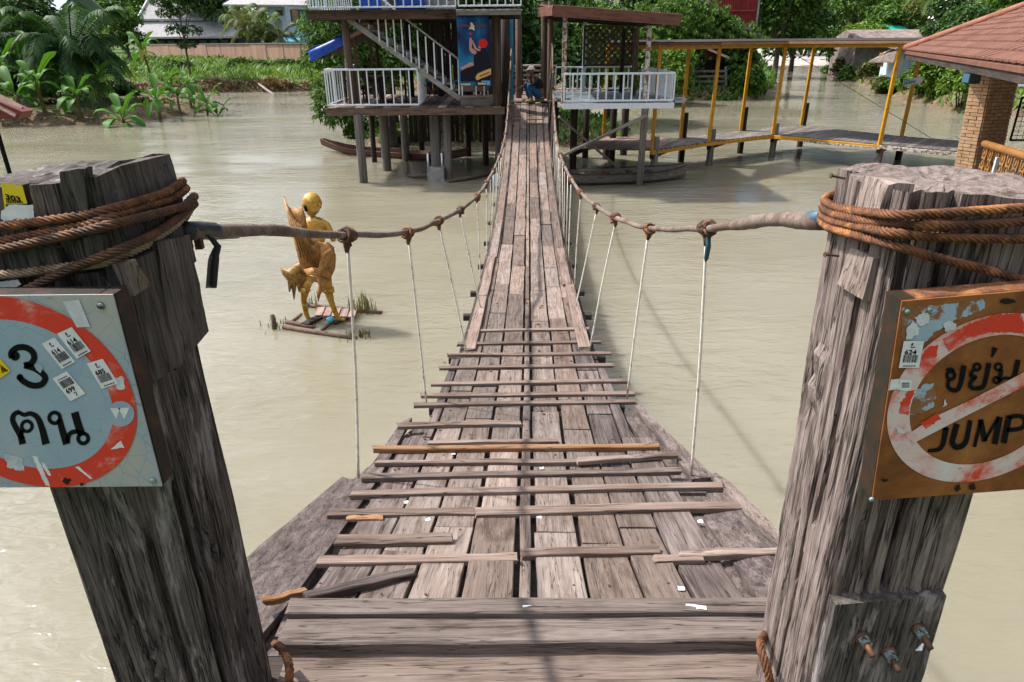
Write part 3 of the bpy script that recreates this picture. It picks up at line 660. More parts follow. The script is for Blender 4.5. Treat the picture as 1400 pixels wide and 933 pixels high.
winding('steel_cable', 'rusty steel cable wound round the dark post above the number sign',
        [loopL([(-90, 322), (0, 310), (103, 297), (150, 287), (190, 276), (226, 264)], 0, 3.2), loopL([(-90, 346), (0, 330), (103, 311), (150, 298), (193, 286), (238, 271)], .003, 3.17),
         loopL([(-90, 360), (0, 342), (103, 319), (150, 308), (193, 298), (236, 287), (254, 281)], .016, 3.14), loopL([(-90, 378), (0, 376), (77, 367), (144, 358), (190, 340), (222, 320), (243, 304)], .0, 3.1),
         loopL([(-90, 456), (0, 414), (50, 390), (98, 367), (165, 341), (210, 320), (246, 296)], .014, 3.12)],
        [m_rust, m_rust, m_rustdark, m_cabletan, m_rustdark], (-.8, 1.27, 3.1))
def loopR(px, off, zb):
    P = [surf(x, y, .645 - off, 1.120 - off) for x, y in px]; a, e = P[0], P[-1]
    return [Vector((.72, 1.445, zb)), Vector((.662, 1.432, a.z))] + P + [Vector((.965, 1.16, e.z)), Vector((.97, 1.30, zb)), Vector((.93, 1.44, zb))]
winding('steel_cable', 'orange rusty steel cable wound in four turns round the grey post',
        [loopR([(1137, 281), (1166, 288), (1229, 294), (1290, 292), (1398, 285), (1440, 282)], 0, 3.215), loopR([(1133, 290), (1178, 301), (1245, 307), (1313, 308), (1398, 303), (1440, 300)], .002, 3.19),
         loopR([(1132, 300), (1178, 311), (1222, 319), (1290, 325), (1398, 327), (1440, 327)], .003, 3.165), loopR([(1131, 310), (1178, 324), (1227, 337), (1279, 353), (1335, 366), (1398, 384), (1440, 396)], .004, 3.14)], [m_rust] * 4, (.8, 1.27, 3.1))
for lab, pts in (('short rusty cable end against the foot of the grey post', [at_y(1062, 1010, 1.2), at_y(1052, 930, 1.22), at_y(1040, 885, 1.27), at_y(1046, 868, 1.36), at_y(1062, 850, 1.5), at_y(1075, 860, 1.6)]),
                 ('frayed cable end at the foot of the dark post', [at_y(392, 960, 1.18), at_y(396, 915, 1.22), at_y(388, 890, 1.3), at_y(376, 880, 1.42)])):
    v, f = wire_geo(pts, .011, .085); tag(put('cable_end', v, f, m_rust, None, True), lab, 'steel cable', 'cable ends at the post feet')
# ================================================================== SIGNS ON THE POSTS
class Plane:
    def __init__(s, P0, n): s.P0 = Vector(P0); s.n = Vector(n).normalized()
    def hit(s, px, py, lift=0):
        d = ray(px, py); o = s.P0 + s.n * lift; return CO + d * ((o - CO).dot(s.n) / d.dot(s.n))
def flat(name, pl, polys, mat, parent, lift):
    """thin flat print lying on the sign plane; polys in photo pixels"""
    v = []; f = []
    for P in polys:
        k = len(v); v += [pl.hit(x, y, lift) for x, y in P]; f.append(tuple(range(k, k + len(P))))
    o = put(name, v, f, mat, parent)
    me = o.data; b_ = bmesh.new(); b_.from_mesh(me); bmesh.ops.triangulate(b_, faces=b_.faces[:])
    for q in b_.faces:
        q.normal_update()
        if q.normal.dot(pl.n) < 0: q.normal_flip()
    b_.to_mesh(me); b_.free(); return o
def rag(P, amp=1.1, step=3.0):
    """ragged torn outline: edges broken up and jittered, in pixels"""
    rr = random.Random(int(P[0][0] * 7 + P[0][1] * 13)); out = []
    for i in range(len(P)):
        a, b = Vector(P[i]), Vector(P[(i + 1) % len(P)]); n = max(1, int((b - a).length / step)); m = Vector((-(b - a).y, (b - a).x)).normalized() if (b - a).length > 0 else Vector((0, 0))
        for k in range(n): q = a.lerp(b, k / n) + m * rr.uniform(-amp, amp) * (1.8 if rr.random() < .2 else 1); out.append((q.x, q.y))
    return out
def flats(name, pl, polys, mat, parent, lift):
    for P in polys: flat(name, pl, [rag(P, .5 if 'torn' in name or 'scratch' in name else 1.2)], mat, parent, lift)
def stroke(pts, wd, closed=False):
    """polygons of a pen stroke through pts with width(s) wd, in pixels"""
    P = [Vector(p) for p in catmull([(x, y, 0) for x, y in pts], 2.0)] if len(pts) > 2 else [Vector((x, y, 0)) for x, y in pts]
    n = len(P); W_ = [wd] * n if not hasattr(wd, '__len__') else [wd[0] + (wd[1] - wd[0]) * i / (n - 1) for i in range(n)]
    Lf = []; Rt = []
    for i in range(n):
        t = (P[min(i + 1, n - 1)] - P[max(i - 1, 0)]).normalized(); m = Vector((-t.y, t.x, 0)) * W_[i] / 2; Lf.append(P[i] + m); Rt.append(P[i] - m)
    out = []
    for i in range(n - 1): out.append([(Lf[i].x, Lf[i].y), (Lf[i + 1].x, Lf[i + 1].y), (Rt[i + 1].x, Rt[i + 1].y), (Rt[i].x, Rt[i].y)])
    return out
def ringpx(cxp, cyp, r0, r1, sq=1., n=20):
    o = []
    for i in range(n):
        a, b = 2 * math.pi * i / n, 2 * math.pi * (i + 1) / n
        o.append([(cxp + r0 * math.cos(a), cyp + r0 * sq * math.sin(a)), (cxp + r1 * math.cos(a), cyp + r1 * sq * math.sin(a)), (cxp + r1 * math.cos(b), cyp + r1 * sq * math.sin(b)), (cxp + r0 * math.cos(b), cyp + r0 * sq * math.sin(b))])
    return o
def sc(polys, ox, oy, k): return [[(ox + x / k, oy + y / k) for x, y in P] for P in polys]
def ring3d(name, pl, c, ux, uy, r0, r1, mat, parent, lift, n=72):
    v = []; f = []
    for i in range(n):
        a = 2 * math.pi * i / n; d = ux * math.cos(a) + uy * math.sin(a)
        v += [c + d * r0 + pl.n * lift, c + d * r1 + pl.n * lift]
    f = [(i * 2, i * 2 + 1, ((i + 1) % n) * 2 + 1, ((i + 1) % n) * 2) for i in range(n)] if r0 > 0 else [tuple(i * 2 + 1 for i in range(n))]
    return put(name, v, f, mat, parent)
_tx = {}
def words_px(name, pl, s, o, ex, ey, mat, parent, lift, bold=.02):
    """lettering s: baseline origin o, ex / ey = pixel vectors of one em across / up"""
    if s not in _tx: _tx[s] = text_geo(s, bold)
    v, f = _tx[s]
    return flat(name, pl, [[(o[0] + v[i][0] * ex[0] + v[i][1] * ey[0], o[1] + v[i][0] * ex[1] + v[i][1] * ey[1]) for i in q] for q in f], mat, parent, lift)
def sticker(pl, q, num, parent, lift, flip=False, bars=True, seed=0, mark='?'):
    """barcode ticket: q = top-left, top-right, bottom-right, bottom-left in photo pixels"""
    st = flat('barcode_sticker', pl, [q], m_paper, parent, lift); rr = random.Random(seed)
    def uv(u, v_): a = [q[0][i] + (q[1][i] - q[0][i]) * u for i in (0, 1)]; b = [q[3][i] + (q[2][i] - q[3][i]) * u for i in (0, 1)]; return (a[0] + (b[0] - a[0]) * v_, a[1] + (b[1] - a[1]) * v_)
    P = []; x = .14; y0, y1, yn, yt = (.52, .8, .5, .93) if not flip else (.22, .5, .72, .15)
    while x < .86:
        wd = rr.choice((.018, .03, .045)); P.append([uv(x, y0), uv(x + wd, y0), uv(x + wd, y1), uv(x, y1)]); x += wd + rr.choice((.02, .03))
    for k in range(5): P.append([uv(.2 + k * .13, yt - .02), uv(.29 + k * .13, yt - .02), uv(.29 + k * .13, yt + .02), uv(.2 + k * .13, yt + .02)])
    flat('barcode', pl, P, m_black, st, lift + .0005)
    ex = [(q[1][i] - q[0][i]) for i in (0, 1)]; ey = [(q[0][i] - q[3][i]) for i in (0, 1)]
    wt = 1.0 if len(num) == 3 else 1.3
    words_px('number', pl, num, uv(.14, yn), [e * .40 for e in ex], [e * .24 for e in ey], m_black, st, lift + .0005, .03)
    if mark: flat('handwriting', pl, stroke([uv(.38, .14), uv(.5, .08), uv(.42, .24), uv(.62, .22)] if not flip else [uv(.45, .8), uv(.6, .78), uv(.58, .86), uv(.5, .93)], 1.1), m_black, st, lift + .0005)
    return st
# ---- materials
m_plateL, nt, b = newmat('grey_white_sign_enamel', rough=.45)
nA = noi(nt, objvec(nt, (9,) * 3, False), 1, 7, .65); vo = nd(nt, 'TexVoronoi', feature='DISTANCE_TO_EDGE'); vo.inputs['Scale'].default_value = 26; cn(nt, objvec(nt, (1, 1, 1), False), vo.inputs['Vector'])
c1 = ramp(nt, nA, [(.38, (.40, .385, .355)), (.62, (.29, .35, .41))]); ck = mth(nt, 'LESS_THAN', vo.outputs['Distance'], mth(nt, 'MULTIPLY', nA, .02))
c1 = mixc(nt, mth(nt, 'MULTIPLY', ck, .55), c1, (.16, .16, .17)); c1 = mixc(nt, ramp(nt, noi(nt, objvec(nt, (22,) * 3, False), 1, 6, .7), [(.66, (0, 0, 0)), (.72, (1, 1, 1))]), c1, (.22, .13, .08)); cn(nt, c1, b.inputs['Base Color'])
m_discL, nt, b = newmat('pale_blue_sign_enamel', rough=.42)
nA = noi(nt, objvec(nt, (7,) * 3, False), 1, 6, .6); vo = nd(nt, 'TexVoronoi', feature='DISTANCE_TO_EDGE'); vo.inputs['Scale'].default_value = 22; cn(nt, objvec(nt, (1, 1, 1), False), vo.inputs['Vector'])
c1 = ramp(nt, nA, [(.35, (.23, .34, .44)), (.62, (.31, .39, .46)), (.75, (.42, .42, .40))]); c1 = mixc(nt, mth(nt, 'MULTIPLY', mth(nt, 'LESS_THAN', vo.outputs['Distance'], mth(nt, 'MULTIPLY', nA, .016)), .45), c1, (.2, .24, .28)); cn(nt, c1, b.inputs['Base Color'])
m_redL, nt, b = newmat('worn_red_enamel', rough=.4)
nA = noi(nt, objvec(nt, (14,) * 3, False), 1, 8, .7, .5); cn(nt, ramp(nt, nA, [(.52, (.62, .035, .022)), (.58, (.62, .12, .10)), (.68, (.60, .45, .45))]), b.inputs['Base Color'])
m_redR, nt, b = newmat('faded_red_enamel', rough=.4)
nA = noi(nt, objvec(nt, (7, 7, 7), False), 1, 8, .68, .6); nB = noi(nt, objvec(nt, (60,) * 3, False), 1, 4, .7)
cn(nt, mixc(nt, ramp(nt, nB, [(.62, (0, 0, 0)), (.7, (1, 1, 1))]), ramp(nt, nA, [(.40, (.62, .05, .03)), (.46, (.62, .22, .19)), (.53, (.64, .47, .45)), (.66, (.62, .58, .56))]), (.28, .13, .07)), b.inputs['Base Color'])
m_plateR, nt, b = newmat('rusted_sign_plate', rough=.55)
nA = noi(nt, objvec(nt, (8,) * 3, False), 1, 8, .65, .4); nB = noi(nt, objvec(nt, (50,) * 3, False), 1, 5, .7)
c1 = ramp(nt, nA, [(.3, (.09, .026, .007)), (.5, (.25, .075, .016)), (.7, (.36, .135, .035))]); c1 = mixc(nt, .4, c1, ramp(nt, nB, [(.3, (.4, .4, .4)), (.7, (1, 1, 1))]), 'MULTIPLY')
cn(nt, c1, b.inputs['Base Color']); bump(nt, b, nB, .25, .002)
m_flake = blot('peeling_blue_paint', (.36, .46, .56), (.26, .11, .05), 13, .50, .545, rough=.5)
m_flakew = blot('peeling_white_paint', (.62, .64, .66), (.40, .48, .56), 20, .5, .6, rough=.5)
m_frameL = blot('dark_rusty_frame', (.016, .010, .008), (.06, .025, .012), 18, .5, .66, rough=.6, metal=.3)
m_frameR = blot('green_brown_frame', (.020, .021, .014), (.055, .026, .012), 14, .45, .62, rough=.55, metal=.3)
# ---- left: number sign
SY = 1.045
sgl = thing('round_limit_sign', 'square pale blue sign with red ring and Thai text 3 persons', 'sign', at_y(60, 665, SY))
tl, trt, brt = at_y(-120, 403, SY), at_y(160, 403, SY), at_y(223, 665, SY)
xL, xR, zB, zT = -1.035, -.6465, brt.z, trt.z
plL = Plane((0, SY, 0), (0, -1, 0))
put('plate', *(lambda m: (m.v, m.f))(MB().box(((xL + xR) / 2, SY + .0015, (zB + zT) / 2), (xR - xL, .003, zT - zB))), m_plateL, sgl)
for p, q in (((xR - .011, SY + .025, zB), (xR - .011, SY + .025, zT)), ((xL + .011, SY + .025, zB), (xL + .011, SY + .025, zT))): beam('frame_bar', p, q, .042, .024, m_frameL, sgl, up=(1, 0, 0))
for z in (zB + .011, zT - .011): beam('frame_bar', (xL + .025, SY + .0245, z), (xR - .025, SY + .0245, z), .040, .022, m_frameL, sgl)
for z in (zB + .08, zT - .08): MB().box((-.80, SY + .078, z), (.2, .07, .02)).build('mounting_strap', m_frameL, sgl)
cL = Vector(((xL + xR) / 2, SY, (zB + zT) / 2)); ux, uy = Vector((1, 0, 0)), Vector((0, 0, 1))
ring3d('disc', plL, cL, ux, uy, 0, .146, m_discL, sgl, .0010); ring3d('red_ring', plL, cL, ux, uy, .146, .1865, m_redL, sgl, .0012)
G = lambda ps: sc(ps, 0, 400, 3.585)
gl = stroke([(60, 322), (56, 296), (84, 272), (124, 270), (158, 290), (168, 322), (150, 350), (118, 358)], 30) + ringpx(74, 312, 0, 23) + stroke([(120, 358), (168, 372), (208, 398), (222, 424), (202, 452), (158, 456), (116, 436), (92, 410)], 30) + ringpx(98, 416, 0, 16)
flat('numeral', plL, G([[(x, y) for x, y in P] for P in gl]), m_black, sgl, .0018)
gk = stroke([(112, 744), (100, 700), (74, 655), (62, 622), (72, 596), (96, 586)], [34, 22]) + stroke([(92, 586), (118, 600), (150, 594), (182, 612), (204, 660), (226, 744)], [18, 38]) + ringpx(132, 656, 17, 34) + stroke([(112, 676), (104, 700), (112, 720)], 20)
gn = ringpx(268, 615, 17, 36) + stroke([(292, 622), (304, 670), (328, 744)], [28, 38]) + stroke([(330, 735), (342, 694), (372, 682), (400, 690)], 22) + stroke([(366, 588), (384, 650), (402, 700)], 38) + ringpx(408, 716, 15, 34)
flat('lettering', plL, G(gk), m_black, sgl, .0018); flat('lettering', plL, G(gn), m_black, sgl, .0018)
S = lambda pts, ox=0, oy=400, k=3.585: [(ox + x / k, oy + y / k) for x, y in pts]
sticker(plL, S([(205, 252), (268, 220), (370, 340), (304, 376)]), '614', sgl, .0022, seed=1); sticker(plL, S([(280, 203), (352, 170), (446, 288), (378, 326)]), '614', sgl, .0026, seed=2)
sticker(plL, S([(258, 422), (328, 386), (420, 496), (346, 534)]), '699', sgl, .0022, True, seed=3)
S2 = lambda pts: S(pts, 0, 390, 3.217)
sticker(plL, S2([(382, 346), (452, 324), (522, 432), (448, 457)]), '685', sgl, .0022, seed=4)
flat('tape_patch', plL, [S2([(276, 72), (348, 64), (398, 184), (338, 186)])], m_flakew, sgl, .0016)
flat('yellow_sticker', plL, [S2([(-30, 318), (0, 322), (48, 378), (0, 412), (-30, 420)])], m_yellowsign, sgl, .0022)
for k in range(5): flat('barcode', plL, [S2([(2 + k * 6, 352 + k * 5), (5 + k * 6, 350 + k * 5), (12 + k * 6, 385 - k * 2), (9 + k * 6, 388 - k * 2)])], m_black, sgl, .0027)
flat('round_sticker', plL, [[(165 + 19 * math.cos(a), 566 + 17.5 * math.sin(a)) for a in [2 * math.pi * i / 24 for i in range(24)]]], m_discL, sgl, .0022)
flat('round_sticker_mark', plL, [S2([(484, 541), (530, 541), (512, 590)]), S2([(520, 541), (570, 538), (548, 592)])], m_paper, sgl, .0027)
flats('scratch', plL, [S2([(486, 722), (532, 684), (548, 714)]), S2([(330, 800), (345, 796), (410, 852), (395, 850)]), S2([(140, 748), (165, 755), (222, 884), (200, 880)]), S2([(180, 778), (200, 785), (226, 838), (212, 838)])], m_paper, sgl, .0015)
flats('faded_patch', plL, [S2([(20, 735), (100, 765), (108, 820), (30, 800)]), S2([(500, 410), (540, 400), (548, 455), (520, 462)])], m_flakew, sgl, .0016)
flat('smudge', plL, [S2([(160, 345), (178, 342), (192, 362), (178, 388), (160, 372), (150, 352)])], m_discL, sgl, .0021)
flats('rust_spot', plL, [[(91 + 6 * math.cos(a), 658 + 4 * math.sin(a)) for a in [2 * math.pi * i / 14 for i in range(14)]], [(112 + 3 * math.cos(a), 662 + 2 * math.sin(a)) for a in [2 * math.pi * i / 10 for i in range(10)]]], m_frameL, sgl, .002)
for x, y in ((138, 418), (209, 657)):
    p = plL.hit(x, y, .001); MB().tube([p, p + Vector((0, -.0035, 0))], [.0065, .005], 12).build('screw', m_nut, sgl, True)
# ---- yellow ticket and torn paper stuck to the dark post
pT = Plane((0, 1.122, 0), (0, -1, 0))
tk = thing('yellow_ticket', 'yellow ticket numbered 303 with torn white paper stuck to the dark post', 'ticket', pT.hit(18, 270))
V3 = lambda pts: [(x / 3.886, 190 + y / 3.886) for x, y in pts]
flat('yellow_paper', pT, [V3([(6, 232), (120, 250), (146, 345), (28, 348), (46, 384), (28, 388)])], m_yellowsign, tk, 0)
words_px('number', pT, '303', V3([(30, 320)])[0], (14.5, 3), (-2, -10), m_black, tk, .0006, .04)
flat('barcode', pT, [V3([(34 + 9 * k, 322 + k * 1), (39 + 9 * k, 323 + k), (41 + 9 * k, 343), (36 + 9 * k, 343)]) for k in range(10)], m_black, tk, .0006)
flats('torn_paper', pT, [V3([(8, 384), (50, 350), (176, 350), (184, 430), (90, 424), (30, 440), (4, 424)])], m_paper, tk, .001)
flats('torn_paper', pT, [V3([(0, 760), (95, 748), (112, 770), (30, 830), (0, 834)])], m_paper, tk, .001)
# ---- right: no jumping sign (rolled a little)
RY = 1.05; ro = R(4.6); uxr, uyr = Vector((math.cos(ro), 0, math.sin(ro))), Vector((-math.sin(ro), 0, math.cos(ro)))
plR = Plane((0, RY, 0), (0, -1, 0)); tlr = plR.hit(1233, 412)
sgr = thing('no_jumping_sign', 'square rusty sign with faded red ring and bar over Thai text and JUMP', 'sign', plR.hit(1190, 686))
SZ = .40; def_c = tlr + uxr * SZ / 2 - uyr * SZ / 2
Mr = Matrix((uxr, Vector((0, 1, 0)), uyr)).transposed().to_4x4()
mb = MB().box((0, 0, 0), (SZ, .003, SZ), Mr.to_3x3()); mb.v = [p + def_c + Vector((0, .0015, 0)) for p in mb.v]; mb.build('plate', m_plateR, sgr)
for s in (-1, 1):
    o = def_c + uxr * s * (SZ / 2 - .012) + Vector((0, .027, 0)); beam('frame_bar', o - uyr * SZ / 2, o + uyr * SZ / 2, .046, .025, m_frameR, sgr, up=(1, 0, 0))
    o = def_c + uyr * s * (SZ / 2 - .010) + Vector((0, .0265, 0)); beam('frame_bar', o - uxr * (SZ / 2 - .026), o + uxr * (SZ / 2 - .026), .044, .022, m_frameR if s < 0 else m_rust, sgr)
for s in (-1, 1): MB().box(def_c + uyr * s * .13 + Vector((-.06, .075, 0)), (.14, .06, .02)).build('mounting_strap', m_frameR, sgr)
K = lambda pts: [(1170 + x / 3.109, 390 + y / 3.109) for x, y in pts]; KP = lambda ps: sc(ps, 1170, 390, 3.109)
flats('peeling_paint', plR, [K([(200, 96), (330, 88), (545, 64), (548, 100), (480, 128), (400, 160), (330, 205), (290, 250), (260, 245), (196, 238), (192, 160)])], m_flake, sgr, .0006)
flats('peeling_paint', plR, [K([(225, 552), (232, 480), (262, 440), (300, 420), (330, 415), (345, 470), (330, 520), (270, 545)])], m_flake, sgr, .0011)
flats('white_flake', plR, [K([(215, 190), (240, 152), (262, 165), (270, 205), (230, 232), (212, 232)]), K([(250, 140), (285, 112), (312, 125), (308, 160), (270, 175)]), K([(372, 165), (395, 150), (425, 165), (420, 192), (380, 196)]), K([(160, 598), (180, 600), (210, 625), (190, 630)]), K([(375, 488), (386, 484), (385, 515), (370, 520)])], m_flakew, sgr, .0024)
# ring
cc = plR.hit(1346, 550); ringR = ring3d('red_ring', plR, cc, uxr, uyr, .129, .168, m_redR, sgr, .0012)
flats('red_patch', plR, [K([(368, 230), (430, 190), (520, 150), (610, 122), (700, 118), (715, 160), (715, 205), (640, 200), (560, 205), (470, 228), (395, 285)]), K([(275, 305), (310, 262), (352, 252), (345, 300), (290, 335)]), K([(182, 545), (190, 500), (222, 450), (252, 445), (232, 500), (222, 552)])], m_redL, sgr, .0015)
gk = ringpx(404, 384, 9, 24) + stroke([(394, 404), (392, 430), (408, 446), (432, 444), (446, 415), (460, 342)], [16, 24]) + stroke([(384, 362), (404, 356), (418, 366)], 12)
gy = ringpx(515, 348, 7, 20) + stroke([(500, 360), (488, 385), (508, 392), (490, 410), (488, 432), (508, 440), (540, 432), (552, 400), (566, 332)], [15, 22]) + stroke([(592, 266), (586, 284), (578, 306)], [26, 7])
gm = ringpx(606, 348, 8, 20) + stroke([(618, 358), (614, 385), (606, 404)], 20) + ringpx(598, 404, 6, 18) + stroke([(606, 414), (632, 396), (668, 398)], 12) + stroke([(690, 318), (676, 380), (668, 400)], 22)
for g in (gk, gy, gm): flat('lettering', plR, KP(g), m_black, sgr, .0016)
flat('lettering', plR, KP(stroke([(372, 612), (390, 608)], 12) + stroke([(384, 606), (376, 650), (366, 685), (346, 700), (306, 704)], [26, 14])), m_black, sgr, .0016)
flat('lettering', plR, KP(stroke([(430, 590), (416, 640), (410, 668), (424, 688), (450, 684), (468, 664), (478, 620), (486, 575)], [26, 20])), m_black, sgr, .0016)
flat('lettering', plR, KP(stroke([(504, 688), (532, 572)], 15) + stroke([(530, 572), (548, 664)], 24) + stroke([(546, 664), (606, 562)], 13) + stroke([(612, 560), (590, 676)], 26)), m_black, sgr, .0016)
flat('lettering', plR, KP(stroke([(628, 672), (652, 556)], 26) + stroke([(648, 562), (690, 556), (716, 566), (716, 596), (690, 612), (640, 616)], 18)), m_black, sgr, .0016)
bar = [(212, 640), (245, 672), (330, 628), (460, 560), (600, 490), (780, 398), (900, 335), (870, 290), (780, 335), (640, 410), (480, 492), (330, 562)]
barp = [[bar[0], bar[1], bar[2], bar[11]], [bar[11], bar[2], bar[3], bar[10]], [bar[10], bar[3], bar[4], bar[9]], [bar[9], bar[4], bar[5], bar[8]], [bar[8], bar[5], bar[6], bar[7]]]
flat('red_bar', plR, KP(barp), m_redR, sgr, .0020)
flats('red_patch', plR, [K([(275, 588), (350, 545), (362, 568), (300, 612)])], m_redL, sgr, .0024)
sticker(plR, K([(204, 238), (290, 238), (268, 352), (182, 352)]), '624', sgr, .0026, seed=6)
flats('torn_sticker', plR, [K([(150, 402), (186, 398), (182, 440), (140, 448)]), K([(188, 402), (240, 402), (230, 450), (178, 446)])], m_paper, sgr, .0026)
flat('barcode', plR, [K([(196, 415 + 8 * k), (228, 415 + 8 * k), (228, 419 + 8 * k), (195, 419 + 8 * k)]) for k in range(3)], m_black, sgr, .0030)
flats('rust_spot', plR, [K([(645 + 34 * math.cos(a), 70 + 11 * math.sin(a)) for a in [2 * math.pi * i / 16 for i in range(16)]]), K([(434 + 14 * math.cos(a), 862 + 14 * math.sin(a)) for a in [2 * math.pi * i / 14 for i in range(14)]]), K([(494 + 15 * math.cos(a), 858 + 15 * math.sin(a)) for a in [2 * math.pi * i / 14 for i in range(14)]]), K([(124 + 16 * math.cos(a), 829 + 7 * math.sin(a)) for a in [2 * math.pi * i / 14 for i in range(14)]])], m_frameL, sgr, .0022)
for x, y in ((218, 112), (312, 104), (66, 910)):
    p = plR.hit(*K([(x, y)])[0], .001); MB().tube([p, p + Vector((0, -.003, 0))], [.005, .004], 10).build('screw', m_nut, sgr, True)
# ================================================================== FIGURES
def skinned(name, pts, edges, mat, parent, sub=2, root=0, M=None):
    """one continuous surface grown round a skeleton: pts = (x, y, z, rx[, ry]) in world (or M) space"""
    me = bpy.data.meshes.new(name); P = [(M @ Vector(p[:3])) if M is not None else Vector(p[:3]) for p in pts]
    me.from_pydata(P, edges, []); o = bpy.data.objects.new(name, me); C.objects.link(o)
    sk = o.modifiers.new('skin', 'SKIN'); sk.use_smooth_shade = True
    for i, p in enumerate(pts):
        d = me.skin_vertices[0].data[i]; d.radius = (p[3], p[4] if len(p) > 4 else p[3]); d.use_root = (i == root)
    ss = o.modifiers.new('subsurf', 'SUBSURF'); ss.levels = sub; ss.render_levels = sub
    dg = bpy.context.evaluated_depsgraph_get(); m2 = bpy.data.meshes.new_from_object(o.evaluated_get(dg))
    bpy.data.objects.remove(o); m2.name = name; m2.polygons.foreach_set('use_smooth', [True] * len(m2.polygons))
    return link(name, m2, mat, parent)
def hand(M, side, mat_list_pts, r=.0085, curl=.5):
    """palm and five fingers as extra skeleton points appended to a list; M = wrist frame (x along the hand, z palm normal)"""
    P, E, wrist = mat_list_pts; k = len(P)
    def add(v, rr): P.append((*(M @ Vector(v)), rr)); return len(P) - 1
    palm = add((.05, 0, 0), .022); E.append((wrist, palm))
    for i, (y, L) in enumerate(((-.03, .075), (-.01, .085), (.01, .08), (.03, .062))):
        a = add((.09, y, 0), r); b_ = add((.09 + L * .5, y * 1.1, -curl * .02), r * .9); c = add((.09 + L * .8, y * 1.1, -curl * .06), r * .75)
        E += [(palm, a), (a, b_), (b_, c)]
    a = add((.045, side * .04, -.005), r * 1.1); b_ = add((.08, side * .06, -.02), r); E += [(palm, a), (a, b_)]
# ---- golden half bird dancer statue on its little raft
m_gold = blot('flaking_gold_paint', (.56, .30, .03), (.30, .13, .02), 11, .48, .62, rough=.45, metal=.15, bmp=.4, third=(.62, .48, .22))
m_goldbrown = blot('brown_gold_feathers', (.40, .19, .05), (.19, .075, .02), 16, .45, .65, rough=.6, metal=.1, bmp=.6)
m_golddark = blot('dark_gold_legs', (.30, .155, .025), (.09, .045, .014), 24, .45, .6, rough=.5, metal=.2, bmp=.6)
SYs = 8.67
def sp(px, py, dy=0): return at_y(px, py, SYs + dy)
stt = thing('statue', 'golden half bird half human statue standing on a small bamboo raft', 'statue', sp(438, 436) * 1)
hp, ch, sh, nk, hd = sp(436, 372), sp(431, 336), sp(428, 310), sp(428, 298), sp(427, 281)
pts = [(*hp, .125, .11), (*sp(433, 354), .10, .085), (*ch, .165, .12), (*sh, .175, .105), (*sp(428, 293), .066, .066),
       (*sp(411, 309, .02), .05), (*sp(403, 326, .10), .04), (*sp(410, 340, -.08), .033), (*sp(413, 333, -.16), .028),
       (*sp(447, 308, -.01), .052), (*sp(454, 322, -.04), .042), (*sp(457, 331, -.05), .036),
       (*sp(422, 380, .02), .085), (*sp(417, 398, .03), .062), (*sp(415, 412, .04), .04), (*sp(419, 430, .05), .036), (*sp(424, 441, .05), .03), (*sp(433, 443, -.05), .022),
       (*sp(446, 380, -.02), .085), (*sp(449, 398, -.03), .062), (*sp(453, 413, -.03), .042), (*sp(459, 428, -.02), .036), (*sp(463, 437, -.02), .03), (*sp(472, 437, -.10), .022)]
ed = [(0, 1), (1, 2), (2, 3), (3, 4), (3, 5), (5, 6), (6, 7), (7, 8), (3, 9), (9, 10), (10, 11), (0, 12), (12, 13), (13, 14), (14, 15), (15, 16), (16, 17), (0, 18), (18, 19), (19, 20), (20, 21), (21, 22), (22, 23)]
body = skinned('body', pts, ed, m_gold, stt)
# head: an egg with a chin turned to the left, a hollow where the face has broken away, nose and ear
v = []; f = []; nu, nv = 20, 14; hc = sp(427, 280)
for i in range(nv + 1):
    th = math.pi * i / nv
    for k in range(nu):
        a = 2 * math.pi * k / nu; r_ = math.sin(th) ** .85; x, y, z = .125 * r_ * math.cos(a), .115 * r_ * math.sin(a), .155 * math.cos(th)
        if z < 0: x = x * (1 + z * 2.0) - .02 * (-z / .155); y *= 1 + z * 2.3
        front = max(0, -math.cos(a)) * r_
        x -= .018 * front * math.exp(-((z + .02) / .035) ** 2) * (abs(math.sin(a)) < .3)
        dd = math.hypot((z + .045) / .05, (math.sin(a) + .45) / .35)
        if dd < 1 and x < 0: x += .055 * (1 - dd); y *= .85
        v.append(hc + Vector((x, y, z)))
for i in range(nv):
    for k in range(nu): f.append((i * nu + k, (i + 1) * nu + k, (i + 1) * nu + (k + 1) % nu, i * nu + (k + 1) % nu))
put('head', v, f, m_gold, stt, True)
MB().tube([sp(418, 281, -.085), sp(419, 289, -.085)], [.03, .022], 10).build('face_hollow_shade', m_black, stt, True)  # black plug, the shade inside the broken face put into its colour
MB().tube([sp(438, 279, -.08), sp(438.5, 285, -.075)], [.016, .01], 8).build('ear', m_gold, stt, True)
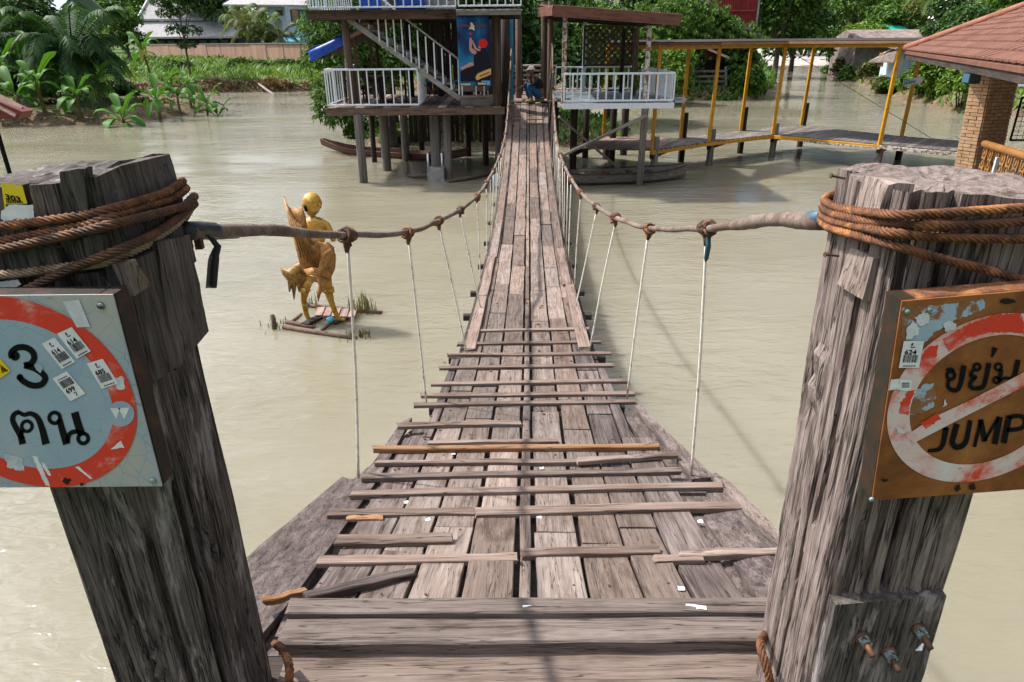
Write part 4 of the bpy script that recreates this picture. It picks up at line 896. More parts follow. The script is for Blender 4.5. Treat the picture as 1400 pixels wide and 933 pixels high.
def plume(name, out, dy, mat, th=.04, bend=0., grow=1.1):
    """feathered plate: outline in photo pixels at depth SYs+dy, bowed by bend, given thickness"""
    cx_ = sum(p[0] for p in out) / len(out); cy_ = sum(p[1] for p in out) / len(out); out = [(cx_ + (x - cx_) * grow, cy_ + (y - cy_) * grow) for x, y in out]
    def pt(x, y, d): return sp(x, y, dy + d + bend * (((x - cx_) / 30) ** 2 + ((y - cy_) / 45) ** 2))
    rings = []; v = []; f = []; n = len(out)
    for q, d in ((1, 0), (.72, -.02), (.4, -.035)): rings.append([pt(cx_ + (x - cx_) * q, cy_ + (y - cy_) * q, d) for x, y in out])
    fr = [p for r_ in rings for p in r_]; bk = [p + Vector((0, th, 0)) for p in rings[0]]; v = fr + bk
    for r_ in range(2):
        for i in range(n): f.append((r_ * n + i, r_ * n + (i + 1) % n, (r_ + 1) * n + (i + 1) % n, (r_ + 1) * n + i))
    f.append(tuple(2 * n + i for i in range(n))); f.append(tuple(3 * n + i for i in range(n))[::-1])
    for i in range(n): f.append((i, 3 * n + i, 3 * n + (i + 1) % n, (i + 1) % n))
    o = put(name, v, f, mat, stt); b_ = bmesh.new(); b_.from_mesh(o.data); bmesh.ops.recalc_face_normals(b_, faces=b_.faces); b_.to_mesh(o.data); b_.free(); o.data.polygons.foreach_set('use_smooth', [True] * len(o.data.polygons)); return o
plume('tail_plume', [(390, 274), (396, 288), (402, 291), (404, 287), (409, 291), (413, 288), (417, 300), (420, 318), (424, 334), (434, 345), (443, 340), (447, 334), (449, 350), (444, 366), (432, 376), (420, 374), (411, 360), (406, 340), (402, 322), (397, 306)], -.16, m_goldbrown, bend=.05)
plume('hip_wing', [(438, 336), (447, 335), (454, 341), (457, 354), (456, 368), (451, 380), (443, 386), (434, 385), (424, 378), (417, 368), (427, 372), (436, 366), (439, 352)], -.22, m_goldbrown, bend=.06)
plume('tail_feathers', [(385, 368), (394, 371), (402, 365), (414, 358), (422, 366), (424, 376), (420, 385), (412, 388), (408, 398), (405, 388), (402, 408), (399, 392), (396, 399), (394, 384), (388, 376)], -.05, m_golddark, bend=.05)
plume('hanging_feathers', [(433, 380), (446, 383), (443, 396), (438, 402), (435, 412), (433, 400), (436, 392)], -.25, m_goldbrown)
for k in range(5):   # scalloped feather ridges on the hip wing
    MB().tube(catmull([sp(424 + k * 4, 377 - k * 2, -.285), sp(436 + k * 3.4, 378 - k * 5.5, -.30), sp(441 + k * 2.6, 362 - k * 4, -.29), sp(444 + k * 2, 346 - k * 1.5, -.28)], .04), .010, 5).build('feather_ridge', m_goldbrown, stt, True)
for k in range(6): rod('feather_ridge', sp(394 + k * 3.2, 292 + k * 3, -.2), sp(412 + k * 4.5, 352 + k * 3.5, -.235), .009, m_golddark, stt, 5)
MB().tube(catmull([sp(424, 346, -.10), sp(434, 350, -.13), sp(441, 346, -.06), sp(434, 343, .07), sp(425, 344, .04), sp(424, 346, -.10)], .03), .02, 6).build('belt', m_golddark, stt, True)
for (x, y, d) in ((416, 396, .03), (449, 397, -.03)):
    MB().tube([sp(x, y - 4, d), sp(x + .5, y + 2, d)], [.072, .082], 12).build('knee_cuff', m_gold, stt, True)
raft = thing('raft', 'small half sunk raft of bamboo poles and boards under the golden statue', 'raft', at_z(440, 444, 0))
def wz(px, py, z=.03): return at_z(px, py, z)
for (a, b_, r) in (((388, 447), (487, 464), .04), ((392, 440), (430, 449), .035), ((420, 417), (522, 429), .04), ((398, 441), (412, 430), .025), ((440, 452), (476, 424), .025)):
    MB().tube([wz(*a), wz((a[0] + b_[0]) / 2, (a[1] + b_[1]) / 2, .02), wz(*b_, .0)], r * .9, 8).build('bamboo_pole', m_brown, raft, True)
for k in range(5):
    x = 436 + k * 11; beam('board', wz(x, 432 + k * .6, .07), wz(x + 4, 421 + k * .8, .07), .1, .03, m_pinktim, raft, rough=.006, seg=2, var=k)
for (a, b_) in (((417, 444), (436, 434)), ((454, 442), (474, 433))): beam('foot_board', wz(*a, .035), wz(*b_, .035), .12, .04, m_dark, raft, rough=.006, seg=2)
p = wz(376, 447); MB().tube([p + Vector((0, 0, -.1)), p + Vector((-.01, 0, .17))], .03, 7).build('stake', m_brown, raft, True)
cup = wz(452, 441, .03); cp = MB().tube([cup, cup + Vector((0, 0, .02)), cup + Vector((0, 0, .06)), cup + Vector((0, 0, .075))], [.03, .052, .05, .03], 12).build('floating_bowl', newmat('turquoise_plastic', (.08, .42, .55), .35)[0], None, True)
tag(cp, 'small turquoise bowl floating between the statue feet', 'bowl')
m_weed = leafm('weed_leaves', (.06, .085, .02), (.17, .16, .05), .25, (.25, .19, .09))
def blades(name, base, n, spread, h, mat, parent=None, seed=0, wd=.008, lean=.35):
    rr = random.Random(seed); v = []; f = []
    for i in range(n):
        b0 = Vector(base) + Vector((rr.gauss(0, spread), rr.gauss(0, spread), 0)); a = rr.uniform(0, 6.3); hh = h * rr.uniform(.4, 1.1); ln = lean * rr.uniform(.2, 1.2) * hh
        d = Vector((math.cos(a), math.sin(a), 0)); s = Vector((-d.y, d.x, 0)) * wd * rr.uniform(.6, 1.3); k = len(v)
        m = b0 + d * ln * .35 + Vector((0, 0, hh * .6)); t = b0 + d * ln + Vector((0, 0, hh * rr.uniform(.8, 1)))
        v += [b0 - s, b0 + s, m + s * .8, m - s * .8, t]; f += [(k, k + 1, k + 2, k + 3), (k + 3, k + 2, k + 4)]
    return put(name, v, f, mat, parent)
for i, (x, y, n, h, lab) in enumerate(((496, 426, 70, .32, 'tuft of weeds growing on the right corner of the raft'), (487, 462, 40, .12, 'low weed clump at the front corner of the raft'), (378, 447, 36, .11, 'weeds on the left tip of the raft'), (426, 420, 18, .2, 'few thin weeds behind the statue legs'))):
    tag(blades('weed_tuft', wz(x, y, .0), n, .09 if i < 3 else .05, h, m_weed, None, i), lab, 'weeds', 'weeds on the raft', 'stuff')
# ---- man crouching at the far end of the bridge
m_skin = newmat('tanned_skin', (.22, .105, .06), .55)[0]; m_jacket = newmat('black_jacket', (.011, .013, .02), .8)[0]; m_jeans = blot('blue_jeans', (.03, .13, .28), (.018, .07, .16), 12, .45, .65, rough=.9)
m_cap = newmat('cream_cap', (.80, .74, .64), .8)[0]; m_shoe = newmat('tan_sandal', (.35, .23, .12), .7)[0]
mb0 = at_z(731, 139, 1.93); per = thing('person', 'man in black jacket blue jeans and cream cap crouching at the bridge end', 'person', mb0)
Mp = Matrix.Translation(mb0) @ Matrix.Rotation(R(20), 4, 'Z')
P = [(.16, 0, .19, .12), (.17, 0, .32, .12), (.12, 0, .46, .135), (.04, 0, .58, .12, .10), (-.03, 0, .66, .052), (-.09, 0, .745, .06)]
E = [(0, 1), (1, 2), (2, 3), (3, 4), (4, 5)]
def limb(at, pts):
    k = at
    for p in pts: P.append(p); E.append((k, len(P) - 1)); k = len(P) - 1
    return k
wr = {}
for s in (-1, 1):
    wr[s] = limb(3, [(.02, .17 * s, .58, .06), (-.16, .17 * s, .43, .045), (-.22, .06 * s, .60, .032)] if s < 0 else [(.02, .17, .58, .06), (-.17, .20, .42, .045), (-.33, .12, .40, .032)])
    limb(0, [(.08, .10 * s, .18, .088), (-.25, .13 * s, .48, .062), (-.17, .12 * s, .25, .05), (-.13, .12 * s, .07, .04), (-.27, .13 * s, .03, .033)])
hand(Matrix.Translation((-.22, -.06, .60)) @ Matrix.Rotation(R(-100), 4, 'Y'), 1, (P, E, wr[-1])); hand(Matrix.Translation((-.33, .12, .40)) @ Matrix.Rotation(R(160), 4, 'Z') @ Matrix.Rotation(R(20), 4, 'Y'), -1, (P, E, wr[1]))
skinned('body', P, E, m_skin, per, 2, 0, Mp)
J = [(.17, 0, .27, .135), (.13, 0, .44, .15), (.045, 0, .585, .132, .112), (-.02, 0, .645, .062), (.02, .175, .58, .072), (-.17, .20, .42, .056), (-.30, .135, .405, .042), (.02, -.175, .58, .072), (-.16, -.17, .43, .056), (-.21, -.08, .56, .042)]
skinned('jacket', J, [(0, 1), (1, 2), (2, 3), (2, 4), (4, 5), (5, 6), (2, 7), (7, 8), (8, 9)], m_jacket, per, 2, 0, Mp)
J = [(.17, 0, .20, .135), (.07, .105, .19, .098), (-.25, .13, .485, .073), (-.18, .12, .28, .062), (-.145, .12, .11, .052), (.07, -.105, .19, .098), (-.25, -.13, .485, .073), (-.18, -.12, .28, .062), (-.145, -.12, .11, .052)]
skinned('jeans', J, [(0, 1), (1, 2), (2, 3), (3, 4), (0, 5), (5, 6), (6, 7), (7, 8)], m_jeans, per, 2, 0, Mp)
v = []; f = []; nu, nv = 18, 12
for i in range(nv + 1):
    th = math.pi * i / nv
    for k in range(nu):
        a = 2 * math.pi * k / nu; r_ = math.sin(th) ** .85; x, y, z = .095 * r_ * math.cos(a), .078 * r_ * math.sin(a), .118 * math.cos(th); fr = max(0, -math.cos(a)) * r_
        if z < 0: x = x * (1 + z * 2) - .012; y *= 1 + z * 2.6
        x -= .022 * fr * math.exp(-((z + .012) / .02) ** 2) * (abs(math.sin(a)) < .35); x -= .008 * fr * math.exp(-((z + .055) / .012) ** 2); x += .010 * math.exp(-((z - .015) / .014) ** 2) * fr
        v.append(Mp @ Vector((-.115 + x, y, .815 + z)))
for i in range(nv):
    for k in range(nu): f.append((i * nu + k, (i + 1) * nu + k, (i + 1) * nu + (k + 1) % nu, i * nu + (k + 1) % nu))
put('head', v, f, m_skin, per, True)
v = []; f = []
for i in range(6):
    th = math.pi * .5 * i / 5
    for k in range(18):
        a = 2 * math.pi * k / 18; v.append(Mp @ Vector((-.112 + .107 * math.sin(th + .02) * math.cos(a), .09 * math.sin(th + .02) * math.sin(a), .845 + .105 * math.cos(th))))
for i in range(5):
    for k in range(18): f.append((i * 18 + k, (i + 1) * 18 + k, (i + 1) * 18 + (k + 1) % 18, i * 18 + (k + 1) % 18))
capo = put('cap', v, f, m_cap, per, True)
put('brim', [Mp @ Vector(q) for q in [(-.19, -.07, .848), (-.25, -.05, .838), (-.275, 0, .834), (-.25, .05, .838), (-.19, .07, .848), (-.19, -.07, .858), (-.25, -.05, .848), (-.275, 0, .844), (-.25, .05, .848), (-.19, .07, .858)]], [(0, 1, 2, 3, 4), (9, 8, 7, 6, 5), (0, 5, 6, 1), (1, 6, 7, 2), (2, 7, 8, 3), (3, 8, 9, 4), (4, 9, 5, 0)], m_cap, capo)
for s in (-1, 1):
    MB().tube([Mp @ Vector((-.10, .12 * s, .03)), Mp @ Vector((-.2, .125 * s, .028)), Mp @ Vector((-.32, .13 * s, .022))], [.042, .047, .036], 8).build('shoe', m_shoe, per, True)
    MB().tube([Mp @ Vector((-.115, .075 * s, .82)), Mp @ Vector((-.115, .085 * s, .80))], [.016, .011], 6).build('ear', m_skin, per, True)
MB().box(Mp @ Vector((.15, 0, .045)), (.26, .30, .09)).build('low_stool', m_cleat, None)
o = bpy.data.objects['low_stool']; tag(o, 'low wooden block under the crouching man', 'stool')
# ================================================================== STILT HOUSE (left of the bridge)
FY = 18.8
hs = thing('stilt_house', 'two storey wooden stilt house with white balustrades and outside staircase', 'house', (-2.5, 20.5, 0))
xl = at_y(447, 148, FY).x; xr = at_y(690, 150, FY).x; ZD = 1.95; YB = 23.6
def sq(name, a, b_, w_, mat, par, rough=.0): return beam(name, a, b_, w_, w_, mat, par, rough=rough, seg=3 if rough else 1)
# stilts
ST = [(497, 250, .23), (529, 233.5, .26), (555, 219.5, .23), (597, 244, .27), (613, 244, .22), (682, 236, .2), (512, 222, .16), (640, 214, .2), (664, 226, .18), (577, 210, .18)]
for i, (x, y, d) in enumerate(ST):
    p = at_z(x, y, 0); rod('stilt', (p.x, p.y, -1.1), (p.x + .02, p.y, ZD - .18), d / 2, m_greytim if i < 6 else m_dark, hs, 10, d / 2 * 1.05)
p = at_z(597, 246, 0); MB().box((p.x, p.y, .08), (.46, .46, .5)).build('footing', m_conc, hs)
for dx in (-.19, .19): rod('footing_strut', (p.x + dx, p.y - .2, .3), (p.x + dx, p.y - .2, .75), .025, m_white, hs, 6)
# lower deck
beam('deck_beam', (xl - .05, FY + .05, ZD - .115), (xr, FY + .05, ZD - .115), .10, .18, m_brown, hs, rough=.004, seg=8)
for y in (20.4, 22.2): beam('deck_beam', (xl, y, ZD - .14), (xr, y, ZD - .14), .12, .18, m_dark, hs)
n = int((xr - xl) / .24)
for k in range(n): beam('floor_board', (xl + .12 + k * .24, FY + .0, ZD - .012), (xl + .12 + k * .24, YB, ZD - .012), .225, .024, m_brown if k % 3 else m_pinktim, hs, rough=.003, seg=2, var=k % 5)
def railing(par, a, b_, h, n, mat=None, post=.03, rail=.045, z0=.06, name='baluster'):
    a = Vector(a); b_ = Vector(b_); mat = mat or m_white; up = Vector((0, 0, 1))
    for k in range(n + 1):
        q = a.lerp(b_, k / n); beam(name, q + up * z0, q + up * (h - rail / 2), post, post, mat, par)
    beam('top_rail', a + up * h, b_ + up * h, .05, rail, mat, par); beam('bottom_rail', a + up * z0, b_ + up * z0, .045, .04, mat, par)
x1 = at_y(573, 148, FY).x
railing(hs, (xl + .03, FY + .03, ZD), (x1, FY + .03, ZD), .92, 11)
railing(hs, (xl + .03, FY + .25, ZD), (xl + .03, YB - .6, ZD), .92, 14)
railing(hs, (x1, FY + .25, ZD), (x1, 20.6, ZD), .92, 5)
# upper deck, seen from below
ZU0 = at_y(520, 27, FY).z; ZU1 = at_y(520, 15, FY).z; xu0 = at_y(420, 20, FY).x; xum = at_y(625, 20, FY).x; xu1 = at_y(712, 18, FY).x
beam('upper_beam', (xu0, FY, (ZU0 + ZU1) / 2), (xum, FY, (ZU0 + ZU1) / 2), .12, ZU1 - ZU0, m_brown, hs, rough=.004, seg=8)
zr = at_y(665, 21, FY - .3).z; zr1 = at_y(665, 13, FY - .3).z
beam('upper_beam', (xum, FY - .3, (zr + zr1) / 2), (xu1, FY - .3, (zr + zr1) / 2), .14, zr1 - zr, m_greytim, hs, rough=.004, seg=5)
for k in range(int((xu1 - xu0) / .26)):
    xk = xu0 + .13 + k * .26; beam('upper_floor_board', (xk, FY - .2, ZU1 + .0), (xk, YB if xk < xum else 19.6, ZU1 + .0), .25, .03, m_dark, hs)
for y in (19.4, 21.2, 22.6): beam('upper_joist', (xu0, y, ZU1 - .11), (xum if y > 20 else xu1, y, ZU1 - .11), .1, .18, m_dark, hs)
railing(hs, (xu0 + .05, FY, ZU1 + .02), (xum - .03, FY, ZU1 + .02), 1.0, 17); railing(hs, (xu0 + .05, FY + .2, ZU1 + .02), (xu0 + .05, YB, ZU1 + .02), 1.0, 16)
railing(hs, (xum + .06, FY - .3, zr1 + .02), (xu1, FY - .3, zr1 + .02), 1.0, 8)
# upper room front: pale board wall with blue tarpaulin sheets
zb = ZU1 + .02
for k in range(12): beam('wall_board', (xum - .2 - k * .2, FY + 1.2, zb), (xum - .2 - k * .2, FY + 1.2, zb + 2.2), .19, .03, m_conc, hs, up=(0, 1, 0))
def cloth(name, P00, P10, P11, P01, mat, par, nu=14, nv=8, amp=.03, th=.004, k=7.):
    P00, P10, P11, P01 = map(Vector, (P00, P10, P11, P01)); v = []; f = []; nrm = (P10 - P00).cross(P01 - P00).normalized()
    for j in range(nv + 1):
        for i in range(nu + 1):
            u, w_ = i / nu, j / nv; p = P00.lerp(P10, u).lerp(P01.lerp(P11, u), w_); v.append(p + nrm * amp * noise.noise(p * k * .4) * 2)
    N = len(v); v += [p - nrm * th for p in v]; q = nu + 1
    for j in range(nv):
        for i in range(nu): a = j * q + i; f += [(a, a + 1, a + q + 1, a + q), (N + a, N + a + q, N + a + q + 1, N + a + 1)]
    bd = [i for i in range(nu)] + [j * q + nu for j in range(nv)] + [nv * q + i for i in range(nu, 0, -1)] + [j * q for j in range(nv, 0, -1)]
    for i in range(len(bd)): a, b_ = bd[i], bd[(i + 1) % len(bd)]; f.append((a, N + a, N + b_, b_))
    return put(name, v, f, mat, par, True)
for xa, xb in ((491, 522), (542, 582)):
    A = at_y(xa, 12, FY + .6).x; B = at_y(xb, 12, FY + .6).x; cloth('tarpaulin', (A, FY + .6, zb), (B, FY + .6, zb), (B, FY + .6, zb + 1.3), (A, FY + .6, zb + 1.3), m_tarp, hs, amp=.05)
sq('upper_post', (at_y(536, 10, FY + .5).x, FY + .5, zb), (at_y(536, 10, FY + .5).x, FY + .5, zb + 1.8), .12, m_brown, hs)
# posts between the decks
for (xa, Y, mt, wd) in ((477, FY + .45, m_brown, .2), (679, FY + .1, m_brown, .22), (691, FY + 1.3, m_dark, .24), (560, 22.4, m_dark, .2), (517, 21.5, m_brown, .1), (601, 22.6, m_dark, .2), (640, 22.6, m_dark, .22)):
    x = at_y(xa, 90, Y).x; rod('house_post', (x, Y, ZD), (x + .01, Y, ZU1 - .1), wd / 2, mt, hs, 10)
x = at_y(698.5, 70, 20.9).x; sq('blue_post', (x, 20.9, ZD), (x, 20.9, ZU1), .14, m_bluepaint, hs)
x = at_y(709, 70, 21.6).x; rod('house_post', (x, 21.6, 1.2), (x, 21.6, ZU1 + .1), .09, m_brown, hs, 10)
# dark boarded back of both storeys
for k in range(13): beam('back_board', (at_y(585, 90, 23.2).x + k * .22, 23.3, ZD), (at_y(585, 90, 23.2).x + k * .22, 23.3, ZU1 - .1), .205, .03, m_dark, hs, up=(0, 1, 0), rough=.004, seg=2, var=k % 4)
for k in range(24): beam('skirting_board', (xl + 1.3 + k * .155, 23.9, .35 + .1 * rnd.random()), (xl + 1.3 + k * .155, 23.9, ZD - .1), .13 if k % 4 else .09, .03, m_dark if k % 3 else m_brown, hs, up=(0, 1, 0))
# staircase
sa, sb = at_y(476, 25, FY + .25), at_y(629, 134, FY + .25)
for dy in (0, .85): beam('stringer', sa + Vector((0, dy, -.03 + dy * .15)), sb + Vector((0, dy, -.03 + dy * .15)), .045, .13, m_conc, hs)
ns = 12
for k in range(ns):
    p = sa.lerp(sb, (k + .6) / ns); beam('tread', p + Vector((.02, .03, .12)), p + Vector((.02, .82, .12)), .25, .035, m_greytim, hs); 
    MB().box(p + Vector((-.10, .42, .2)), (.02, .76, .14)).build('riser', m_white, hs)
ra, rb = at_y(519, 0, FY + .2), at_y(629, 83, FY + .2)
beam('stair_rail', at_y(553, 25, FY + .2), rb, .045, .045, m_conc, hs); beam('stair_rail', at_y(517, -6, FY + .2), at_y(553, 25, FY + .2), .045, .045, m_white, hs)
for k in range(11):
    t = k / 10; x = 519 + t * 109; yb = 57 + t * 73; yt = 27 if x < 552 else 27 + (x - 553) * .737
    pb, pt_ = at_y(x, yb, FY + .2), at_y(x, yt, FY + .2); pt_.x = pb.x; beam('stair_baluster', pb, pt_, .032, .032, m_white, hs)
# low bench below the banner, and cross braces beside the stairs
xa, xb = at_y(628, 125, FY + .15).x, at_y(672, 125, FY + .15).x
beam('planter_shelf', (xa, FY + .25, at_y(650, 132, FY + .2).z), (xb + .05, FY + .25, at_y(650, 132, FY + .2).z), .3, .04, m_greytim, hs)
MB().box(((xa + xb) / 2, FY + .2, ZD + .09), (xb - xa - .05, .2, .26)).build('planter_box', m_greytim, hs)
for xx in (632, 651, 662): q = at_y(xx, 125, FY + .15); beam('shelf_post', (q.x, FY + .15, ZD + .2), (q.x, FY + .15, ZD + .52), .03, .03, m_white, hs)
MB().box(((xa + xb) / 2, FY + .3, ZD + .42), (xb - xa - .15, .02, .14)).build('shelf_panel', m_pinktim, hs)
q0, q1 = at_y(578, 140, 20.2), at_y(605, 112, 20.2); beam('brace', q0, q1, .03, .03, m_greytim, hs); q0, q1 = at_y(576, 112, 20.25), at_y(604, 140, 20.25); beam('brace', q0, q1, .03, .03, m_greytim, hs)
beam('cross_bar', at_y(572, 111, 20.3), at_y(628, 111, 20.3), .04, .05, m_bluepaint, hs)
# awning with the blue tarpaulin at the left side
aw0, aw1 = at_y(421, 71, 19.6), at_y(497, 36, 19.6); dv = Vector((0, 2.6, 0))
cloth('awning_tarpaulin', aw0, aw1, aw1 + dv, aw0 + dv, m_tarp, hs, 18, 10, .05, k=9)
cloth('awning_flap', aw0 + Vector((.05, -.02, -.26)), aw0.lerp(aw1, .72) + Vector((0, -.02, -.24)), aw0.lerp(aw1, .72), aw0, m_tarp, hs, 14, 3, .03, k=9)
for dy in (.1, 1.3, 2.5): beam('rafter', aw0 + Vector((.1, dy, -.1)), aw1 + Vector((.4, dy, .10)), .06, .1, m_orange if dy < 1 else m_brown, hs)
for dy in (.12, 2.4): q = aw0.lerp(aw1, .8) + Vector((0, dy, 0)); beam('brace', (q.x, q.y, ZD), (q.x, q.y, q.z), .08, .08, m_brown, hs)
MB().tube([at_y(440, 102, 20.6), at_y(480, 99, 20.6)], .07, 8).build('log_rail', m_greytim, hs, True)
# a hanging advertisement sheet: diver in a red cap
bn = thing('banner', 'tall dark blue advertising banner showing a person in red cap', 'banner', at_y(648, 118, FY - .22))
BP = Plane((0, FY - .22, 0), (0, -1, 0))
m_ban, nt, b = newmat('printed_vinyl', rough=.6, spec=.12); zz = nd(nt, 'TexCoord')
nA = noi(nt, objvec(nt, (1.6, 1.6, 1.1), False), 1, 3, .5, .3); cn(nt, ramp(nt, nA, [(.36, (.012, .02, .06)), (.5, (.012, .06, .17)), (.64, (.02, .20, .36))]), b.inputs['Base Color'])
cloth('sheet', BP.hit(628, 118), BP.hit(672, 118), BP.hit(668, 20), BP.hit(624, 22), m_ban, bn, 10, 16, .006)
def pm(n, c): return newmat(n, c, .6, spec=.12)[0]
m_bd, m_bs, m_br, m_bo, m_bw, m_bp = pm('print_dark', (.01, .011, .02)), pm('print_skin', (.42, .22, .20)), pm('print_red', (.50, .02, .02)), pm('print_orange', (.58, .33, .10)), pm('print_cream', (.62, .48, .34)), pm('print_violet', (.10, .05, .09))
B6 = lambda pts: [(600 + x / 6.667, y / 6.667) for x, y in pts]; ci = lambda x, y, r0, r1=None: B6([(x + r0 * math.cos(a), y + (r1 or r0) * math.sin(a)) for a in [2 * math.pi * i / 18 for i in range(18)]])
lf = .03
flat('print_shape', BP, [B6([(172, 245), (200, 210), (260, 225), (300, 240), (390, 215), (430, 235), (425, 248), (200, 250)])], m_bp, bn, lf)
flat('print_shape', BP, [B6([(320, 480), (350, 460), (390, 455), (440, 470), (465, 520), (478, 640), (470, 745), (200, 745), (195, 660), (240, 620), (318, 600)])], m_bd, bn, lf)
flat('print_shape', BP, [B6([(192, 622), (215, 610), (290, 568), (318, 575), (318, 600), (250, 622), (215, 642)])], m_bs, bn, lf + .002)
flat('print_shape', BP, [B6([(280, 350), (298, 345), (305, 400), (300, 440), (345, 470), (335, 500), (300, 490), (278, 460), (276, 400)])], m_bs, bn, lf + .002)
flat('print_shape', BP, [B6([(296, 360), (312, 375), (345, 440), (385, 460), (365, 470), (325, 450)])], m_bs, bn, lf + .004)
flat('print_shape', BP, [ci(402, 398, 42, 44)], m_br, bn, lf + .006); flat('print_shape', BP, [B6([(362, 400), (372, 380), (385, 410), (380, 450), (362, 440)])], m_bs, bn, lf + .004)
flat('print_shape', BP, [B6([(286, 205), (305, 210), (324, 240), (326, 285), (312, 275), (298, 268), (276, 268), (276, 255), (292, 248)])], m_bw, bn, lf + .002)
flat('print_shape', BP, [ci(290, 310, 14, 10)], m_br, bn, lf + .002)
flat('print_label', BP, [B6([(335, 705), (352, 675), (430, 640), (474, 625), (476, 680), (420, 705), (395, 712), (350, 735), (338, 722)])], m_bo, bn, lf + .006)
flat('print_lettering', BP, [B6([(372 + 13 * k, 690 - 5 * k), (380 + 13 * k, 687 - 5 * k), (382 + 13 * k, 700 - 5 * k), (374 + 13 * k, 703 - 5 * k)]) for k in range(7)], m_black, bn, lf + .010)
flat('print_lettering', BP, [B6([(200 + 13 * k, 764), (209 + 13 * k, 764), (209 + 13 * k, 780), (200 + 13 * k, 780)]) for k in range(7)] + [B6([(358 + 12 * k, 756), (367 + 12 * k, 756), (367 + 12 * k, 774), (358 + 12 * k, 774)]) for k in range(6)], m_bw, bn, lf + .006)
flat('print_shape', BP, [B6([(388, 738), (466, 738), (466, 778), (434, 778), (434, 752), (388, 750)])], pm('print_blue', (.10, .32, .55)), bn, lf + .008)
for (x, y) in ((626, 22), (667, 20)): q = BP.hit(x, y); MB().tube([q, q + Vector((0, .02, .10))], .008, 5).build('hanging_cord', m_white, bn)
# table and chairs on the lower deck
def chair(loc, rz, lab):
    t = thing('wooden_chair', lab, 'chair', loc, 'dark chairs on the lower deck', rz); M = W[t]
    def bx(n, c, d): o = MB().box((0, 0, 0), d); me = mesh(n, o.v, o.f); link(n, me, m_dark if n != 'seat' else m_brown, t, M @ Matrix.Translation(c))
    bx('seat', (0, 0, .44), (.44, .42, .04))
    for x in (-.2, .2):
        bx('leg', (x, -.19, .21), (.045, .045, .42)); bx('rear_leg', (x, .19, .47), (.045, .045, .94))
    for k in range(3): bx('back_slat', (0, .19, .58 + k * .15), (.38, .025, .07))
    return t
for i, (x, Y, a, lab) in enumerate(((486, 20.3, 2.6, 'dark ladder back chair beside the left railing of the stilt house'), (508, 20.6, 3.6, 'dark ladder back chair just left of the round table'), (545, 20.4, -1.4, 'dark ladder back chair right of the round table'))):
    chair((at_y(x, 120, Y).x, Y, ZD), a, lab)
tx = at_y(524, 118, 20.3).x; tb = thing('round_table', 'round wooden table behind the white lower railing', 'table', (tx, 20.3, ZD))
v, f = tube_geo([(tx, 20.3, ZD + .70), (tx, 20.3, ZD + .74)], .45, 20); put('tabletop', v, f, m_brown, tb); v, f = tube_geo([(tx, 20.3, ZD), (tx, 20.3, ZD + .05), (tx, 20.3, ZD + .08), (tx, 20.3, ZD + .70)], [.25, .22, .06, .06], 12); put('pedestal', v, f, m_dark, tb)
# landing between house and pavilion, with bamboo fence and cable towers
ld = thing('landing', 'timber landing with low bamboo pole fence where the bridge ends', 'platform', (.6, 21.8, 0))
for k in range(15): beam('floor_board', (-.25, 20.5 + k * .2, ZD - .02), (1.42, 20.5 + k * .2, ZD - .02), .185, .03, m_pinktim if k % 2 else m_deck, ld, rough=.003, seg=3, var=k % 5)
for x in (-.1, .6, 1.3): beam('joist', (x, 20.4, ZD - .12), (x, 23.5, ZD - .12), .1, .16, m_dark, ld)
for x, y in ((-.1, 20.6), (1.3, 20.6), (-.1, 23.3), (1.3, 23.3)): rod('stilt', (x, y, -1), (x, y, ZD - .2), .11, m_dark, ld, 9)
for k in range(6): MB().tube([(-.3, 23.3 - .02 * (k % 2), ZD + .12 + k * .14), (.7, 23.3, ZD + .13 + k * .14 + rnd.uniform(-.02, .02)), (1.5, 23.3, ZD + .12 + k * .14)], .035, 7).build('fence_pole', m_bamboo if k > 2 else m_greytim, ld, True)
for k in range(6): rod('fence_upright', (-.2 + k * .3, 23.25, ZD), (-.2 + k * .3, 23.25, ZD + .9), .022, m_dark, ld, 6)
for (xa, wd) in ((752, .16), (744, .2)):
    Y = 20.75 if xa == 752 else 21.3; x = at_y(xa, 60, Y).x; rod('cable_tower_post', (x, Y, -.6), (x + .01, Y, 4.5), wd / 2, m_brown, ld, 10)
x = at_y(697, 80, 20.7).x; rod('cable_tower_post', (x - .1, 20.7, -.6), (x - .1, 20.7, 4.3), .07, m_brown, ld, 10)
# ================================================================== OPEN PAVILION right of the bridge
pv = thing('open_pavilion', 'open white railed pavilion on stilts under a flat brown roof', 'pavilion', (2.6, 19.5, 0)); PY = 17.3
px0, px1 = at_y(769, 148, PY).x, at_y(921, 148, PY).x; PB = 21.7; z0, z1 = at_y(840, 149, PY).z, at_y(840, 141.5, PY).z; ZP = z1
MB().box(((px0 + px1) / 2, PY, (z0 + z1) / 2), (px1 - px0, .05, z1 - z0)).build('front_fascia', m_white, pv)
MB().box((px1 - .02, (PY + PB) / 2 + .03, (z0 + z1) / 2), (.05, PB - PY - .06, z1 - z0)).build('side_fascia', m_white, pv)
for k in range(11): beam('floor_board', (px0 + .12 + k * .243, PY + .03, ZP - .02), (px0 + .12 + k * .243, PB, ZP - .02), .238, .03, m_floor, pv)
hr = at_y(840, 101, PY).z - ZP
railing(pv, (px0 + .03, PY, ZP), (px1 - .03, PY, ZP), hr, 13, post=.035); railing(pv, (px1 - .03, PY + .22, ZP), (px1 - .03, PB, ZP), hr, 24, post=.035); railing(pv, (px0 + .1, PB, ZP), (px1 - .2, PB, ZP), hr, 11, post=.035)
zt = at_y(757, 8, PY - .2); ztr = at_y(931, 21, PY - .2); dz = Vector((0, 0, -.17))
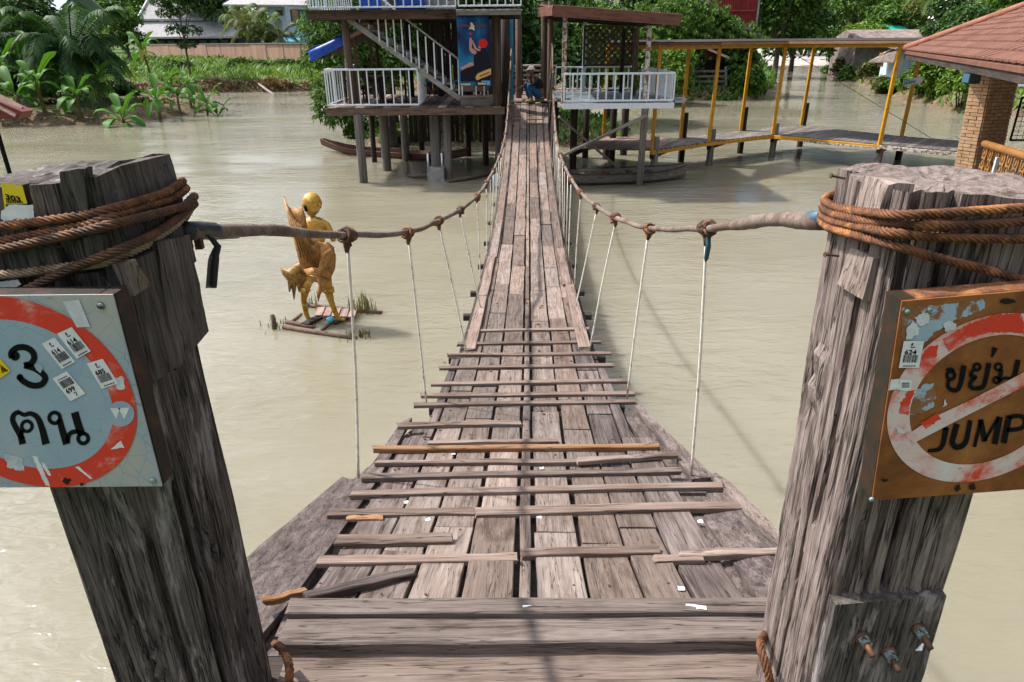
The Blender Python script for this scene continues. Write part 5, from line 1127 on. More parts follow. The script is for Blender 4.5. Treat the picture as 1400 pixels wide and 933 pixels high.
rf0 = [zt + Vector((-.02, 0, .02)), ztr + Vector((.05, 0, .02)), ztr + Vector((.05, 4.9, .05)), zt + Vector((-.05, 4.9, .05))]
quad_slab('roof_sheet', rf0, .03, m_floor, pv, up=(0, 0, 1))
beam('roof_fascia', zt + dz * .6, ztr + dz * .6, .06, .24, m_redtim, pv); 
q = at_y(737, 12, PY + 1.0); beam('roof_fascia', zt + dz * .6 + Vector((0, .05, 0)), q + dz * .5, .06, .2, m_redtim, pv)
quad_slab('roof_wing', [zt + Vector((-.02, 0, .0)), q + Vector((0, 0, .1)), q + Vector((.2, 4, .1)), zt + Vector((0, 4.6, .0))], .04, m_redtim, pv, up=(0, 0, 1))
for k in range(6): beam('roof_joist', (zt.x, PY + .3 + k * .8, zt.z - .14), (ztr.x, PY + .3 + k * .8, ztr.z - .12), .06, .1, m_dark, pv)
for (xa, Y, mt) in ((771, PY + .1, m_peel), (884, PY + .05, m_peel), (771 + 27, PB - .1, m_white), (866, PB - .3, m_brown), (868, PY + 2.6, m_brown), (850, PB - .6, m_dark)):
    x = at_y(xa, 100, Y).x; sq('roof_post', (x, Y, ZP), (x, Y, (zt.z if xa < 800 else ztr.z) - .2), .10, mt, pv)
# diagonal lattice screen at the back
la, lb = at_y(799, 60, PB - .15), at_y(864, 60, PB - .15); lz0, lz1 = ZP + hr + .05, zt.z - .35; wdt = lb.x - la.x; hgt = lz1 - lz0
def clipdiag(c, s):
    pts = []
    for u in (0, wdt):
        h_ = s * u + c
        if 0 <= h_ <= hgt: pts.append((u, h_))
    for h_ in (0, hgt):
        u = (h_ - c) / s
        if 0 < u < wdt: pts.append((u, h_))
    return pts[:2] if len(pts) >= 2 else None
for s in (-1, 1):
    c = -wdt if s == 1 else 0.05
    while c < hgt + (wdt if s == -1 else 0):
        q = clipdiag(c, s)
        if q and abs(q[0][0] - q[1][0]) > .1: beam('lattice_slat', (la.x + q[0][0], PB - .15 + .012 * s, lz0 + q[0][1]), (la.x + q[1][0], PB - .15 + .012 * s, lz0 + q[1][1]), .012, .05, m_brown, pv)
        c += .185
for a, b_ in (((la.x, lz0), (lb.x, lz0)), ((la.x, lz1), (lb.x, lz1)), ((la.x, lz0), (la.x, lz1)), ((lb.x, lz0), (lb.x, lz1))): beam('lattice_frame', (a[0], PB - .15, a[1]), (b_[0], PB - .15, b_[1]), .05, .05, m_brown, pv)
pf = at_z(874, 250, 0); rod('stilt', (pf.x, pf.y, -1), (at_y(882, 150, PY + .05).x, PY + .05, z0 + .02), .085, m_greytim, pv, 10)
for (xa, ya, d) in ((836, 222, .1), (852, 212, .12), (800, 216, .1), (783, 235, .1)): p = at_z(xa, ya, 0); rod('stilt', (p.x, p.y, -1), (p.x, p.y, z0 + .02), d, m_dark, pv, 9)
beam('cross_brace', at_y(884, 158, PY - .05), at_y(742, 226, PY + .2), .06, .15, m_greytim, pv, up=(0, -1, 0), rough=.004, seg=4); beam('cross_brace', at_y(764, 160, PY + .4), at_z(868, 250, .02) + Vector((0, .1, 0)), .06, .14, m_greytim, pv, up=(0, -1, 0), rough=.004, seg=4)
# ================================================================== YELLOW COVERED WALKWAY
ZW = .72
wk = thing('covered_walkway', 'yellow steel framed covered boardwalk on dark stilts crossing the pond', 'walkway', (7, 18.5, 0))
Fp = [at_z(780, 203, ZW), at_z(891, 206, ZW), at_z(969, 194, ZW), at_z(1056, 184.5, ZW), at_z(1202, 198, ZW), at_z(1318, 209, ZW)]
Rp = [at_z(825, 187, ZW), at_z(930, 190, ZW), at_z(1012, 180, ZW), at_z(1095, 172.5, ZW), at_z(1232, 187, ZW), at_z(1345, 196, ZW)]
zroof = 3.31
for i in range(5):
    L = (Fp[i + 1] - Fp[i]).length; n = max(4, int(L / .2))
    for k in range(n):
        a = Fp[i].lerp(Fp[i + 1], (k + .5) / n); b_ = Rp[i].lerp(Rp[i + 1], (k + .5) / n); beam('deck_plank', a, b_, L / n * .93, .035, m_pinktim if i == 0 else m_greytim, wk, rough=.004, seg=2, var=k % 6)
    mt = m_peel if i == 4 else m_yellow
    if i > 0:
        beam('edge_beam', Fp[i] - Vector((0, .05, .06)), Fp[i + 1] - Vector((0, .05, .06)), .05, .10, mt if i != 3 else m_yellow, wk)
        if i == 3: beam('edge_beam', Fp[i].lerp(Fp[i + 1], .3) - Vector((0, .06, .10)), Fp[i + 1] - Vector((0, .06, .10)), .05, .05, m_peel, wk)
    beam('edge_beam', Rp[i] - Vector((0, -.05, .07)), Rp[i + 1] - Vector((0, -.05, .07)), .05, .10, m_dark, wk)
    up = Vector((0, 0, zroof - ZW))
    fa, fb, ra_, rb_ = Fp[i] + up, Fp[i + 1] + up, Rp[i] + up, Rp[i + 1] + up; ov = Vector((0, -.22, 0))
    if i == 0: fa, fb = ra_.lerp(fa, .0) + Vector((0, -.25, 0)), rb_.lerp(fb, .0) + Vector((0, -.25, 0)); ov = Vector((0, -.1, 0))
    quad_slab('roof_sheet', [fa + ov + Vector((0, 0, .14)), fb + ov + Vector((0, 0, .14)), rb_ + Vector((0, .25, .2)), ra_ + Vector((0, .25, .2))], .04, m_dark, wk, up=(0, 0, 1))
    beam('roof_beam', fa + Vector((0, 0, .02)), fb + Vector((0, 0, .02)), .06, .13, m_yellow, wk); beam('roof_beam', ra_, rb_, .06, .12, m_yellow, wk)
    beam('roof_edge', fa + ov + Vector((0, 0, .085)), fb + ov + Vector((0, 0, .085)), .03, .06, m_redtim if i < 2 else m_orange, wk)
    for k in range(3): t = (k + .5) / 3; beam('rafter', fa.lerp(fb, t) + ov * .8 + Vector((0, 0, .06)), ra_.lerp(rb_, t) + Vector((0, 0, .1)), .04, .06, m_yellow, wk)
for i in range(5):
    for Q in (Fp, Rp):
        if i == 0 and Q is Fp: continue
        lean = Vector((.03, 0, 0)); sq('roof_post', Q[i] - Vector((0, 0, .1)), Q[i] + Vector((0, 0, zroof - ZW)) + lean, .09, m_yellow, wk)
        q = Q[i] + Vector((.12, .12, 0)); rod('stilt', (q.x - .02, q.y, -1.1), (q.x, q.y, ZW + (.75 if i in (1, 2, 3) and Q is Rp else .35 if i < 4 and Q is Fp else .0)), .10, m_dark if Q is Rp else m_greytim, wk, 9)
    beam('cross_joist', Fp[i] - Vector((0, 0, .16)), Rp[i] - Vector((0, 0, .16)), .1, .14, m_dark, wk)
rod('guy_wire', at_y(1073, 66, Fp[3].y), at_z(1300, 206, ZW), .009, m_rustdark, wk, 5)
m_tealprint = pm('teal_print', (.02, .30, .30))
for (q, Y, lab) in (([(1235, 110), (1254, 106), (1254, 102), (1263, 109), (1256, 118), (1256, 114), (1236, 119)], Rp[4].y - .1, 'white arrow sign with teal lettering on the post near the brick pavilion'), ([(923, 134), (934, 133), (934, 131), (939, 137), (934, 142), (934, 141), (923, 141)], Rp[1].y - .1, 'small white arrow sign on the walkway post beside the open pavilion')):
    t = thing('arrow_sign', lab, 'sign', at_y(q[0][0], q[0][1], Y), 'arrow signs on the walkway posts'); pa = Plane((0, Y, 0), (0, -1, 0)); quad_slab('board', [pa.hit(*k) for k in q][::-1], .02, m_white, t, up=(0, -1, 0))
    x0_, x1_ = q[0][0], q[1][0] - 1; s = (x1_ - x0_); yy = q[0][1]; dy_ = (q[1][1] - q[0][1]) / s
    P2 = []
    for k in range(7):
        u = x0_ + s * (.06 + k * .13); y_ = yy + dy_ * (u - x0_)
        P2 += [[(u, y_ + s * .20), (u + s * .09, y_ + s * .20), (u + s * .09, y_ + s * .37), (u, y_ + s * .37)]]
        if k < 4: P2 += [[(u, y_ + s * .06), (u + s * .08, y_ + s * .06), (u + s * .08, y_ + s * .14), (u, y_ + s * .14)]]
    flat('lettering', pa, P2, m_tealprint, t, .024)
# ================================================================== BOATS
def boat(name, lab, bow, stern, w_, h, mat, z=-.05, rise=.35, seed=0):
    bow = Vector((*bow[:2], 0)); stern = Vector((*stern[:2], 0)); L = (bow - stern).length; M = Matrix.Translation((bow + stern) / 2) @ axes(stern, bow)
    t = thing(name, lab, 'boat', (bow + stern) / 2, 'old wooden boats under the stilt buildings'); v = []; n = 14; k = 7
    for i in range(n + 1):
        u = i / n * 2 - 1; ww = w_ / 2 * max(.12, (1 - abs(u) ** 2.6)) ** .8; up = rise * max(0, abs(u) - .45) ** 1.7 * 2.2
        for j in range(k):
            a = math.pi * j / (k - 1); s = math.cos(a); d = math.sin(a) ** .7; v.append(Vector((u * L / 2, s * ww, z + up + h * (1 - d) - .0)))
    N = len(v); v += [Vector((p.x * .985, p.y * .86, p.z + .03 if 0 < (i % k) < k - 1 else p.z + .002)) for i, p in enumerate(v)]; f = []
    for i in range(n):
        for j in range(k - 1): a = i * k + j; f += [(a, a + 1, a + k + 1, a + k), (N + a, N + a + k, N + a + k + 1, N + a + 1)]
        for j in (0, k - 1): a = i * k + j; f.append((a, a + k, N + a + k, N + a))
    for i in (0, n): f += [(i * k + j, i * k + j + 1, N + i * k + j + 1, N + i * k + j) for j in range(k - 1)]
    o = link('hull', mesh('hull', v, f), mat, t, M); b_ = bmesh.new(); b_.from_mesh(o.data); bmesh.ops.recalc_face_normals(b_, faces=b_.faces); b_.to_mesh(o.data); b_.free()
    for s in (-1, 1):
        pts = [M @ (v[i * k + (0 if s == 1 else k - 1)] + Vector((0, 0, .012))) for i in range(n + 1)]; MB().tube(pts, .022, 5).build('gunwale', m_brown, t)
    for u in (-.5, -.15, .2, .5): p = M @ Vector((u * L / 2, 0, z + h * .8)); d = (M.to_3x3() @ Vector((0, 1, 0))) * w_ * .40; beam('thwart', p - d, p + d, .12, .025, m_brown, t)
    return t
boat('longboat', 'long narrow brown canoe floating behind the left house stilts', at_z(441, 203, .1), at_z(640, 218, .1), .75, .22, m_redtim, rise=.32)
boat('sunken_boat', 'grey wooden boat moored under the cross braced pavilion', at_z(936, 240, .1), at_z(752, 248, .1), .95, .34, m_greytim, rise=.12)
for i, (a, b_, lab) in enumerate((((559, 241), (585, 241), 'short floating log left of the concrete footing'), ((614, 249), (672, 238), 'long log leaning in the water under the house'))):
    o = MB().tube([at_z(*a, .02), at_z(*b_, .12)], .055, 8).build('floating_log', m_brown, None, True); tag(o, lab, 'log', 'logs floating under the house')
p = at_z(682, 248, .1); o = MB().box((p.x, p.y, .12), (.35, .5, .25)).box((p.x, p.y - .1, .27), (.28, .3, .05)).build('white_crate', m_white, None); tag(o, 'white crate floating beside the bridge under the house', 'crate')
# ================================================================== BRICK PAVILION on the right
bp = thing('brick_pavilion', 'red shingle roofed pavilion with brick column and carved orange railing', 'pavilion', (9.5, 11, 0))
m_tile = [blot('red_shingle', (.185, .075, .045), (.12, .046, .03), 6, .4, .65, rough=.8, bmp=.4)]
m_ridge = blot('red_ridge_tile', (.30, .115, .07), (.22, .08, .05), 4, .4, .7, rough=.7)
A = at_y(1237, 72, 18.7); A.z = 3.22; B = at_y(1400, 95, 7.9); B = Vector((5.35, 7.3, 3.22)); u = (B - A).normalized(); nn = Vector((-u.y, u.x, 0)); nn = nn if nn.x > 0 else -nn
pit = .45; LE = (B - A).length; H = 5.0
def rp_(s, d, lift=0): return A + u * s + nn * d + Vector((0, 0, d * pit + lift))
D_ = min(H, LE / 2)
put('roof_slope', [rp_(0, 0, -.03), rp_(LE, 0, -.03), rp_(LE - D_, D_, -.03), rp_(D_, D_, -.03), rp_(0, 0, -.09), rp_(LE, 0, -.09), rp_(LE - D_, D_, -.09), rp_(D_, D_, -.09)], [(0, 1, 2, 3), (7, 6, 5, 4), (0, 4, 5, 1), (1, 5, 6, 2), (2, 6, 7, 3), (3, 7, 4, 0)], m_tile[0], bp)
# far hip and the other slopes
E1 = A + nn * 10; E2 = B + nn * 10
put('roof_slope', [A + Vector((0, 0, -.04)), rp_(D_, D_, -.04), E1 + Vector((0, 0, -.04)) + u * 5 - nn * 5 + Vector((0, 0, 5 * pit)), E1 + Vector((0, 0, -.04))], [(0, 1, 2, 3)], m_tile[0], bp)
put('roof_slope', [B + Vector((0, 0, -.04)), E2 + Vector((0, 0, -.04)), rp_(LE - D_, D_, -.04)], [(0, 1, 2)], m_tile[0], bp)
cnt = 0
for r_ in range(12):
    d0 = r_ * .225; d1 = d0 + .27; k = 0; s = d0 + .05 + (r_ % 2) * .17
    while s < LE - d0 - .1:
        vis = s < LE - max(0, d0) * 4.6
        if vis and cnt < 295:
            wd = .322; j = rnd.uniform(-.004, .004); P_ = [rp_(s, d0, .034 + j), rp_(min(s + wd, LE), d0, .034 - j), rp_(min(s + wd, LE), d1, .004), rp_(max(s, d1 if s < d1 else s), d1, .004)]
            v = P_ + [p - Vector((0, 0, .028)) for p in P_]; put('roof_tile', v, [(0, 1, 2, 3), (0, 4, 5, 1), (1, 5, 6, 2), (3, 7, 4, 0)], m_tile[0], bp); cnt += 1
        s += .345
for k in range(14):
    a, b_ = k * .5, (k + 1) * .5 + .03; MB().tube([rp_(a, a, .035), rp_(b_, b_, .045)], [.10, .085], 8).build('ridge_tile', m_ridge, bp, True)
beam('eave_board', A + nn * .05 + Vector((0, 0, -.13)), B + nn * .05 + Vector((0, 0, -.13)), .05, .14, m_dark, bp); beam('eave_board', A + u * .05 + Vector((0, 0, -.13)), E1 + Vector((0, 0, -.13)), .05, .14, m_dark, bp)
# leaning brick column: every brick a part
m_brick = blot('tan_brick', (.44, .29, .175), (.30, .155, .075), 5, .35, .65, rough=.85, bmp=.5); m_mort = newmat('mortar', (.25, .155, .09), .95)[0]
cYf = 11.1; c0 = at_y(1339, 150, cYf); lft = Vector((-.12, .29, 0)); rgt = Vector((.50, .12, 0))
eb, et = at_y(1329, 236, cYf), at_y(1358, 92, cYf)       # the arris between lit and shaded face, leaning
lean = (et - eb); zb_, zt_ = eb.z - .6, et.z - .03
def ax_(z): return eb + lean * ((z - eb.z) / lean.z)
ctrv = (lft + rgt)
vv = [];
for z in (zb_, zt_):
    e = ax_(z); tp = 1.0
    ins = (lft + rgt).normalized() * .025
    vv += [e + ins, e + rgt * tp + ins * .5 + Vector((-.01, .0, 0)), e + rgt + lft, e + lft * tp + ins * .5]
put('column_core', vv, [(0, 1, 5, 4), (1, 2, 6, 5), (2, 3, 7, 6), (3, 0, 4, 7), (4, 5, 6, 7), (3, 2, 1, 0)], m_mort, bp)
z = zb_ + .55; row = 0; cnt = 0
while z < zt_ and cnt < 290:
    e = ax_(z); e2 = ax_(z + .046)
    for vec, out, nbk in ((lft, -Vector((lft.y, -lft.x, 0)).normalized(), 3), (rgt, Vector((rgt.y, -rgt.x, 0)).normalized(), 3)):
        if out.y > .3: out = -out
        cuts = ([0, .7, 1] if row % 2 else [0, .3, 1]) if vec is lft else ([0, .36, .72, 1] if row % 2 else [0, .18, .54, .86, 1])
        for a, b_ in zip(cuts[:-1], cuts[1:]):
            g = .012; a2, b2 = a + g / vec.length / 2, b_ - g / vec.length / 2; pr = rnd.uniform(.010, .02)
            F_ = [e + vec * a2, e + vec * b2, e2 + vec * b2, e2 + vec * a2]; fr = [p + out * pr for p in F_]; bk = [p - out * .03 for p in F_]
            put('brick', fr + bk, [(0, 1, 2, 3), (0, 4, 5, 1), (1, 5, 6, 2), (2, 6, 7, 3), (3, 7, 4, 0)], m_brick, bp); cnt += 1
    z += .053; row += 1
p = at_y(1328, 107, cYf - .12); lm = MB().box(p, (.16, .2, .16)).build('wall_lamp', newmat('dark_lamp_box', (.02, .03, .04), .4)[0], bp); MB().box(p + Vector((-.09, -.02, 0)), (.02, .16, .12)).build('lamp_glass', newmat('lamp_glass', (.06, .12, .16), .1)[0], lm)
MB().box(et + Vector((.05, .1, .03)), (.5, .4, .12)).build('column_cap', m_dark, bp)
# floor and carved railing going towards the camera
fl = [ax_(ZW) + Vector((-.3, 1.5, 0)), Vector((5.6, 6.5, ZW)), Vector((14, 3, ZW)), Vector((16, 14, ZW))]
quad_slab('floor_slab', [Vector((q.x, q.y, ZW)) for q in fl], .2, m_brown, bp, up=(0, 0, 1))
for x, y in ((6.6, 7.4), (8.3, 11.6), (10.5, 5.6), (13, 12.5)): rod('stilt', (x, y, -1.1), (x, y, ZW - .19), .12, m_dark, bp, 9)
for x, y in ((6.55, 7.6), (10.6, 6.4)): rod('roof_post', (x, y, ZW), (x, y, 3.2), .11, m_brown, bp, 9)
m_orail = wood('varnished_orange_wood', (.14, .05, .015), (.33, .145, .04), (.45, .22, .07), bmp=.2, rough=.45)
r0, r1 = at_y(1346, 197, 10.9), at_y(1412, 217, 9.2); dirr = (r1 - r0).normalized(); r2 = r0 + dirr * 4.2
MB().tube([r0, r0.lerp(r2, .5), r2], .055, 10).build('top_rail', m_orail, bp, True); dn = Vector((0, 0, -.82)); beam('bottom_rail', r0 + dn, r2 + dn, .06, .08, m_orail, bp)
for k in range(16):
    q = r0 + dirr * (.12 + k * .24); v = []; wds = [.075, .085, .06, .085, .06, .085, .06, .085, .075]
    s_ = Vector((dirr.x, dirr.y, 0)).normalized(); t_ = Vector((-s_.y, s_.x, 0)) * .012
    for j, wd in enumerate(wds):
        zz_ = Vector((0, 0, -.04 - .76 * j / 8)); v += [q + zz_ - s_ * wd - t_, q + zz_ + s_ * wd - t_, q + zz_ + s_ * wd + t_, q + zz_ - s_ * wd + t_]
    f = [(j * 4 + a, j * 4 + (a + 1) % 4, j * 4 + 4 + (a + 1) % 4, j * 4 + 4 + a) for j in range(8) for a in range(4)] + [(3, 2, 1, 0), (32, 33, 34, 35)]
    sl = put('carved_baluster', v, f, m_orail, bp)
    if k < 9:
        for j in range(5): cpt = q + Vector((0, 0, -.12 - .145 * j)) - t_ * 1.2; MB().tube([cpt + s_ * .045 * math.cos(a) + Vector((0, 0, .055 * math.sin(a))) for a in [2 * math.pi * i / 10 for i in range(11)]], .008, 4, False).build('carving', m_dark, sl)
q = r0 + dirr * .62; MB().box(q + Vector((-.03, -.05, -.42)), (.05, .03, .6)).build('white_strip', m_white, bp)
rod('cross_stick', q + Vector((.2, -.2, -.6)), q + Vector((.75, -.2, -.1)), .02, m_greytim, bp, 6)
# small red roof with pole at the left edge
kr = thing('roofed_stand', 'small red tiled roof on a thin black pole at the left edge', 'stand', at_y(6, 210, 12)); Y = 12
q = [at_y(-60, 122, Y), at_y(0, 131.5, Y), at_y(34, 145, Y), at_y(33, 153, Y), at_y(-60, 150, Y)]
for k in range(4):
    a = at_y(-24 + k * 14, 118 + k * 7.2, Y); b_ = at_y(-10 + k * 14, 125.5 + k * 7.2, Y); dv = Vector((-.02, -.25, -.14)); quad_slab('roof_tile', [a, b_, b_ + dv, a + dv], .03, m_pinktim, kr)
g = [at_y(-60, 128, Y - .2), at_y(-5, 138, Y - .2), at_y(30, 153, Y - .2), at_y(25, 163, Y - .2), at_y(-60, 163, Y - .2)]; quad_slab('roof_gable', g, .3, newmat('dark_red_board', (.14, .02, .015), .6)[0], kr, up=(0, -1, 0))
p = at_y(6, 212, Y); rod('pole', (p.x, Y, -1), (p.x, Y, at_y(0, 150, Y).z), .035, m_black, kr, 8)
# ================================================================== VEGETATION
G_ = np.random.default_rng(5)
m_leafdark = leafm('dark_leaves', (.014, .04, .012), (.05, .115, .025), .25, (.09, .15, .03))
m_leafmid = leafm('mid_leaves', (.03, .075, .014), (.095, .19, .03), .3, (.15, .23, .04))
m_leaflight = leafm('light_leaves', (.05, .115, .015), (.17, .28, .04), .32, (.22, .29, .06))
m_leafolive = leafm('olive_leaves', (.04, .055, .015), (.12, .14, .04), .3, (.22, .17, .06))
m_banana = leafm('banana_leaf', (.032, .115, .016), (.085, .21, .03), .35)
m_bananay = leafm('yellowing_banana_leaf', (.20, .26, .03), (.32, .30, .06), .4)
m_frond = leafm('palm_frond', (.013, .045, .012), (.04, .105, .022), .25, (.08, .11, .04))
m_frondl = leafm('palm_frond_light', (.05, .10, .02), (.12, .18, .04), .3, (.20, .22, .08))
m_flower = newmat('white_blossom', (.7, .68, .62), .6)[0]
m_reed = leafm('dry_reeds', (.12, .07, .04), (.27, .18, .11), .15, (.34, .27, .18))
def leaf_tris(c, n, d, L, wd, fold=.12):
    """rhombic leaves: centres c, normals n, directions d (N,3) -> verts, tris"""
    N = len(c); d = d - n * np.sum(d * n, 1, keepdims=True); d /= np.linalg.norm(d, axis=1, keepdims=True) + 1e-9
    s = np.cross(n, d); L = np.asarray(L).reshape(-1, 1) * np.ones((N, 1)); W2 = L * wd
    b0 = c - d * L * .5; tip = c + d * L * .5 - n * L * .12; l = c - d * L * .05 + s * W2 / 2 + n * L * fold; r = c - d * L * .05 - s * W2 / 2 + n * L * fold
    v = np.stack([b0, l, tip, r], 1).reshape(-1, 3); i = np.arange(N)[:, None] * 4
    return v, np.concatenate([i + [0, 2, 1], i + [0, 3, 2]], 0).reshape(-1, 3)
def unit(a): return a / (np.linalg.norm(a, axis=-1, keepdims=True) + 1e-9)
def crown_leaves(g, lobes, n, L, wd=.5, droop=.3, shell=.55):
    C_ = np.array([l[:3] for l in lobes], float); Rr = np.array([l[3:6] if len(l) >= 6 else (l[3],) * 3 for l in lobes], float)
    p = (Rr.prod(1) ** (2 / 3)); p /= p.sum(); k = g.choice(len(lobes), n, p=p); q = unit(g.normal(size=(n, 3))); q[:, 2] = np.where(q[:, 2] < -.35, -q[:, 2] * .6, q[:, 2]); q = unit(q)
    # sub-clumps give light and dark patches and gaps
    cl = unit(g.normal(size=(len(lobes) * 26, 3))); cl[:, 2] = np.abs(cl[:, 2]) * 1.1 - .25; cl = unit(cl)
    pick = cl[g.integers(0, len(cl), n)]; q = unit(np.where(g.random((n, 1)) < .8, pick + .22 * g.normal(size=(n, 3)), q))
    rad = shell + (1 - shell) * g.random((n, 1)) ** .6 + .07 * g.normal(size=(n, 1)); c = C_[k] + q * Rr[k] * rad
    nn = unit(q * .6 + np.array([0, 0, .75]) + .55 * g.normal(size=(n, 3))); d = unit(q + np.array([0, 0, -droop]) + .5 * g.normal(size=(n, 3)))
    return leaf_tris(c, nn, d, L * g.uniform(.6, 1.25, n), wd)
def lobes_for(g, Rx, Rz, z0, n):
    out = [(0, 0, z0 + Rz * .9, Rx * .62, Rx * .62, Rz * .75)]
    for i in range(n):
        a = 2 * math.pi * (i + g.random() * .7) / n; r_ = Rx * g.uniform(.35, .68); s = g.uniform(.30, .5)
        out.append((math.cos(a) * r_, math.sin(a) * r_, z0 + Rz * g.uniform(.35, 1.5), Rx * s, Rx * s, Rz * s * 1.0))
    return out
def make_trunk(g, lobes, r0, z0, lean=(0, 0)):
    mb = MB(); top = Vector((lobes[0][0] + lean[0], lobes[0][1] + lean[1], lobes[0][2])); pts = [Vector((0, 0, -.4)), Vector((.1 * g.normal() * r0, 0, z0 * .4)), Vector((lean[0] * .5, lean[1] * .5, z0 * .9)), top]
    pts = catmull(pts, max(.3, z0 / 8)); mb.tube(pts, [r0 * (1.25 if i == 0 else 1) * (1 - .75 * i / (len(pts) - 1)) for i in range(len(pts))], 8)
    for l in lobes[1:8]:
        b0 = pts[int(len(pts) * g.uniform(.35, .7))]; e = Vector(l[:3]); m = b0.lerp(e, .5) + Vector((0, 0, .12 * (e - b0).length)); mb.tube([b0, m, e], [r0 * .42, r0 * .28, r0 * .08], 6)
    return mb
def tree(name, label, loc, Rx, Rz, z0, n, L, mat, seed, group='trees around the pond', nl=9, r0=.16, wd=.5, droop=.3, flowers=0, lobes=None, lean=(0, 0)):
    g = np.random.default_rng(seed); lb = lobes or lobes_for(g, Rx, Rz, z0, nl); loc = Vector(loc); t = thing(name, label, 'tree', loc, group); M = Matrix.Translation(loc)
    mb = make_trunk(g, lb, r0, max(z0, .4), lean); link('trunk', mesh('trunk', mb.v, mb.f, True), m_bark, t, M)
    v, tr = crown_leaves(g, lb, n, L, wd, droop); link('crown', mesh_np('crown', v, tr), mat, t, M)
    if flowers:
        v, tr = crown_leaves(g, [(*l[:3], *(np.array(l[3:6]) * 1.08)) for l in lb], flowers, L * .9, .8, 0, .95); o = link('blossoms', mesh_np('blossoms', v, tr), m_flower, t, M)
    return t
def bush(name, label, loc, Rx, Ry, Rz, n, L, mat, seed, group='bushes along the water', cat='bush', nl=6, wd=.5, droop=.2):
    g = np.random.default_rng(seed); lb = []
    for i in range(nl): lb.append((g.uniform(-.65, .65) * Rx, g.uniform(-.6, .6) * Ry, Rz * g.uniform(.15, .55), Rx * g.uniform(.3, .5), Ry * g.uniform(.35, .55), Rz * g.uniform(.35, .55)))
    loc = Vector(loc); t = thing(name, label, cat, loc, group); v, tr = crown_leaves(g, lb, n, L, wd, droop, .4); link('foliage', mesh_np('foliage', v, tr), mat, t, Matrix.Translation(loc))
    mb = MB()
    for l in lb[:4]: mb.tube([Vector((l[0] * .3, l[1] * .3, -.2)), Vector((l[0] * .6, l[1] * .6, l[2] * .5)), Vector(l[:3])], [.04, .03, .015], 5)
    link('stem', mesh('stem', mb.v, mb.f, True), m_bark, t, Matrix.Translation(loc)); return t
def gp(px, py, z=.4):
    p = at_z(px, py, z); p.z = gz(p.x, p.y) - .03; return p
def gy(px, Y):     # ground point under pixel column px at depth Y
    zc = Y * math.cos(PITCH) + 1.2; x = (px - 700) / FPX * zc; return Vector((x, Y, gz(x, Y) - .05))
# ---- banana plants: stem and every leaf a part
def banana_leaf_mesh(seed, L=1.35, wd=.42, rise=.55, fall=.95):
    rr = random.Random(seed); v = []; f = []; n = 10; tear = [rr.uniform(.75, 1.0) for _ in range(n + 1)]
    for i in range(n + 1):
        t = i / n; x = L * (t - .18 * t * t * fall); z = L * (rise * t - fall * .62 * t * t); w_ = wd * .5 * (0.10 if t < .12 else (math.sin(math.pi * min(1, (t - .10) / .92)) ** .55)) * tear[i]
        for s, q in ((-1, 1), (-.5, .55), (0, 0), (.5, .55), (1, 1)): v.append((x + .03 * rr.uniform(-1, 1) * abs(s), s * w_, z + q * w_ * .35 - .02 * abs(s) * rr.random()))
    for i in range(n):
        for k in range(4): f.append((i * 5 + k, i * 5 + k + 1, i * 5 + 6 + k, i * 5 + 5 + k))
    k = len(v); pts = []
    for i in range(n + 1): q = Vector(v[i * 5 + 2]); pts.append(q - Vector((0, 0, .008)))
    tv, tf = tube_geo(pts, [.016 * (1 - .8 * i / n) for i in range(n + 1)], 4); v += tv; f += [tuple(a + k for a in q) for q in tf]
    return mesh('leaf', v, f, True)
BL = [banana_leaf_mesh(1, rise=1.5, fall=1.2), banana_leaf_mesh(2, rise=1.0, fall=1.3), banana_leaf_mesh(3, rise=.55, fall=1.25), banana_leaf_mesh(4, rise=.15, fall=1.2), banana_leaf_mesh(5, rise=1.3, fall=1.7)]
m_stem = wood('banana_stem', (.07, .05, .02), (.17, .13, .05), (.25, .24, .08), 'Z', bmp=.4)
def banana(px, py, h, s, seed, label, n=9, lean=(0, 0)):
    g = random.Random(seed); loc = gp(px, py, .45); t = thing('banana_plant', label, 'banana plant', loc, 'banana plants on the island'); M = Matrix.Translation(loc)
    top = Vector((lean[0], lean[1], h)); mb = MB().tube(catmull([Vector((0, 0, -.2)), Vector((lean[0] * .3, lean[1] * .3, h * .5)), top], .2), [.085 * s * (1 - .6 * i / 20) for i in range(40)][:len(catmull([Vector((0, 0, -.2)), Vector((lean[0] * .3, lean[1] * .3, h * .5)), top], .2))], 8)
    link('stem', mesh('stem', mb.v, mb.f, True), m_stem, t, M)
    for i in range(n):
        a = 2.4 * i + g.uniform(-.35, .35); k = 0 if i < 2 else 4 if i < 4 else g.choice((1, 1, 2)) if i < 7 else g.choice((2, 3)); sc_ = s * g.uniform(.8, 1.15)
        o = link('leaf', withmat(BL[k], m_bananay if (i == n - 1 and seed % 3 == 0) else m_banana), None, t, M @ Matrix.Translation(top - Vector((0, 0, .02 * i))) @ Matrix.Rotation(a, 4, 'Z') @ Matrix.Rotation(g.uniform(-.25, .25), 4, 'X') @ Matrix.Scale(sc_, 4))
    return t
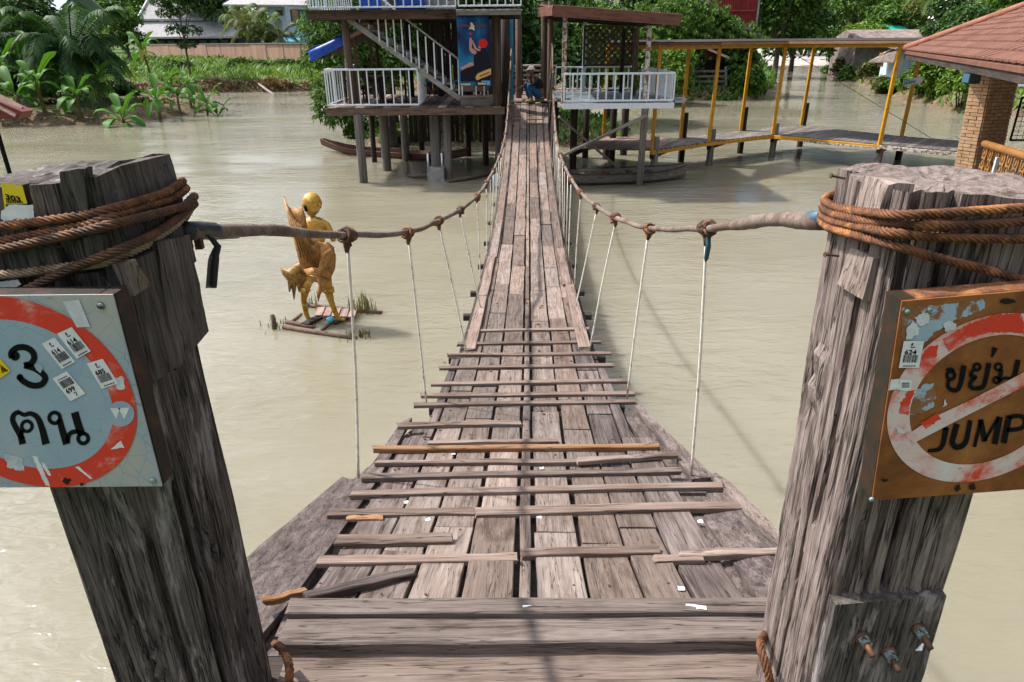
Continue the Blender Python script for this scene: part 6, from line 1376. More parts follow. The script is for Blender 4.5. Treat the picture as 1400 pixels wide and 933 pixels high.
BA = [(171, 158, 1.05, 1.0, 'banana plant with broad drooping leaves in front of the palm trunk', (-.1, -.1)), (217, 152, 1.15, .95, 'banana plant right of the palm on the open part of the island', (0, 0)), (214, 135, 2.2, .85, 'tallest thin banana plant rising in front of the grey roofed house', (-.25, 0)),
      (261, 142, .95, .8, 'small banana plant in the clump near the island tip', (0, 0)), (281, 146, 1.35, .8, 'taller banana plant in the clump near the island tip', (.1, 0)), (293, 146, 1.0, .75, 'outermost banana plant at the island tip', (.1, 0)),
      (99, 149, 1.2, .95, 'banana plant just left of the palm trunk', (.1, 0)), (62, 155, 1.2, 1.05, 'banana plant at the water edge left of the palm', (0, -.1)), (14, 150, 1.6, 1.15, 'large banana plant behind the small red roof', (.15, 0)), (40, 140, 1.9, 1.0, 'banana plant with a stem leaning right at the left edge', (.4, 0)), (128, 136, 1.0, .9, 'half hidden banana plant against the palm trunk', (0, 0)), (-20, 158, 1.3, 1.1, 'banana plant cut by the left edge of the view', (0, 0)), (238, 132, .9, .7, 'smallest banana plant behind the clump at the tip', (0, 0)), (78, 138, 1.7, 1.0, 'banana plant with upright leaves behind the others on the left', (0, 0)), (30, 158, .9, 1.0, 'low banana plant at the water edge beside the red roof', (0, 0)), (110, 156, .8, .9, 'low banana plant at the water edge below the palm', (0, 0)), (2, 138, 2.0, 1.1, 'tall banana plant at the far left edge', (0, 0)), (140, 150, .9, .9, 'low broad banana plant in front of the palm trunk', (0, 0)), (55, 132, 1.9, 1.0, 'tall banana plant behind the dead leaves on the left', (.1, 0)), (245, 146, .7, .75, 'small banana plant between the open pair and the tip clump', (0, 0))]
for i, (x, y, h, s, lab, ln) in enumerate(BA): banana(x, y, h * 1.2, s * 1.1, i + 1, lab, 11 if s > .78 else 9, ln)
# ---- coconut palm and slender palms: every frond a part
def frond_mesh(seed, L=3.2, rise=.7, fall=1.15, nl=44, ll=.78, hang=1.1, wd=.06):
    rr = random.Random(seed); v = []; f = []; n = 12; R_ = []
    for i in range(n + 1): t = i / n; R_.append(Vector((L * (t - .22 * t * t * fall), 0, L * (rise * t - fall * .72 * t * t))))
    tv, tf = tube_geo(R_, [.035 * (1 - .85 * i / n) + .004 for i in range(n + 1)], 4); v += tv; f += tf
    for i in range(nl):
        t = .12 + .88 * i / nl; q = t * n; k = min(int(q), n - 1); p = R_[k].lerp(R_[k + 1], q - k); d = (R_[k + 1] - R_[k]).normalized(); l_ = ll * (math.sin(math.pi * (.12 + .8 * t)) ** .6) * rr.uniform(.85, 1.1)
        for s in (-1, 1):
            out = (d * .55 + Vector((0, s, 0)) * .85).normalized(); m = p + out * l_ * .5 - Vector((0, 0, .10 * hang * l_)); e = p + out * l_ * .92 - Vector((0, 0, .5 * hang * l_)); sd_ = d * wd / 2; b0 = len(v)
            v += [p - sd_ * .6, p + sd_ * .6, m + sd_, m - sd_, e]; f += [(b0, b0 + 1, b0 + 2, b0 + 3), (b0 + 3, b0 + 2, b0 + 4)]
    return mesh('frond', v, f, True)
FM = [frond_mesh(1, rise=1.5, fall=1.3), frond_mesh(2, rise=1.0, fall=1.35, hang=1.2), frond_mesh(3, rise=.55, fall=1.2, hang=1.4), frond_mesh(4, rise=.1, fall=1.0, hang=1.6)]
def palm(name, label, loc, h, s, nf, seed, mat, lean=(0, 0), r=.14, group='palms'):
    g = random.Random(seed); loc = Vector(loc); t = thing(name, label, 'palm tree', loc, group); M = Matrix.Translation(loc); top = Vector((lean[0], lean[1], h)); c = catmull([Vector((0, 0, -.3)), Vector((lean[0] * .2, lean[1] * .2, h * .5)), top], .25)
    mb = MB().tube(c, [r * (1.5 - .7 * min(1, i / max(1, len(c) - 1) * 3) + .06 * (i % 2)) for i in range(len(c))], 9); link('trunk', mesh('trunk', mb.v, mb.f), m_bark, t, M)
    for i in range(nf):
        k = 0 if i < nf * .25 else 1 if i < nf * .55 else 2 if i < nf * .82 else 3
        link('frond', withmat(FM[k], mat), None, t, M @ Matrix.Translation(top) @ Matrix.Rotation(2.4 * i + g.uniform(-.3, .3), 4, 'Z') @ Matrix.Rotation(g.uniform(-.3, .3), 4, 'X') @ Matrix.Scale(s * g.uniform(.85, 1.12), 4))
    return t
palm('coconut_palm', 'big dark coconut palm with drooping fronds on the island', gy(126, 38.5), 2.35, 1.12, 34, 3, m_frond, (-.2, 0), .27)
palm('coconut_palm', 'dark palm half out of view at the left edge', gy(8, 41), 2.5, 1.05, 24, 4, m_frond, (-.2, 0), .2)
for i, (x, Y, h, lab) in enumerate(((352, 88, 3.6, 'slim palm in the clump before the pale blue house'), (372, 90, 3.2, 'middle palm in the clump before the pale blue house'), (392, 89, 2.4, 'lowest palm of the clump below the blue house window'), (338, 92, 4.2, 'tallest palm left of the pale blue house'))):
    palm('areca_palm', lab, gy(x, Y), h, 1.0, 13, 20 + i, m_frondl if i % 2 else m_leafolive, (0, 0), .12, 'palms before the blue house')
palm('areca_palm', 'light green palm far behind the white flowered tree', gy(1258, 78), 6.5, 1.1, 14, 31, m_frondl, (.2, 0), .13, 'palms on the far bank'); palm('areca_palm', 'light green palm above the red shingle roof', gy(1345, 60), 5.2, 1.0, 15, 32, m_frondl, (0, 0), .13, 'palms on the far bank')
# ---- named trees
tree('slim_tree', 'slender dark tree standing in front of the grey tiled house', gy(266, 60), 1.9, 2.5, 2.0, 2600, .30, m_leafdark, 41, nl=10, r0=.11, lobes=[(0, 0, 5.6, 1.1, 1.1, 1.6), (-.9, 0, 4.6, 1.0, .9, .8), (.9, .2, 4.9, 1.0, .9, .9), (-.7, .3, 3.4, .8, .8, .6), (.8, -.2, 3.3, .9, .8, .55), (-1.4, 0, 5.4, .8, .7, .7), (1.3, 0, 6.0, .9, .8, .8), (.2, 0, 2.3, .8, .7, .45), (-.3, .2, 7.2, 1.2, 1, 1.2)])
tree('mango_tree', 'leafy green tree hanging over the water left of the stilt house', at_z(500, 196, .3) + Vector((.75, 1.2, 0)), 2.4, 1.5, 1.5, 9000, .22, m_leafmid, 42, r0=.2, wd=.38, droop=.9, lobes=[(-1.2, -.8, 2.6, 1.0, 1.0, .9), (-1.7, -1.2, 1.6, .75, .8, .75), (-1.5, -1.3, .75, .55, .6, .5), (-.6, -1.6, 1.0, .5, .5, .35), (-1.9, -.6, 3.5, .95, .9, .8), (-1.0, 0, 4.2, 1.2, 1.1, .9), (.3, .6, 3.6, 1.2, 1, 1.0), (-2.2, -.4, 2.6, .7, .8, .7), (-1.9, -1.0, 1.0, .6, .7, .7), (-1.6, -.2, 3.0, .9, .9, .8), (-.6, .8, 2.0, 1.0, .8, .9), (.0, 0, 2.4, 1.1, 1.0, .8), (-1.2, -1.0, .35, .35, .4, .3)])
tree('shade_tree', 'large dark tree behind the grey tiled house', gy(300, 108), 6.0, 4.0, 3.0, 3600, .75, m_leafdark, 43, r0=.4); tree('shade_tree', 'dark tree between the palm and the grey roofs', gy(205, 112), 6, 4.5, 3, 3000, .75, m_leafmid, 44, r0=.4)
tree('shade_tree', 'dark rounded tree at the top left corner', gy(30, 60), 4.2, 3.2, 1.0, 3600, .5, m_leafdark, 45, r0=.3); tree('shade_tree', 'dark tree left of the coconut palm', gy(70, 66), 3.2, 2.4, 1.0, 2800, .45, m_leafdark, 46, r0=.3)
tree('shade_tree', 'mid green tree left of the grey tiled house', gy(185, 86), 2.6, 2.4, 1.2, 2200, .45, m_leafmid, 47, r0=.25)
tree('shade_tree', 'dark tree right behind the stilt house', gy(610, 29), 3.6, 2.6, 1.6, 6000, .34, m_leafdark, 48, r0=.3); tree('shade_tree', 'dark tree behind the upper deck of the stilt house', gy(540, 31), 3.2, 2.4, 2.0, 4600, .34, m_leafdark, 49, r0=.3)
tree('shade_tree', 'dark leafy tree filling the gap behind the landing', gy(728, 31), 2.8, 2.6, .8, 5200, .30, m_leafdark, 50, r0=.25); tree('shade_tree', 'green tree behind the roof of the open pavilion', gy(835, 33), 3.0, 2.4, .9, 6000, .28, m_leafmid, 51, r0=.25)
tree('shade_tree', 'light green tree between the pavilion roof and the vine house', gy(905, 43), 2.3, 1.9, 1.6, 4200, .30, m_leaflight, 52, r0=.25)
tree('shade_tree', 'dark green tree to the right of the red gable', gy(1062, 70), 4.6, 4.6, 1.2, 5200, .55, m_leafmid, 53, r0=.35); tree('shade_tree', 'tall dark tree overhanging the left side of the channel', gy(1085, 88), 5.5, 5.0, 1.6, 5000, .65, m_leafdark, 54, r0=.4)
tree('round_tree', 'dense rounded bright green tree right of the channel', gy(1166, 84), 3.1, 2.6, .9, 6500, .40, m_leaflight, 55, r0=.3, nl=12)
tree('flowering_tree', 'dark tree dotted with white blossoms above the shack', gy(1297, 66), 3.1, 2.2, 1.6, 5200, .38, m_leafdark, 56, r0=.25, flowers=240)
tree('shade_tree', 'olive yellow tree behind the blossoming tree', gy(1268, 88), 3.6, 2.8, 2.5, 3600, .45, m_leafolive, 57, r0=.25); tree('shade_tree', 'green tree above the far roofs', gy(1215, 96), 4.2, 3.2, 2.2, 3600, .55, m_leafmid, 58, r0=.3)
tree('shade_tree', 'bright green tree at the top right over the shingle roof', gy(1372, 58), 3.4, 2.6, 2.6, 4200, .42, m_leaflight, 59, r0=.3); tree('shade_tree', 'dark tree behind the grey metal shack', gy(1300, 52), 2.6, 1.8, 1.0, 4200, .34, m_leafdark, 60, r0=.2); tree('shade_tree', 'green tree behind the brick column', gy(1350, 45), 2.2, 1.7, .8, 3800, .30, m_leafmid, 61, r0=.2)
# far trees: two shared builds repeated with their own size and turn
FT = [('broad pale crown far behind the ramp', 1120, 150, 8, m_leafmid), ('left of the far ramp head', 1075, 135, 8, m_leafdark), ('on the right of the far ramp', 1178, 138, 7.5, m_leafdark), ('behind the round bright tree', 1160, 122, 7, m_leafmid), ('behind the red gable', 1010, 95, 6, m_leafdark), ('left behind the red gable', 950, 85, 5.5, m_leafmid),
      ('above the open pavilion roof', 880, 78, 5.5, m_leafdark), ('behind the landing at the bridge end', 760, 72, 5.5, m_leafmid), ('behind the stilt house upper deck', 640, 76, 6, m_leafdark), ('between stilt house and blue house', 470, 98, 5.0, m_leafmid), ('on the skyline above the shack roofs', 1240, 130, 8, m_leafmid), ('at the far right skyline', 1330, 110, 7, m_leafdark), ('at the right skyline beside the bright tree', 1395, 90, 6, m_leafmid), ('topmost behind the far ramp', 1105, 172, 9, m_leafdark), ('behind the olive tree', 1285, 118, 6.5, m_leaflight), ('near the upper left corner behind the roofs', 110, 118, 7, m_leafdark), ('right of the blossoming tree', 1345, 84, 4.5, m_leafdark)]
fcr = {}
for i, (lab, x, Y, R0, mt) in enumerate(FT):
    g = np.random.default_rng(100 + i % 3); key = i % 3
    if key not in fcr:
        lb = lobes_for(g, 1, .85, .35, 11); mb = make_trunk(g, lb, .06, .35); fcr[key] = (mesh('trunk', mb.v, mb.f, True), mesh_np('crown', *crown_leaves(g, lb, 4200, .105)))
    loc = gy(x, Y); t = thing('far_tree', ('dark' if mt is m_leafdark else 'bright' if mt is m_leaflight else 'green') + ' tree ' + lab, 'tree', loc, 'far trees'); M = Matrix.Translation(loc) @ Matrix.Rotation(i * 1.7, 4, 'Z') @ Matrix.Diagonal((R0, R0, R0 * rnd.uniform(1.0, 1.3), 1))
    link('trunk', withmat(fcr[key][0], m_bark), None, t, M); link('crown', withmat(fcr[key][1], mt), None, t, M)
# far wood that reads as one mass
g = np.random.default_rng(9); lb = []
for i in range(120):
    a = -1.25 + 2.35 * i / 119; r_ = g.uniform(195, 235); lb.append((r_ * math.sin(a), r_ * math.cos(a), g.uniform(3, 11), g.uniform(7, 12), g.uniform(6, 9), g.uniform(6, 10)))
v, tr = crown_leaves(g, lb, 60000, 1.5, .55, .3, .5); tag(link('forest', mesh_np('forest', v, tr), m_leafmid), 'far wooded belt closing the view behind the pond', 'forest', None, 'stuff')
# ---- bushes
BU = [(1290, 41, 1.5, 1.5, 2.6, 4200, .26, m_leaflight, 'feathery light green bush on the right bank'), (1318, 37, 1.3, 1.4, 2.2, 3600, .24, m_leaflight, 'light green bush next to the brick column'), (1268, 45, 1.2, 1.2, 2.4, 2600, .26, m_leafmid, 'taller green bush by the corner of the grey shack'),
      (1198, 58, 2.0, 1.2, 2.0, 3200, .34, m_leafolive, 'olive bush hanging over the water left of the shack'), (1158, 80, 2.6, 1.5, 2.2, 2600, .4, m_leafmid, 'green bush below the round tree at the water'), (1212, 50.2, 1.2, .8, 1.7, 3000, .26, m_leafolive, 'bush in front of the shack wall at the waterline'),
      (1140, 92, 2.2, 1.5, 1.7, 2000, .4, m_leafdark, 'dark bush beside the ramp'), (1022, 46.2, 1.2, 1.0, 1.6, 3600, .22, m_leafmid, 'dense bright bush at the right foot of the vine house'), (960, 45.5, 2.6, .7, .5, 2600, .18, m_leafmid, 'low leafy fringe along the water under the vine house'), (560, 26.2, 1.1, .6, .42, 2400, .13, m_leaflight, 'low pale leafed plants under the stilt house'), (500, 28.5, .9, .9, 1.2, 2200, .16, m_leafdark, 'dark bush on the bank under the stilt house'), (1168, 70, 2.0, 1.2, 2.2, 2600, .34, m_leafolive, 'olive bush at the left end of the low roofed house'), (1246, 46.8, 1.2, .9, 1.2, 2600, .22, m_leafmid, 'low bush at the waterline right of the shack'), (1264, 43, 1.2, .9, 1.3, 2600, .22, m_leaflight, 'pale bush at the waterline left of the feathery bush'), (1180, 66, 2.2, 1.2, 2.3, 2800, .34, m_leafmid, 'green bush on the bank before the low roofed house'), (1232, 49, 1.6, .8, 1.0, 2200, .22, m_leafmid, 'low green bush under the shack floor'), (1345, 35, 1.6, 1.2, 1.5, 3000, .22, m_leafmid, 'green bush directly behind the brick column'), (22, 42, 2.0, 1.3, 1.5, 2600, .3, m_leafdark, 'dark leafy bush behind the leftmost banana plants'), (88, 41, 1.7, 1.2, 1.3, 2400, .3, m_leafmid, 'green bush left of the palm trunk'), (168, 42.5, 1.5, 1.0, 1.0, 2000, .26, m_leafdark, 'dark bush right of the palm trunk'), (1395, 47, 2.0, 1.5, 1.5, 2200, .26, m_leaflight, 'grassy bush right of the brick column'), (340, 70, 2.5, 1.0, 1.1, 1600, .3, m_leafmid, 'scrubby green bush in front of the long wall'), (250, 66, 2.2, 1.0, 1.2, 1600, .3, m_leafmid, 'scrubby bush under the slender tree'), (405, 72, 2.2, 1.0, 1.0, 1500, .3, m_leafdark, 'scrubby dark bush at the right end of the wall')]
for i, (x, Y, rx, ry, rz, n, L, mt, lab) in enumerate(BU): bush('bush', lab, gy(x, Y), rx, ry, rz, n, L, mt, 200 + i)
# ---- grass, scrub and reeds on the left bank
def scatter(name, label, cat, poly, n, h, wd, mat, seed, lean=.5, keep=None):
    g = np.random.default_rng(seed); P = np.array(poly); x = g.uniform(P[:, 0].min(), P[:, 0].max(), n * 3); y = g.uniform(P[:, 1].min(), P[:, 1].max(), n * 3); ok = seg_dist(x, y, poly) > 0; x = x[ok][:n]; y = y[ok][:n]; z = ground_h(x, y); ok = z > .04; x, y, z = x[ok], y[ok], z[ok]; N = len(x)
    cl = .5 + .9 * (np.sin(x * .9 + np.sin(y * 1.3) * 2) * np.sin(y * 1.1 + 1.3 * np.sin(x * .6)) > .1); hh = h * g.uniform(.4, 1.15, N) * cl; a = g.uniform(0, 6.28, N); d = np.stack([np.cos(a), np.sin(a), 0 * a], 1); s = np.stack([-np.sin(a), np.cos(a), 0 * a], 1) * (wd * g.uniform(.6, 1.3, N))[:, None]
    b0 = np.stack([x, y, z - .03], 1); m = b0 + d * (hh * lean * .4)[:, None] + np.array([0, 0, 1.]) * (hh * .65)[:, None]; t = b0 + d * (hh * lean)[:, None] + np.array([0, 0, 1.]) * hh[:, None]
    v = np.stack([b0 - s, b0 + s, m + s, m - s, t], 1).reshape(-1, 3); i = np.arange(N)[:, None] * 5; tr = np.concatenate([i + [0, 1, 2], i + [0, 2, 3], i + [3, 2, 4]], 0)
    return tag(link(name, mesh_np(name, v, tr), mat), label, cat, None, 'stuff')
scatter('grass', 'rough green scrub covering the slope below the long wall', 'grass', [(-50, 55), (-18, 58.3), (-4, 57.8), (-2, 80), (-62, 100)], 42000, .42, .035, m_leaflight, 61, .9)
scatter('undergrowth', 'leafy creepers over the bank before the wall', 'undergrowth', [(-45, 60), (-18, 62), (-4, 61), (-2, 78), (-58, 96)], 4500, .5, .11, m_leafmid, 62, 1.3)
scatter('dry_reeds', 'brown dead reeds hanging down the far mud bank', 'reeds', [(-42, 53), (-30, 55.5), (-18, 57), (-8, 56.6), (2, 53), (2, 54.3), (-8, 57.9), (-18, 58.5), (-30, 57.3), (-42, 55)], 7000, .34, .05, m_reed, 63, 1.5)
scatter('short_grass', 'thin grass and litter of leaves on the island soil', 'grass', ISLE, 9000, .16, .03, m_leafolive, 64, .9)
scatter('bank_grass', 'green grass on the right bank around the shack', 'grass', [(22.5, 36), (27, 30.5), (60, 26), (60, 60), (38, 80), (33, 72), (28.5, 60), (26, 50.5)], 30000, .5, .05, m_leaflight, 65, .8)
scatter('shore_weeds', 'green weeds edging the water around the vine house', 'weeds', [(6, 45.2), (15.5, 44.8), (20, 55), (26, 72), (24, 74), (16, 58), (13, 48), (6, 49)], 9000, .5, .06, m_leafmid, 66, .8)
scatter('far_grass', 'grass on the far shores beside the ramp', 'grass', [(33, 98), (27, 74), (20, 60), (10, 60), (10, 130), (34, 130)], 6000, .7, .14, m_leafmid, 67, .8)
scatter('mound_weeds', 'green ground plants on the mud bank under the stilt house', 'weeds', MOUND, 5000, .3, .035, m_leafmid, 68, .9)
for i, (x, y, s) in enumerate(((120, 128, 1.0), (66, 146, .8), (200, 140, .7), (232, 139, .8), (150, 128, .9))):
    o = blades('dry_leaf_heap', gp(x, y, .6), 46, .35 * s, .45 * s, m_reed, None, 70 + i, .07, 1.6); tag(o, ('dead brown banana leaves heaped at the palm foot', 'dead brown leaves under the leftmost banana plants', 'dry leaf heap between the two open banana plants', 'dry leaf heap near the island tip', 'dry leaf heap right of the palm trunk')[i], 'dead leaves', 'heaps of dead banana leaves', 'stuff')
# ================================================================== FAR BUILDINGS
m_grtile = blot('grey_roof_tiles', (.42, .40, .41), (.31, .29, .30), 2.5, .4, .65, rough=.8); m_wallp = blot('pink_brown_wall_paint', (.36, .20, .15), (.27, .14, .10), .9, .4, .65, rough=.9, axis='Z')
m_bluewall = blot('pale_blue_wall', (.50, .60, .68), (.42, .50, .57), 1.2, .4, .65, rough=.8); m_glass = newmat('dark_glass', (.03, .05, .06), .12)[0]; m_greenglass = newmat('green_shutters', (.03, .12, .12), .4)[0]
m_wallp = blot('pink_brown_wall_paint', (.52, .32, .24), (.42, .235, .165), .9, .4, .65, rough=.9, axis='Z')
wA, wB = at_y(200, 62, 101), at_y(436, 57, 76); wl = thing('long_wall', 'long pinkish brown panelled garden wall with dark joints', 'wall', (wA + wB) / 2 * 1); wd_ = (wB - wA); wd_.z = 0; npn = 12; wr_ = math.atan2(wd_.y, wd_.x)
wtop, wbot = 3.45, 1.0
for k in range(npn):
    c = wA + wd_ * (k + .5) / npn; Mw = Matrix.Translation((c.x, c.y, 0)) @ Matrix.Rotation(wr_, 4, 'Z'); Lw = wd_.length / npn
    o = MB().box((0, 0, 0), (Lw - .16, .18, wtop - wbot)); link('wall_panel', mesh('wall_panel', o.v, o.f), m_wallp, wl, Mw @ Matrix.Translation((0, rnd.uniform(-.04, .04), (wtop + wbot) / 2)))
    o = MB().box((0, 0, 0), (.15, .2, wtop - wbot - .02)); link('wall_post', mesh('wall_post', o.v, o.f), m_pinktim, wl, Mw @ Matrix.Translation((-Lw / 2, .0, (wtop + wbot) / 2)))
c = (wA + wB) / 2; o = MB().box((0, 0, 0), (wd_.length + .2, .3, .10)); link('coping', mesh('coping', o.v, o.f), m_conc, wl, Matrix.Translation((c.x, c.y, wtop + .05)) @ Matrix.Rotation(wr_, 4, 'Z'))
def gable(par, xa, xb, Y0, Y1, ze, zr_, mat, over=.4, name='roof'):
    ym = (Y0 + Y1) / 2; v = [(xa - over, Y0 - over, ze), (xb + over, Y0 - over, ze), (xb - over * 0, ym, zr_), (xa, ym, zr_), (xa - over, Y1 + over, ze), (xb + over, Y1 + over, ze)]
    v2 = [(a, b_, c + .14) for a, b_, c in v]; return put(name, v2 + v, [(0, 1, 2, 3), (3, 2, 5, 4), (7, 6, 9, 8), (8, 9, 10, 11), (0, 6, 7, 1), (1, 7, 8, 2), (2, 8, 11, 5), (5, 11, 10, 4), (4, 10, 9, 3), (3, 9, 6, 0)], mat, par)
HY = 104; gh_ = thing('grey_roof_house', 'house with two tiers of grey tiled roof behind the wall', 'house', gy(250, HY)); a, b_ = at_y(172, 50, HY).x, at_y(330, 50, HY).x
ze, zm, zm2, zr_ = at_y(250, 50.5, HY).z, at_y(250, 29, HY + 2).z, at_y(250, 26, HY + 2).z, at_y(250, -22, HY + 7).z
MB().box(((a + b_) / 2, HY + 6, (ze + 0) / 2), (b_ - a - 2, 9, ze)).build('wall', m_dark, gh_)
put('lower_roof', [(a, HY, ze), (b_, HY, ze), (b_ - 2.4, HY + 2.5, zm), (a + 1.4, HY + 2.5, zm), (a, HY, ze - .25), (b_, HY, ze - .25), (b_ - 2.4, HY + 2.5, zm - .3), (a + 1.4, HY + 2.5, zm - .3)], [(0, 1, 2, 3), (0, 4, 5, 1), (7, 6, 5, 4), (0, 3, 7, 4), (1, 5, 6, 2)], m_grtile, gh_)
put('upper_roof', [(a + 1.0, HY + 2.2, zm2), (b_ - 2.0, HY + 2.2, zm2), (b_ - 3.8, HY + 7, zr_), (a + 2.6, HY + 7, zr_), (a + 1.0, HY + 2.2, zm2 - .25), (b_ - 2, HY + 2.2, zm2 - .25), (b_ - 3.8, HY + 12, zm2), (a + 2.6, HY + 12, zm2)], [(0, 1, 2, 3), (0, 4, 5, 1), (3, 2, 6, 7), (0, 3, 7, 4), (1, 5, 6, 2)], m_grtile, gh_)
for k in range(8): q = a + 2 + k * (b_ - a - 4) / 8; MB().box((q + .5, HY + 1.46, ze - .9), (1.0, .05, .8)).build('window', m_glass, gh_)
for s in (a + 1.1, b_ - 2.1): MB().tube([(s, HY + 2.15, zm2 + .1), (a + 2.6 if s < b_ - 5 else b_ - 3.8, HY + 7, zr_ + .1)], .16, 6).build('roof_verge', m_white, gh_)
BY = 98; bh = thing('blue_house', 'pale blue two storey house with grey roof and shuttered window', 'house', gy(400, BY)); a, m_, b_ = at_y(368, 30, BY).x, at_y(394, 30, BY).x, at_y(432, 30, BY).x; zt = at_y(400, 7, BY).z
MB().box(((a + m_) / 2, BY + 2.5, zt / 2), (m_ - a, 5, zt)).build('wall', m_bluewall, bh); MB().box(((m_ + b_) / 2, BY + 1.7, zt / 2 - .2), (b_ - m_ - .02, 5, zt)).build('wall', m_bluewall, bh)
put('roof', [(a - 5.5, BY - .6, zt + .1), (b_ + 1, BY - .9, zt - .1), (b_ - 1, BY + 4, zt + 2.3), (a - 3, BY + 4, zt + 2.3), (a - 5.5, BY - .6, zt - .12), (b_ + 1, BY - .9, zt - .32), (b_ - 1, BY + 6, zt), (a - 3, BY + 6, zt)], [(0, 1, 2, 3), (0, 4, 5, 1), (3, 2, 6, 7), (0, 3, 7, 4), (1, 5, 6, 2), (4, 7, 6, 5)], m_grtile, bh)
def window(par, xa, ya, xb, yb, Y, mat, n=1, dep=.0):
    p, q = at_y(xa, yb, Y), at_y(xb, ya, Y); w_ = thing  # frame with panes inside
    fr = MB()
    for c, d in ((((p.x + q.x) / 2, Y - .03, p.z), (q.x - p.x + .16, .1, .1)), (((p.x + q.x) / 2, Y - .03, q.z), (q.x - p.x + .16, .1, .1)), ((p.x, Y - .03, (p.z + q.z) / 2), (.1, .11, q.z - p.z)), ((q.x, Y - .03, (p.z + q.z) / 2), (.1, .11, q.z - p.z))): fr.box(c, d)
    f_ = fr.build('window', m_brown, par)
    for k in range(n): s0 = p.x + (q.x - p.x) * k / n + .06; s1 = p.x + (q.x - p.x) * (k + 1) / n - .06; MB().box(((s0 + s1) / 2, Y - .02, (p.z + q.z) / 2), (s1 - s0, .04, q.z - p.z)).build('pane', mat, f_)
window(bh, 379, 15, 385.5, 21, BY, m_brown); window(bh, 399, 14, 420, 29, BY - .8, m_greenglass, 5); MB().box(at_y(404, 21, BY - .9), (.7, .1, 1.5)).build('shutter', m_orange, bh)
q = at_y(396, 55, BY - 2); put('awning', [q + Vector(v_) for v_ in ((-.9, -1, -.2), (2.6, -1, -.2), (2.4, 1, .7), (-.5, 1, .7), (-.9, -1, -.3), (2.6, -1, -.3), (2.4, 1, .6), (-.5, 1, .6))], [(0, 1, 2, 3), (7, 6, 5, 4), (0, 4, 5, 1), (1, 5, 6, 2), (2, 6, 7, 3), (3, 7, 4, 0)], m_bluepaint, bh)
UY = 72; uh = thing('blue_roof_house', 'house with pale blue metal roof showing at the top left', 'house', gy(30, UY)); a, b_ = at_y(-40, 10, UY).x, at_y(78, 10, UY).x; ze = at_y(30, 20, UY).z
MB().box(((a + b_) / 2, UY + 4, ze / 2), (b_ - a - 1, 6, ze)).build('wall', m_white, uh); gable(uh, a, b_, UY, UY + 8, ze, ze + 2.6, m_bluewall, .5); window(uh, 20, 24, 34, 34, UY + .9, m_glass, 2)
# red gabled house smothered in vines
VY = 48.5; vh = thing('vine_house', 'tall red corrugated house smothered in green vines beside the channel', 'house', gy(1000, VY)); m_redmetal = blot('red_corrugated_metal', (.34, .05, .045), (.22, .03, .03), 3, .4, .65, rough=.5, axis='Z')
ra_, rb_ = at_y(966, 20, VY).x, at_y(1034, 20, VY).x; zb_ = at_y(1000, 36, VY).z; v = []; n = 44
for k in range(n + 1):
    x = ra_ + (rb_ - ra_) * k / n; y = VY + (.05 if k % 2 else -.05); v += [(x, y, zb_ - 2), (x, y, zb_ + 6), (x, y + .06, zb_ - 2), (x, y + .06, zb_ + 6)]
put('corrugated_gable', v, [(k * 4, k * 4 + 4, k * 4 + 5, k * 4 + 1) for k in range(n)] + [(k * 4 + 2, k * 4 + 3, k * 4 + 7, k * 4 + 6) for k in range(n)] + [(0, 1, 3, 2), (n * 4, n * 4 + 2, n * 4 + 3, n * 4 + 1)], m_redmetal, vh)
MB().box((rb_ + .04, VY, zb_ + 2), (.10, .3, 8)).build('corner_trim', m_conc, vh); MB().box(((ra_ + rb_) / 2, VY - .07, at_y(1000, 15, VY).z), (rb_ - ra_, .03, .08)).build('sheet_lap', m_redmetal, vh)
xa, xb = at_y(868, 100, VY).x, at_y(1032, 100, VY).x; MB().box(((xa + xb) / 2, VY + 3.2, 2.6), (xb - xa, 6, 4.6)).build('wall', m_dark, vh)
r0, r1 = at_y(960, -3, VY - 1.2), at_y(1041, 48, VY - 1.2); dv = Vector((0, 1.4, .1)); quad_slab('lean_roof', [r0, r1, r1 + dv, r0 + dv], .12, m_grtile, vh, up=(0, 0, 1)); beam('barge_board', r0 + Vector((0, -.05, -.1)), r1 + Vector((0, -.05, -.1)), .06, .2, m_conc, vh)
q0, q1 = at_y(960, 64, VY - 1.3), at_y(998, 80, VY - 1.3); beam('eave_strip', q0, q1, .08, .14, m_white, vh)
for k in range(4): beam('fence_rail', at_y(934, 98 + k * 7, VY - 1.6), at_y(992, 97.5 + k * 7, VY - 1.6), .06, .13, m_greytim, vh)
for x in (948, 992): beam('fence_post', at_y(x, 128, VY - 1.55), at_y(x, 92, VY - 1.55), .14, .14, m_greytim, vh)
MB().box(at_y(974, 126, VY - 1.9), (1.2, .5, .35)).build('crate_step', m_brown, vh)
vn = thing('climbing_vine', 'green climbing vines draped over roof and posts of the red gabled house', 'vine', gy(1000, VY - 1.4)); g = np.random.default_rng(77)
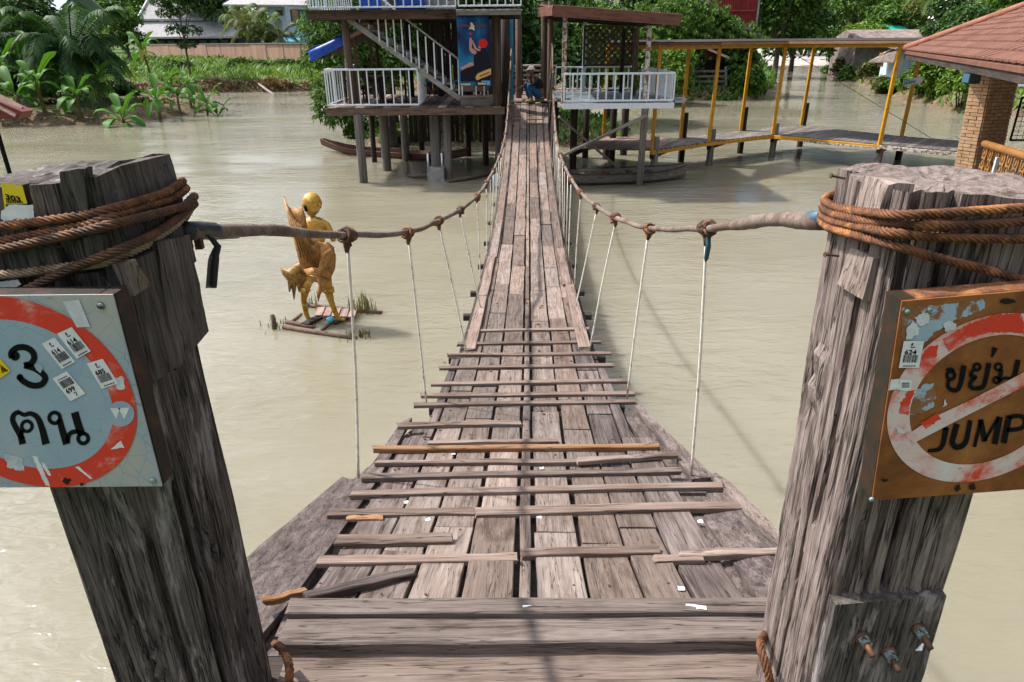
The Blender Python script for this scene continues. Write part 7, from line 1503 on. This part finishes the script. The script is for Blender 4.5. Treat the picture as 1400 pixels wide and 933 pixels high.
def drape(poly, Y, n, thick, L, mat, seed, hang=1.2):
    """leaves over an outline given in photo pixels at depth Y, thick metres deep"""
    g = np.random.default_rng(seed); P = np.array(poly, float); x = g.uniform(P[:, 0].min(), P[:, 0].max(), n * 4); y = g.uniform(P[:, 1].min(), P[:, 1].max(), n * 4)
    wob = 2.5 * np.sin(x * .35) + 2 * np.sin(y * .5 + x * .2); ok = seg_dist(x, y, poly) + wob > 0; x = x[ok][:n]; y = y[ok][:n]; lump = np.sin(x * .28 + 1.7 * np.sin(y * .19)) * np.sin(y * .31 + x * .1)
    keep = g.random(len(x)) < .55 + .45 * lump; x, y, lump = x[keep], y[keep], lump[keep]; c = np.array([tuple(at_y(a, b_, Y)) for a, b_ in zip(x, y)]); N = len(c); c[:, 1] += thick * (g.random(N) - .5 - .45 * lump)
    nn = unit(np.stack([.5 * g.normal(size=N), -.9 + .4 * g.normal(size=N), .5 + .4 * g.normal(size=N)], 1)); d = unit(np.stack([.6 * g.normal(size=N), .3 * g.normal(size=N), -hang * np.ones(N) + .4 * g.normal(size=N)], 1))
    return leaf_tris(c, nn, d, L * g.uniform(.6, 1.25, N), .6)
for nm, poly, n, th_, mt in (('roof_vines', [(868, 60), (868, 8), (955, -6), (1000, 18), (1043, 45), (1040, 64), (960, 62)], 9000, 1.6, m_leafmid), ('hanging_vines', [(994, 60), (1036, 55), (1040, 100), (1030, 138), (1000, 138), (996, 100)], 5200, 1.2, m_leafmid), ('dark_vines', [(868, 55), (962, 55), (968, 80), (940, 120), (905, 124), (868, 110)], 4200, 1.4, m_leafdark), ('flowering_vines', [(880, 45), (900, 0), (950, -2), (975, 20), (960, 50)], 1600, 1.9, m_leaflight), ('yellow_vines', [(1030, 36), (1042, 44), (1042, 60), (1036, 58)], 420, .5, m_leafolive)):
    v, tr = drape(poly, VY - 1.2, n, th_, .24, mt, 300 + n); o = link(nm, mesh_np(nm, v, tr), mt, vn, Matrix.Identity(4))
# grey metal shack and roofs on the right bank
KY = 50.8; sk_ = thing('metal_shack', 'pale grey metal walled shack on the right bank with rusty roofs', 'shack', gy(1240, KY)); m_greymetal = blot('grey_metal_sheet', (.36, .39, .43), (.27, .29, .33), 2, .4, .65, rough=.6, axis='Z')
a, b_ = at_y(1226, 90, KY).x, at_y(1283, 90, KY).x; z0_, z1_ = at_y(1250, 111, KY).z, at_y(1250, 66, KY).z; c_ = at_y(1206, 90, KY + 3).x
for k in range(7): s0 = a + (b_ - a) * k / 7; s1 = a + (b_ - a) * (k + 1) / 7; MB().box(((s0 + s1) / 2, KY + (.02 if k % 2 else 0), (z0_ + z1_) / 2), (s1 - s0 - .015, .06, z1_ - z0_)).build('metal_panel', m_greymetal, sk_)
put('side_wall', [(a - .02, KY, z0_), (a - .02, KY, z1_), (c_, KY + 3.2, z1_ - .3), (c_, KY + 3.2, z0_), (a + .03, KY, z0_), (a + .03, KY, z1_), (c_ + .05, KY + 3.2, z1_ - .3), (c_ + .05, KY + 3.2, z0_)], [(0, 1, 2, 3), (7, 6, 5, 4), (0, 4, 5, 1), (1, 5, 6, 2), (2, 6, 7, 3)], m_bluewall, sk_)
MB().box((a - .55, KY + 1.2, (z0_ + z1_) / 2 + .3), (.06, .7, .9)).build('window', m_orange, sk_)
m_oldroof = blot('old_weathered_roof', (.28, .22, .20), (.14, .105, .09), 2, .4, .65, rough=.9)
for P_ in ([(1188, 84), (1222, 65), (1226, 70), (1222, 84)], [(1198, 60), (1245, 46), (1262, 58), (1226, 66)]):
    p = [at_y(*P_[0], KY + 2), at_y(*P_[1], KY + 2.2), at_y(*P_[2], KY - .3), at_y(*P_[3], KY - .3)]; quad_slab('old_roof', p, .1, m_oldroof, sk_, up=(0, -.3, .95))
put('roof', [(a - .3, KY - .4, z1_ + .02), (b_ + .4, KY - .4, z1_ + .02), (b_ + .4, KY + 4, z1_ + 1.2), (c_ - .6, KY + 4, z1_ + 1.2), (a - .3, KY - .4, z1_ - .08), (b_ + .4, KY - .4, z1_ - .08), (b_ + .4, KY + 4, z1_ + 1.1), (c_ - .6, KY + 4, z1_ + 1.1)], [(0, 1, 2, 3), (7, 6, 5, 4), (0, 4, 5, 1), (1, 5, 6, 2), (2, 6, 7, 3), (3, 7, 4, 0)], m_oldroof, sk_)
for x in (1230, 1255, 1280): q = at_y(x, 115, KY + .3); rod('stilt', (q.x, q.y, -.5), (q.x, q.y, z0_ + .1), .1, m_dark, sk_, 7)
MB().box(((a + b_) / 2, KY + 2, z0_ + .02), (b_ - a, 4, .12)).build('floor_frame', m_dark, sk_)
LY = 68; lh = thing('low_house', 'low brown roofed building with white gutter behind the shack', 'house', gy(1200, LY)); a, b_ = at_y(1176, 50, LY).x, at_y(1262, 50, LY).x; zt = at_y(1200, 57, LY).z
MB().box(((a + b_) / 2, LY + 3, zt / 2), (b_ - a, 5, zt)).build('wall', m_oldroof, lh); q = at_y(1166, 44, LY + 1.5).z
put('roof', [(a - .3, LY - .4, zt), (b_ + .3, LY - .4, zt), (b_, LY + 3, q + .2), (a, LY + 3, q + .2), (a - .3, LY - .4, zt - .1), (b_ + .3, LY - .4, zt - .1), (b_, LY + 6.5, zt), (a, LY + 6.5, zt)], [(0, 1, 2, 3), (0, 4, 5, 1), (3, 2, 6, 7), (0, 3, 7, 4), (1, 5, 6, 2)], m_oldroof, lh); beam('gutter', (a - .3, LY - .5, zt - .02), (b_ + .3, LY - .5, zt - .02), .15, .15, m_white, lh)
GY = 92; gr_ = thing('green_roof_shed', 'shed with bright turquoise roof showing behind the trees', 'shed', gy(1230, GY)); a, b_ = at_y(1216, 40, GY).x, at_y(1240, 40, GY).x; zt = at_y(1228, 44, GY).z; MB().box(((a + b_) / 2, GY + 2, zt / 2), (b_ - a, 3, zt)).build('wall', m_conc, gr_); gable(gr_, a, b_, GY, GY + 4, zt, zt + .8, newmat('turquoise_roof', (.03, .32, .26), .5)[0], .3)
# lamp pole, white fence and wire gate on the right, far parked cars' glints left out
q = gy(1296, 82); pl_ = thing('lamp_pole', 'thin pale pole above the blossoming tree', 'pole', q, 'thin poles in the trees'); rod('pole', q, q + Vector((0, 0, 8.5)), .09, m_conc, pl_, 7); MB().box(q + Vector((.15, 0, 8.4)), (.6, .2, .14)).build('lamp_head', m_white, pl_)
fw = thing('white_fence', 'white post and rail fence right of the brick column', 'fence', gy(1390, 30)); FYw = 30
for k in range(5): x = at_y(1382 + k * 26, 110, FYw).x; MB().box((x, FYw, gz(x, FYw) + .55), (.09, .09, 1.3)).build('fence_post', m_white, fw)
for yy in (106, 117): beam('fence_rail', at_y(1374, yy, FYw - .06), at_y(1500, yy + 2, FYw - .06), .05, .08, m_white, fw)
gt = thing('wire_gate', 'black framed wire mesh gate right of the brick column', 'gate', at_y(1382, 192, 13.5)); ga, gb = at_y(1381, 192, 13.5), at_y(1480, 192, 13.5); gtop = at_y(1381, 134, 13.5).z
for p_, q_ in ((ga, Vector((ga.x, 13.5, gtop))), (Vector((ga.x, 13.5, gtop)), Vector((gb.x, 13.5, gtop))), (ga, gb)): rod('gate_frame', p_, q_, .022, m_black, gt, 6)
for k in range(1, 9): x = ga.x + .11 * k; rod('mesh_wire', (x, 13.5, ga.z), (x, 13.5, gtop), .005, m_rustdark, gt, 4)
for k in range(1, 9): z = ga.z + (gtop - ga.z) * k / 9; rod('mesh_wire', (ga.x, 13.5, z), (gb.x, 13.5, z), .005, m_rustdark, gt, 4)
# planks and white litter lying along the left bank
for i, (xa, ya, xb, yb) in enumerate(((333, 105, 372, 107), (345, 103, 398, 108), (390, 106, 425, 107))):
    a, b_ = at_z(xa, ya, 1.2), at_z(xb, yb, 1.2); a.z = gz(a.x, a.y) + .12; b_.z = gz(b_.x, b_.y) + .14; o = MB().tube([a, a.lerp(b_, .5) + Vector((0, 0, .06)), b_], .09, 6).build('driftwood_pole', m_bamboo, None, True); tag(o, ('pale pole lying at the left on the bank edge', 'longest pale pole lying on the bank edge', 'short pale pole on the bank beside the tree')[i], 'pole', 'poles lying on the bank')
q = at_z(355, 106, 1.2); q.z = gz(q.x, q.y) + .12; o = MB().box(q, (.5, .3, .3)).box(q + Vector((.05, 0, .2)), (.3, .25, .14)).build('white_bag', m_paper, None); tag(o, 'white bag of litter on the far bank among poles', 'bag')
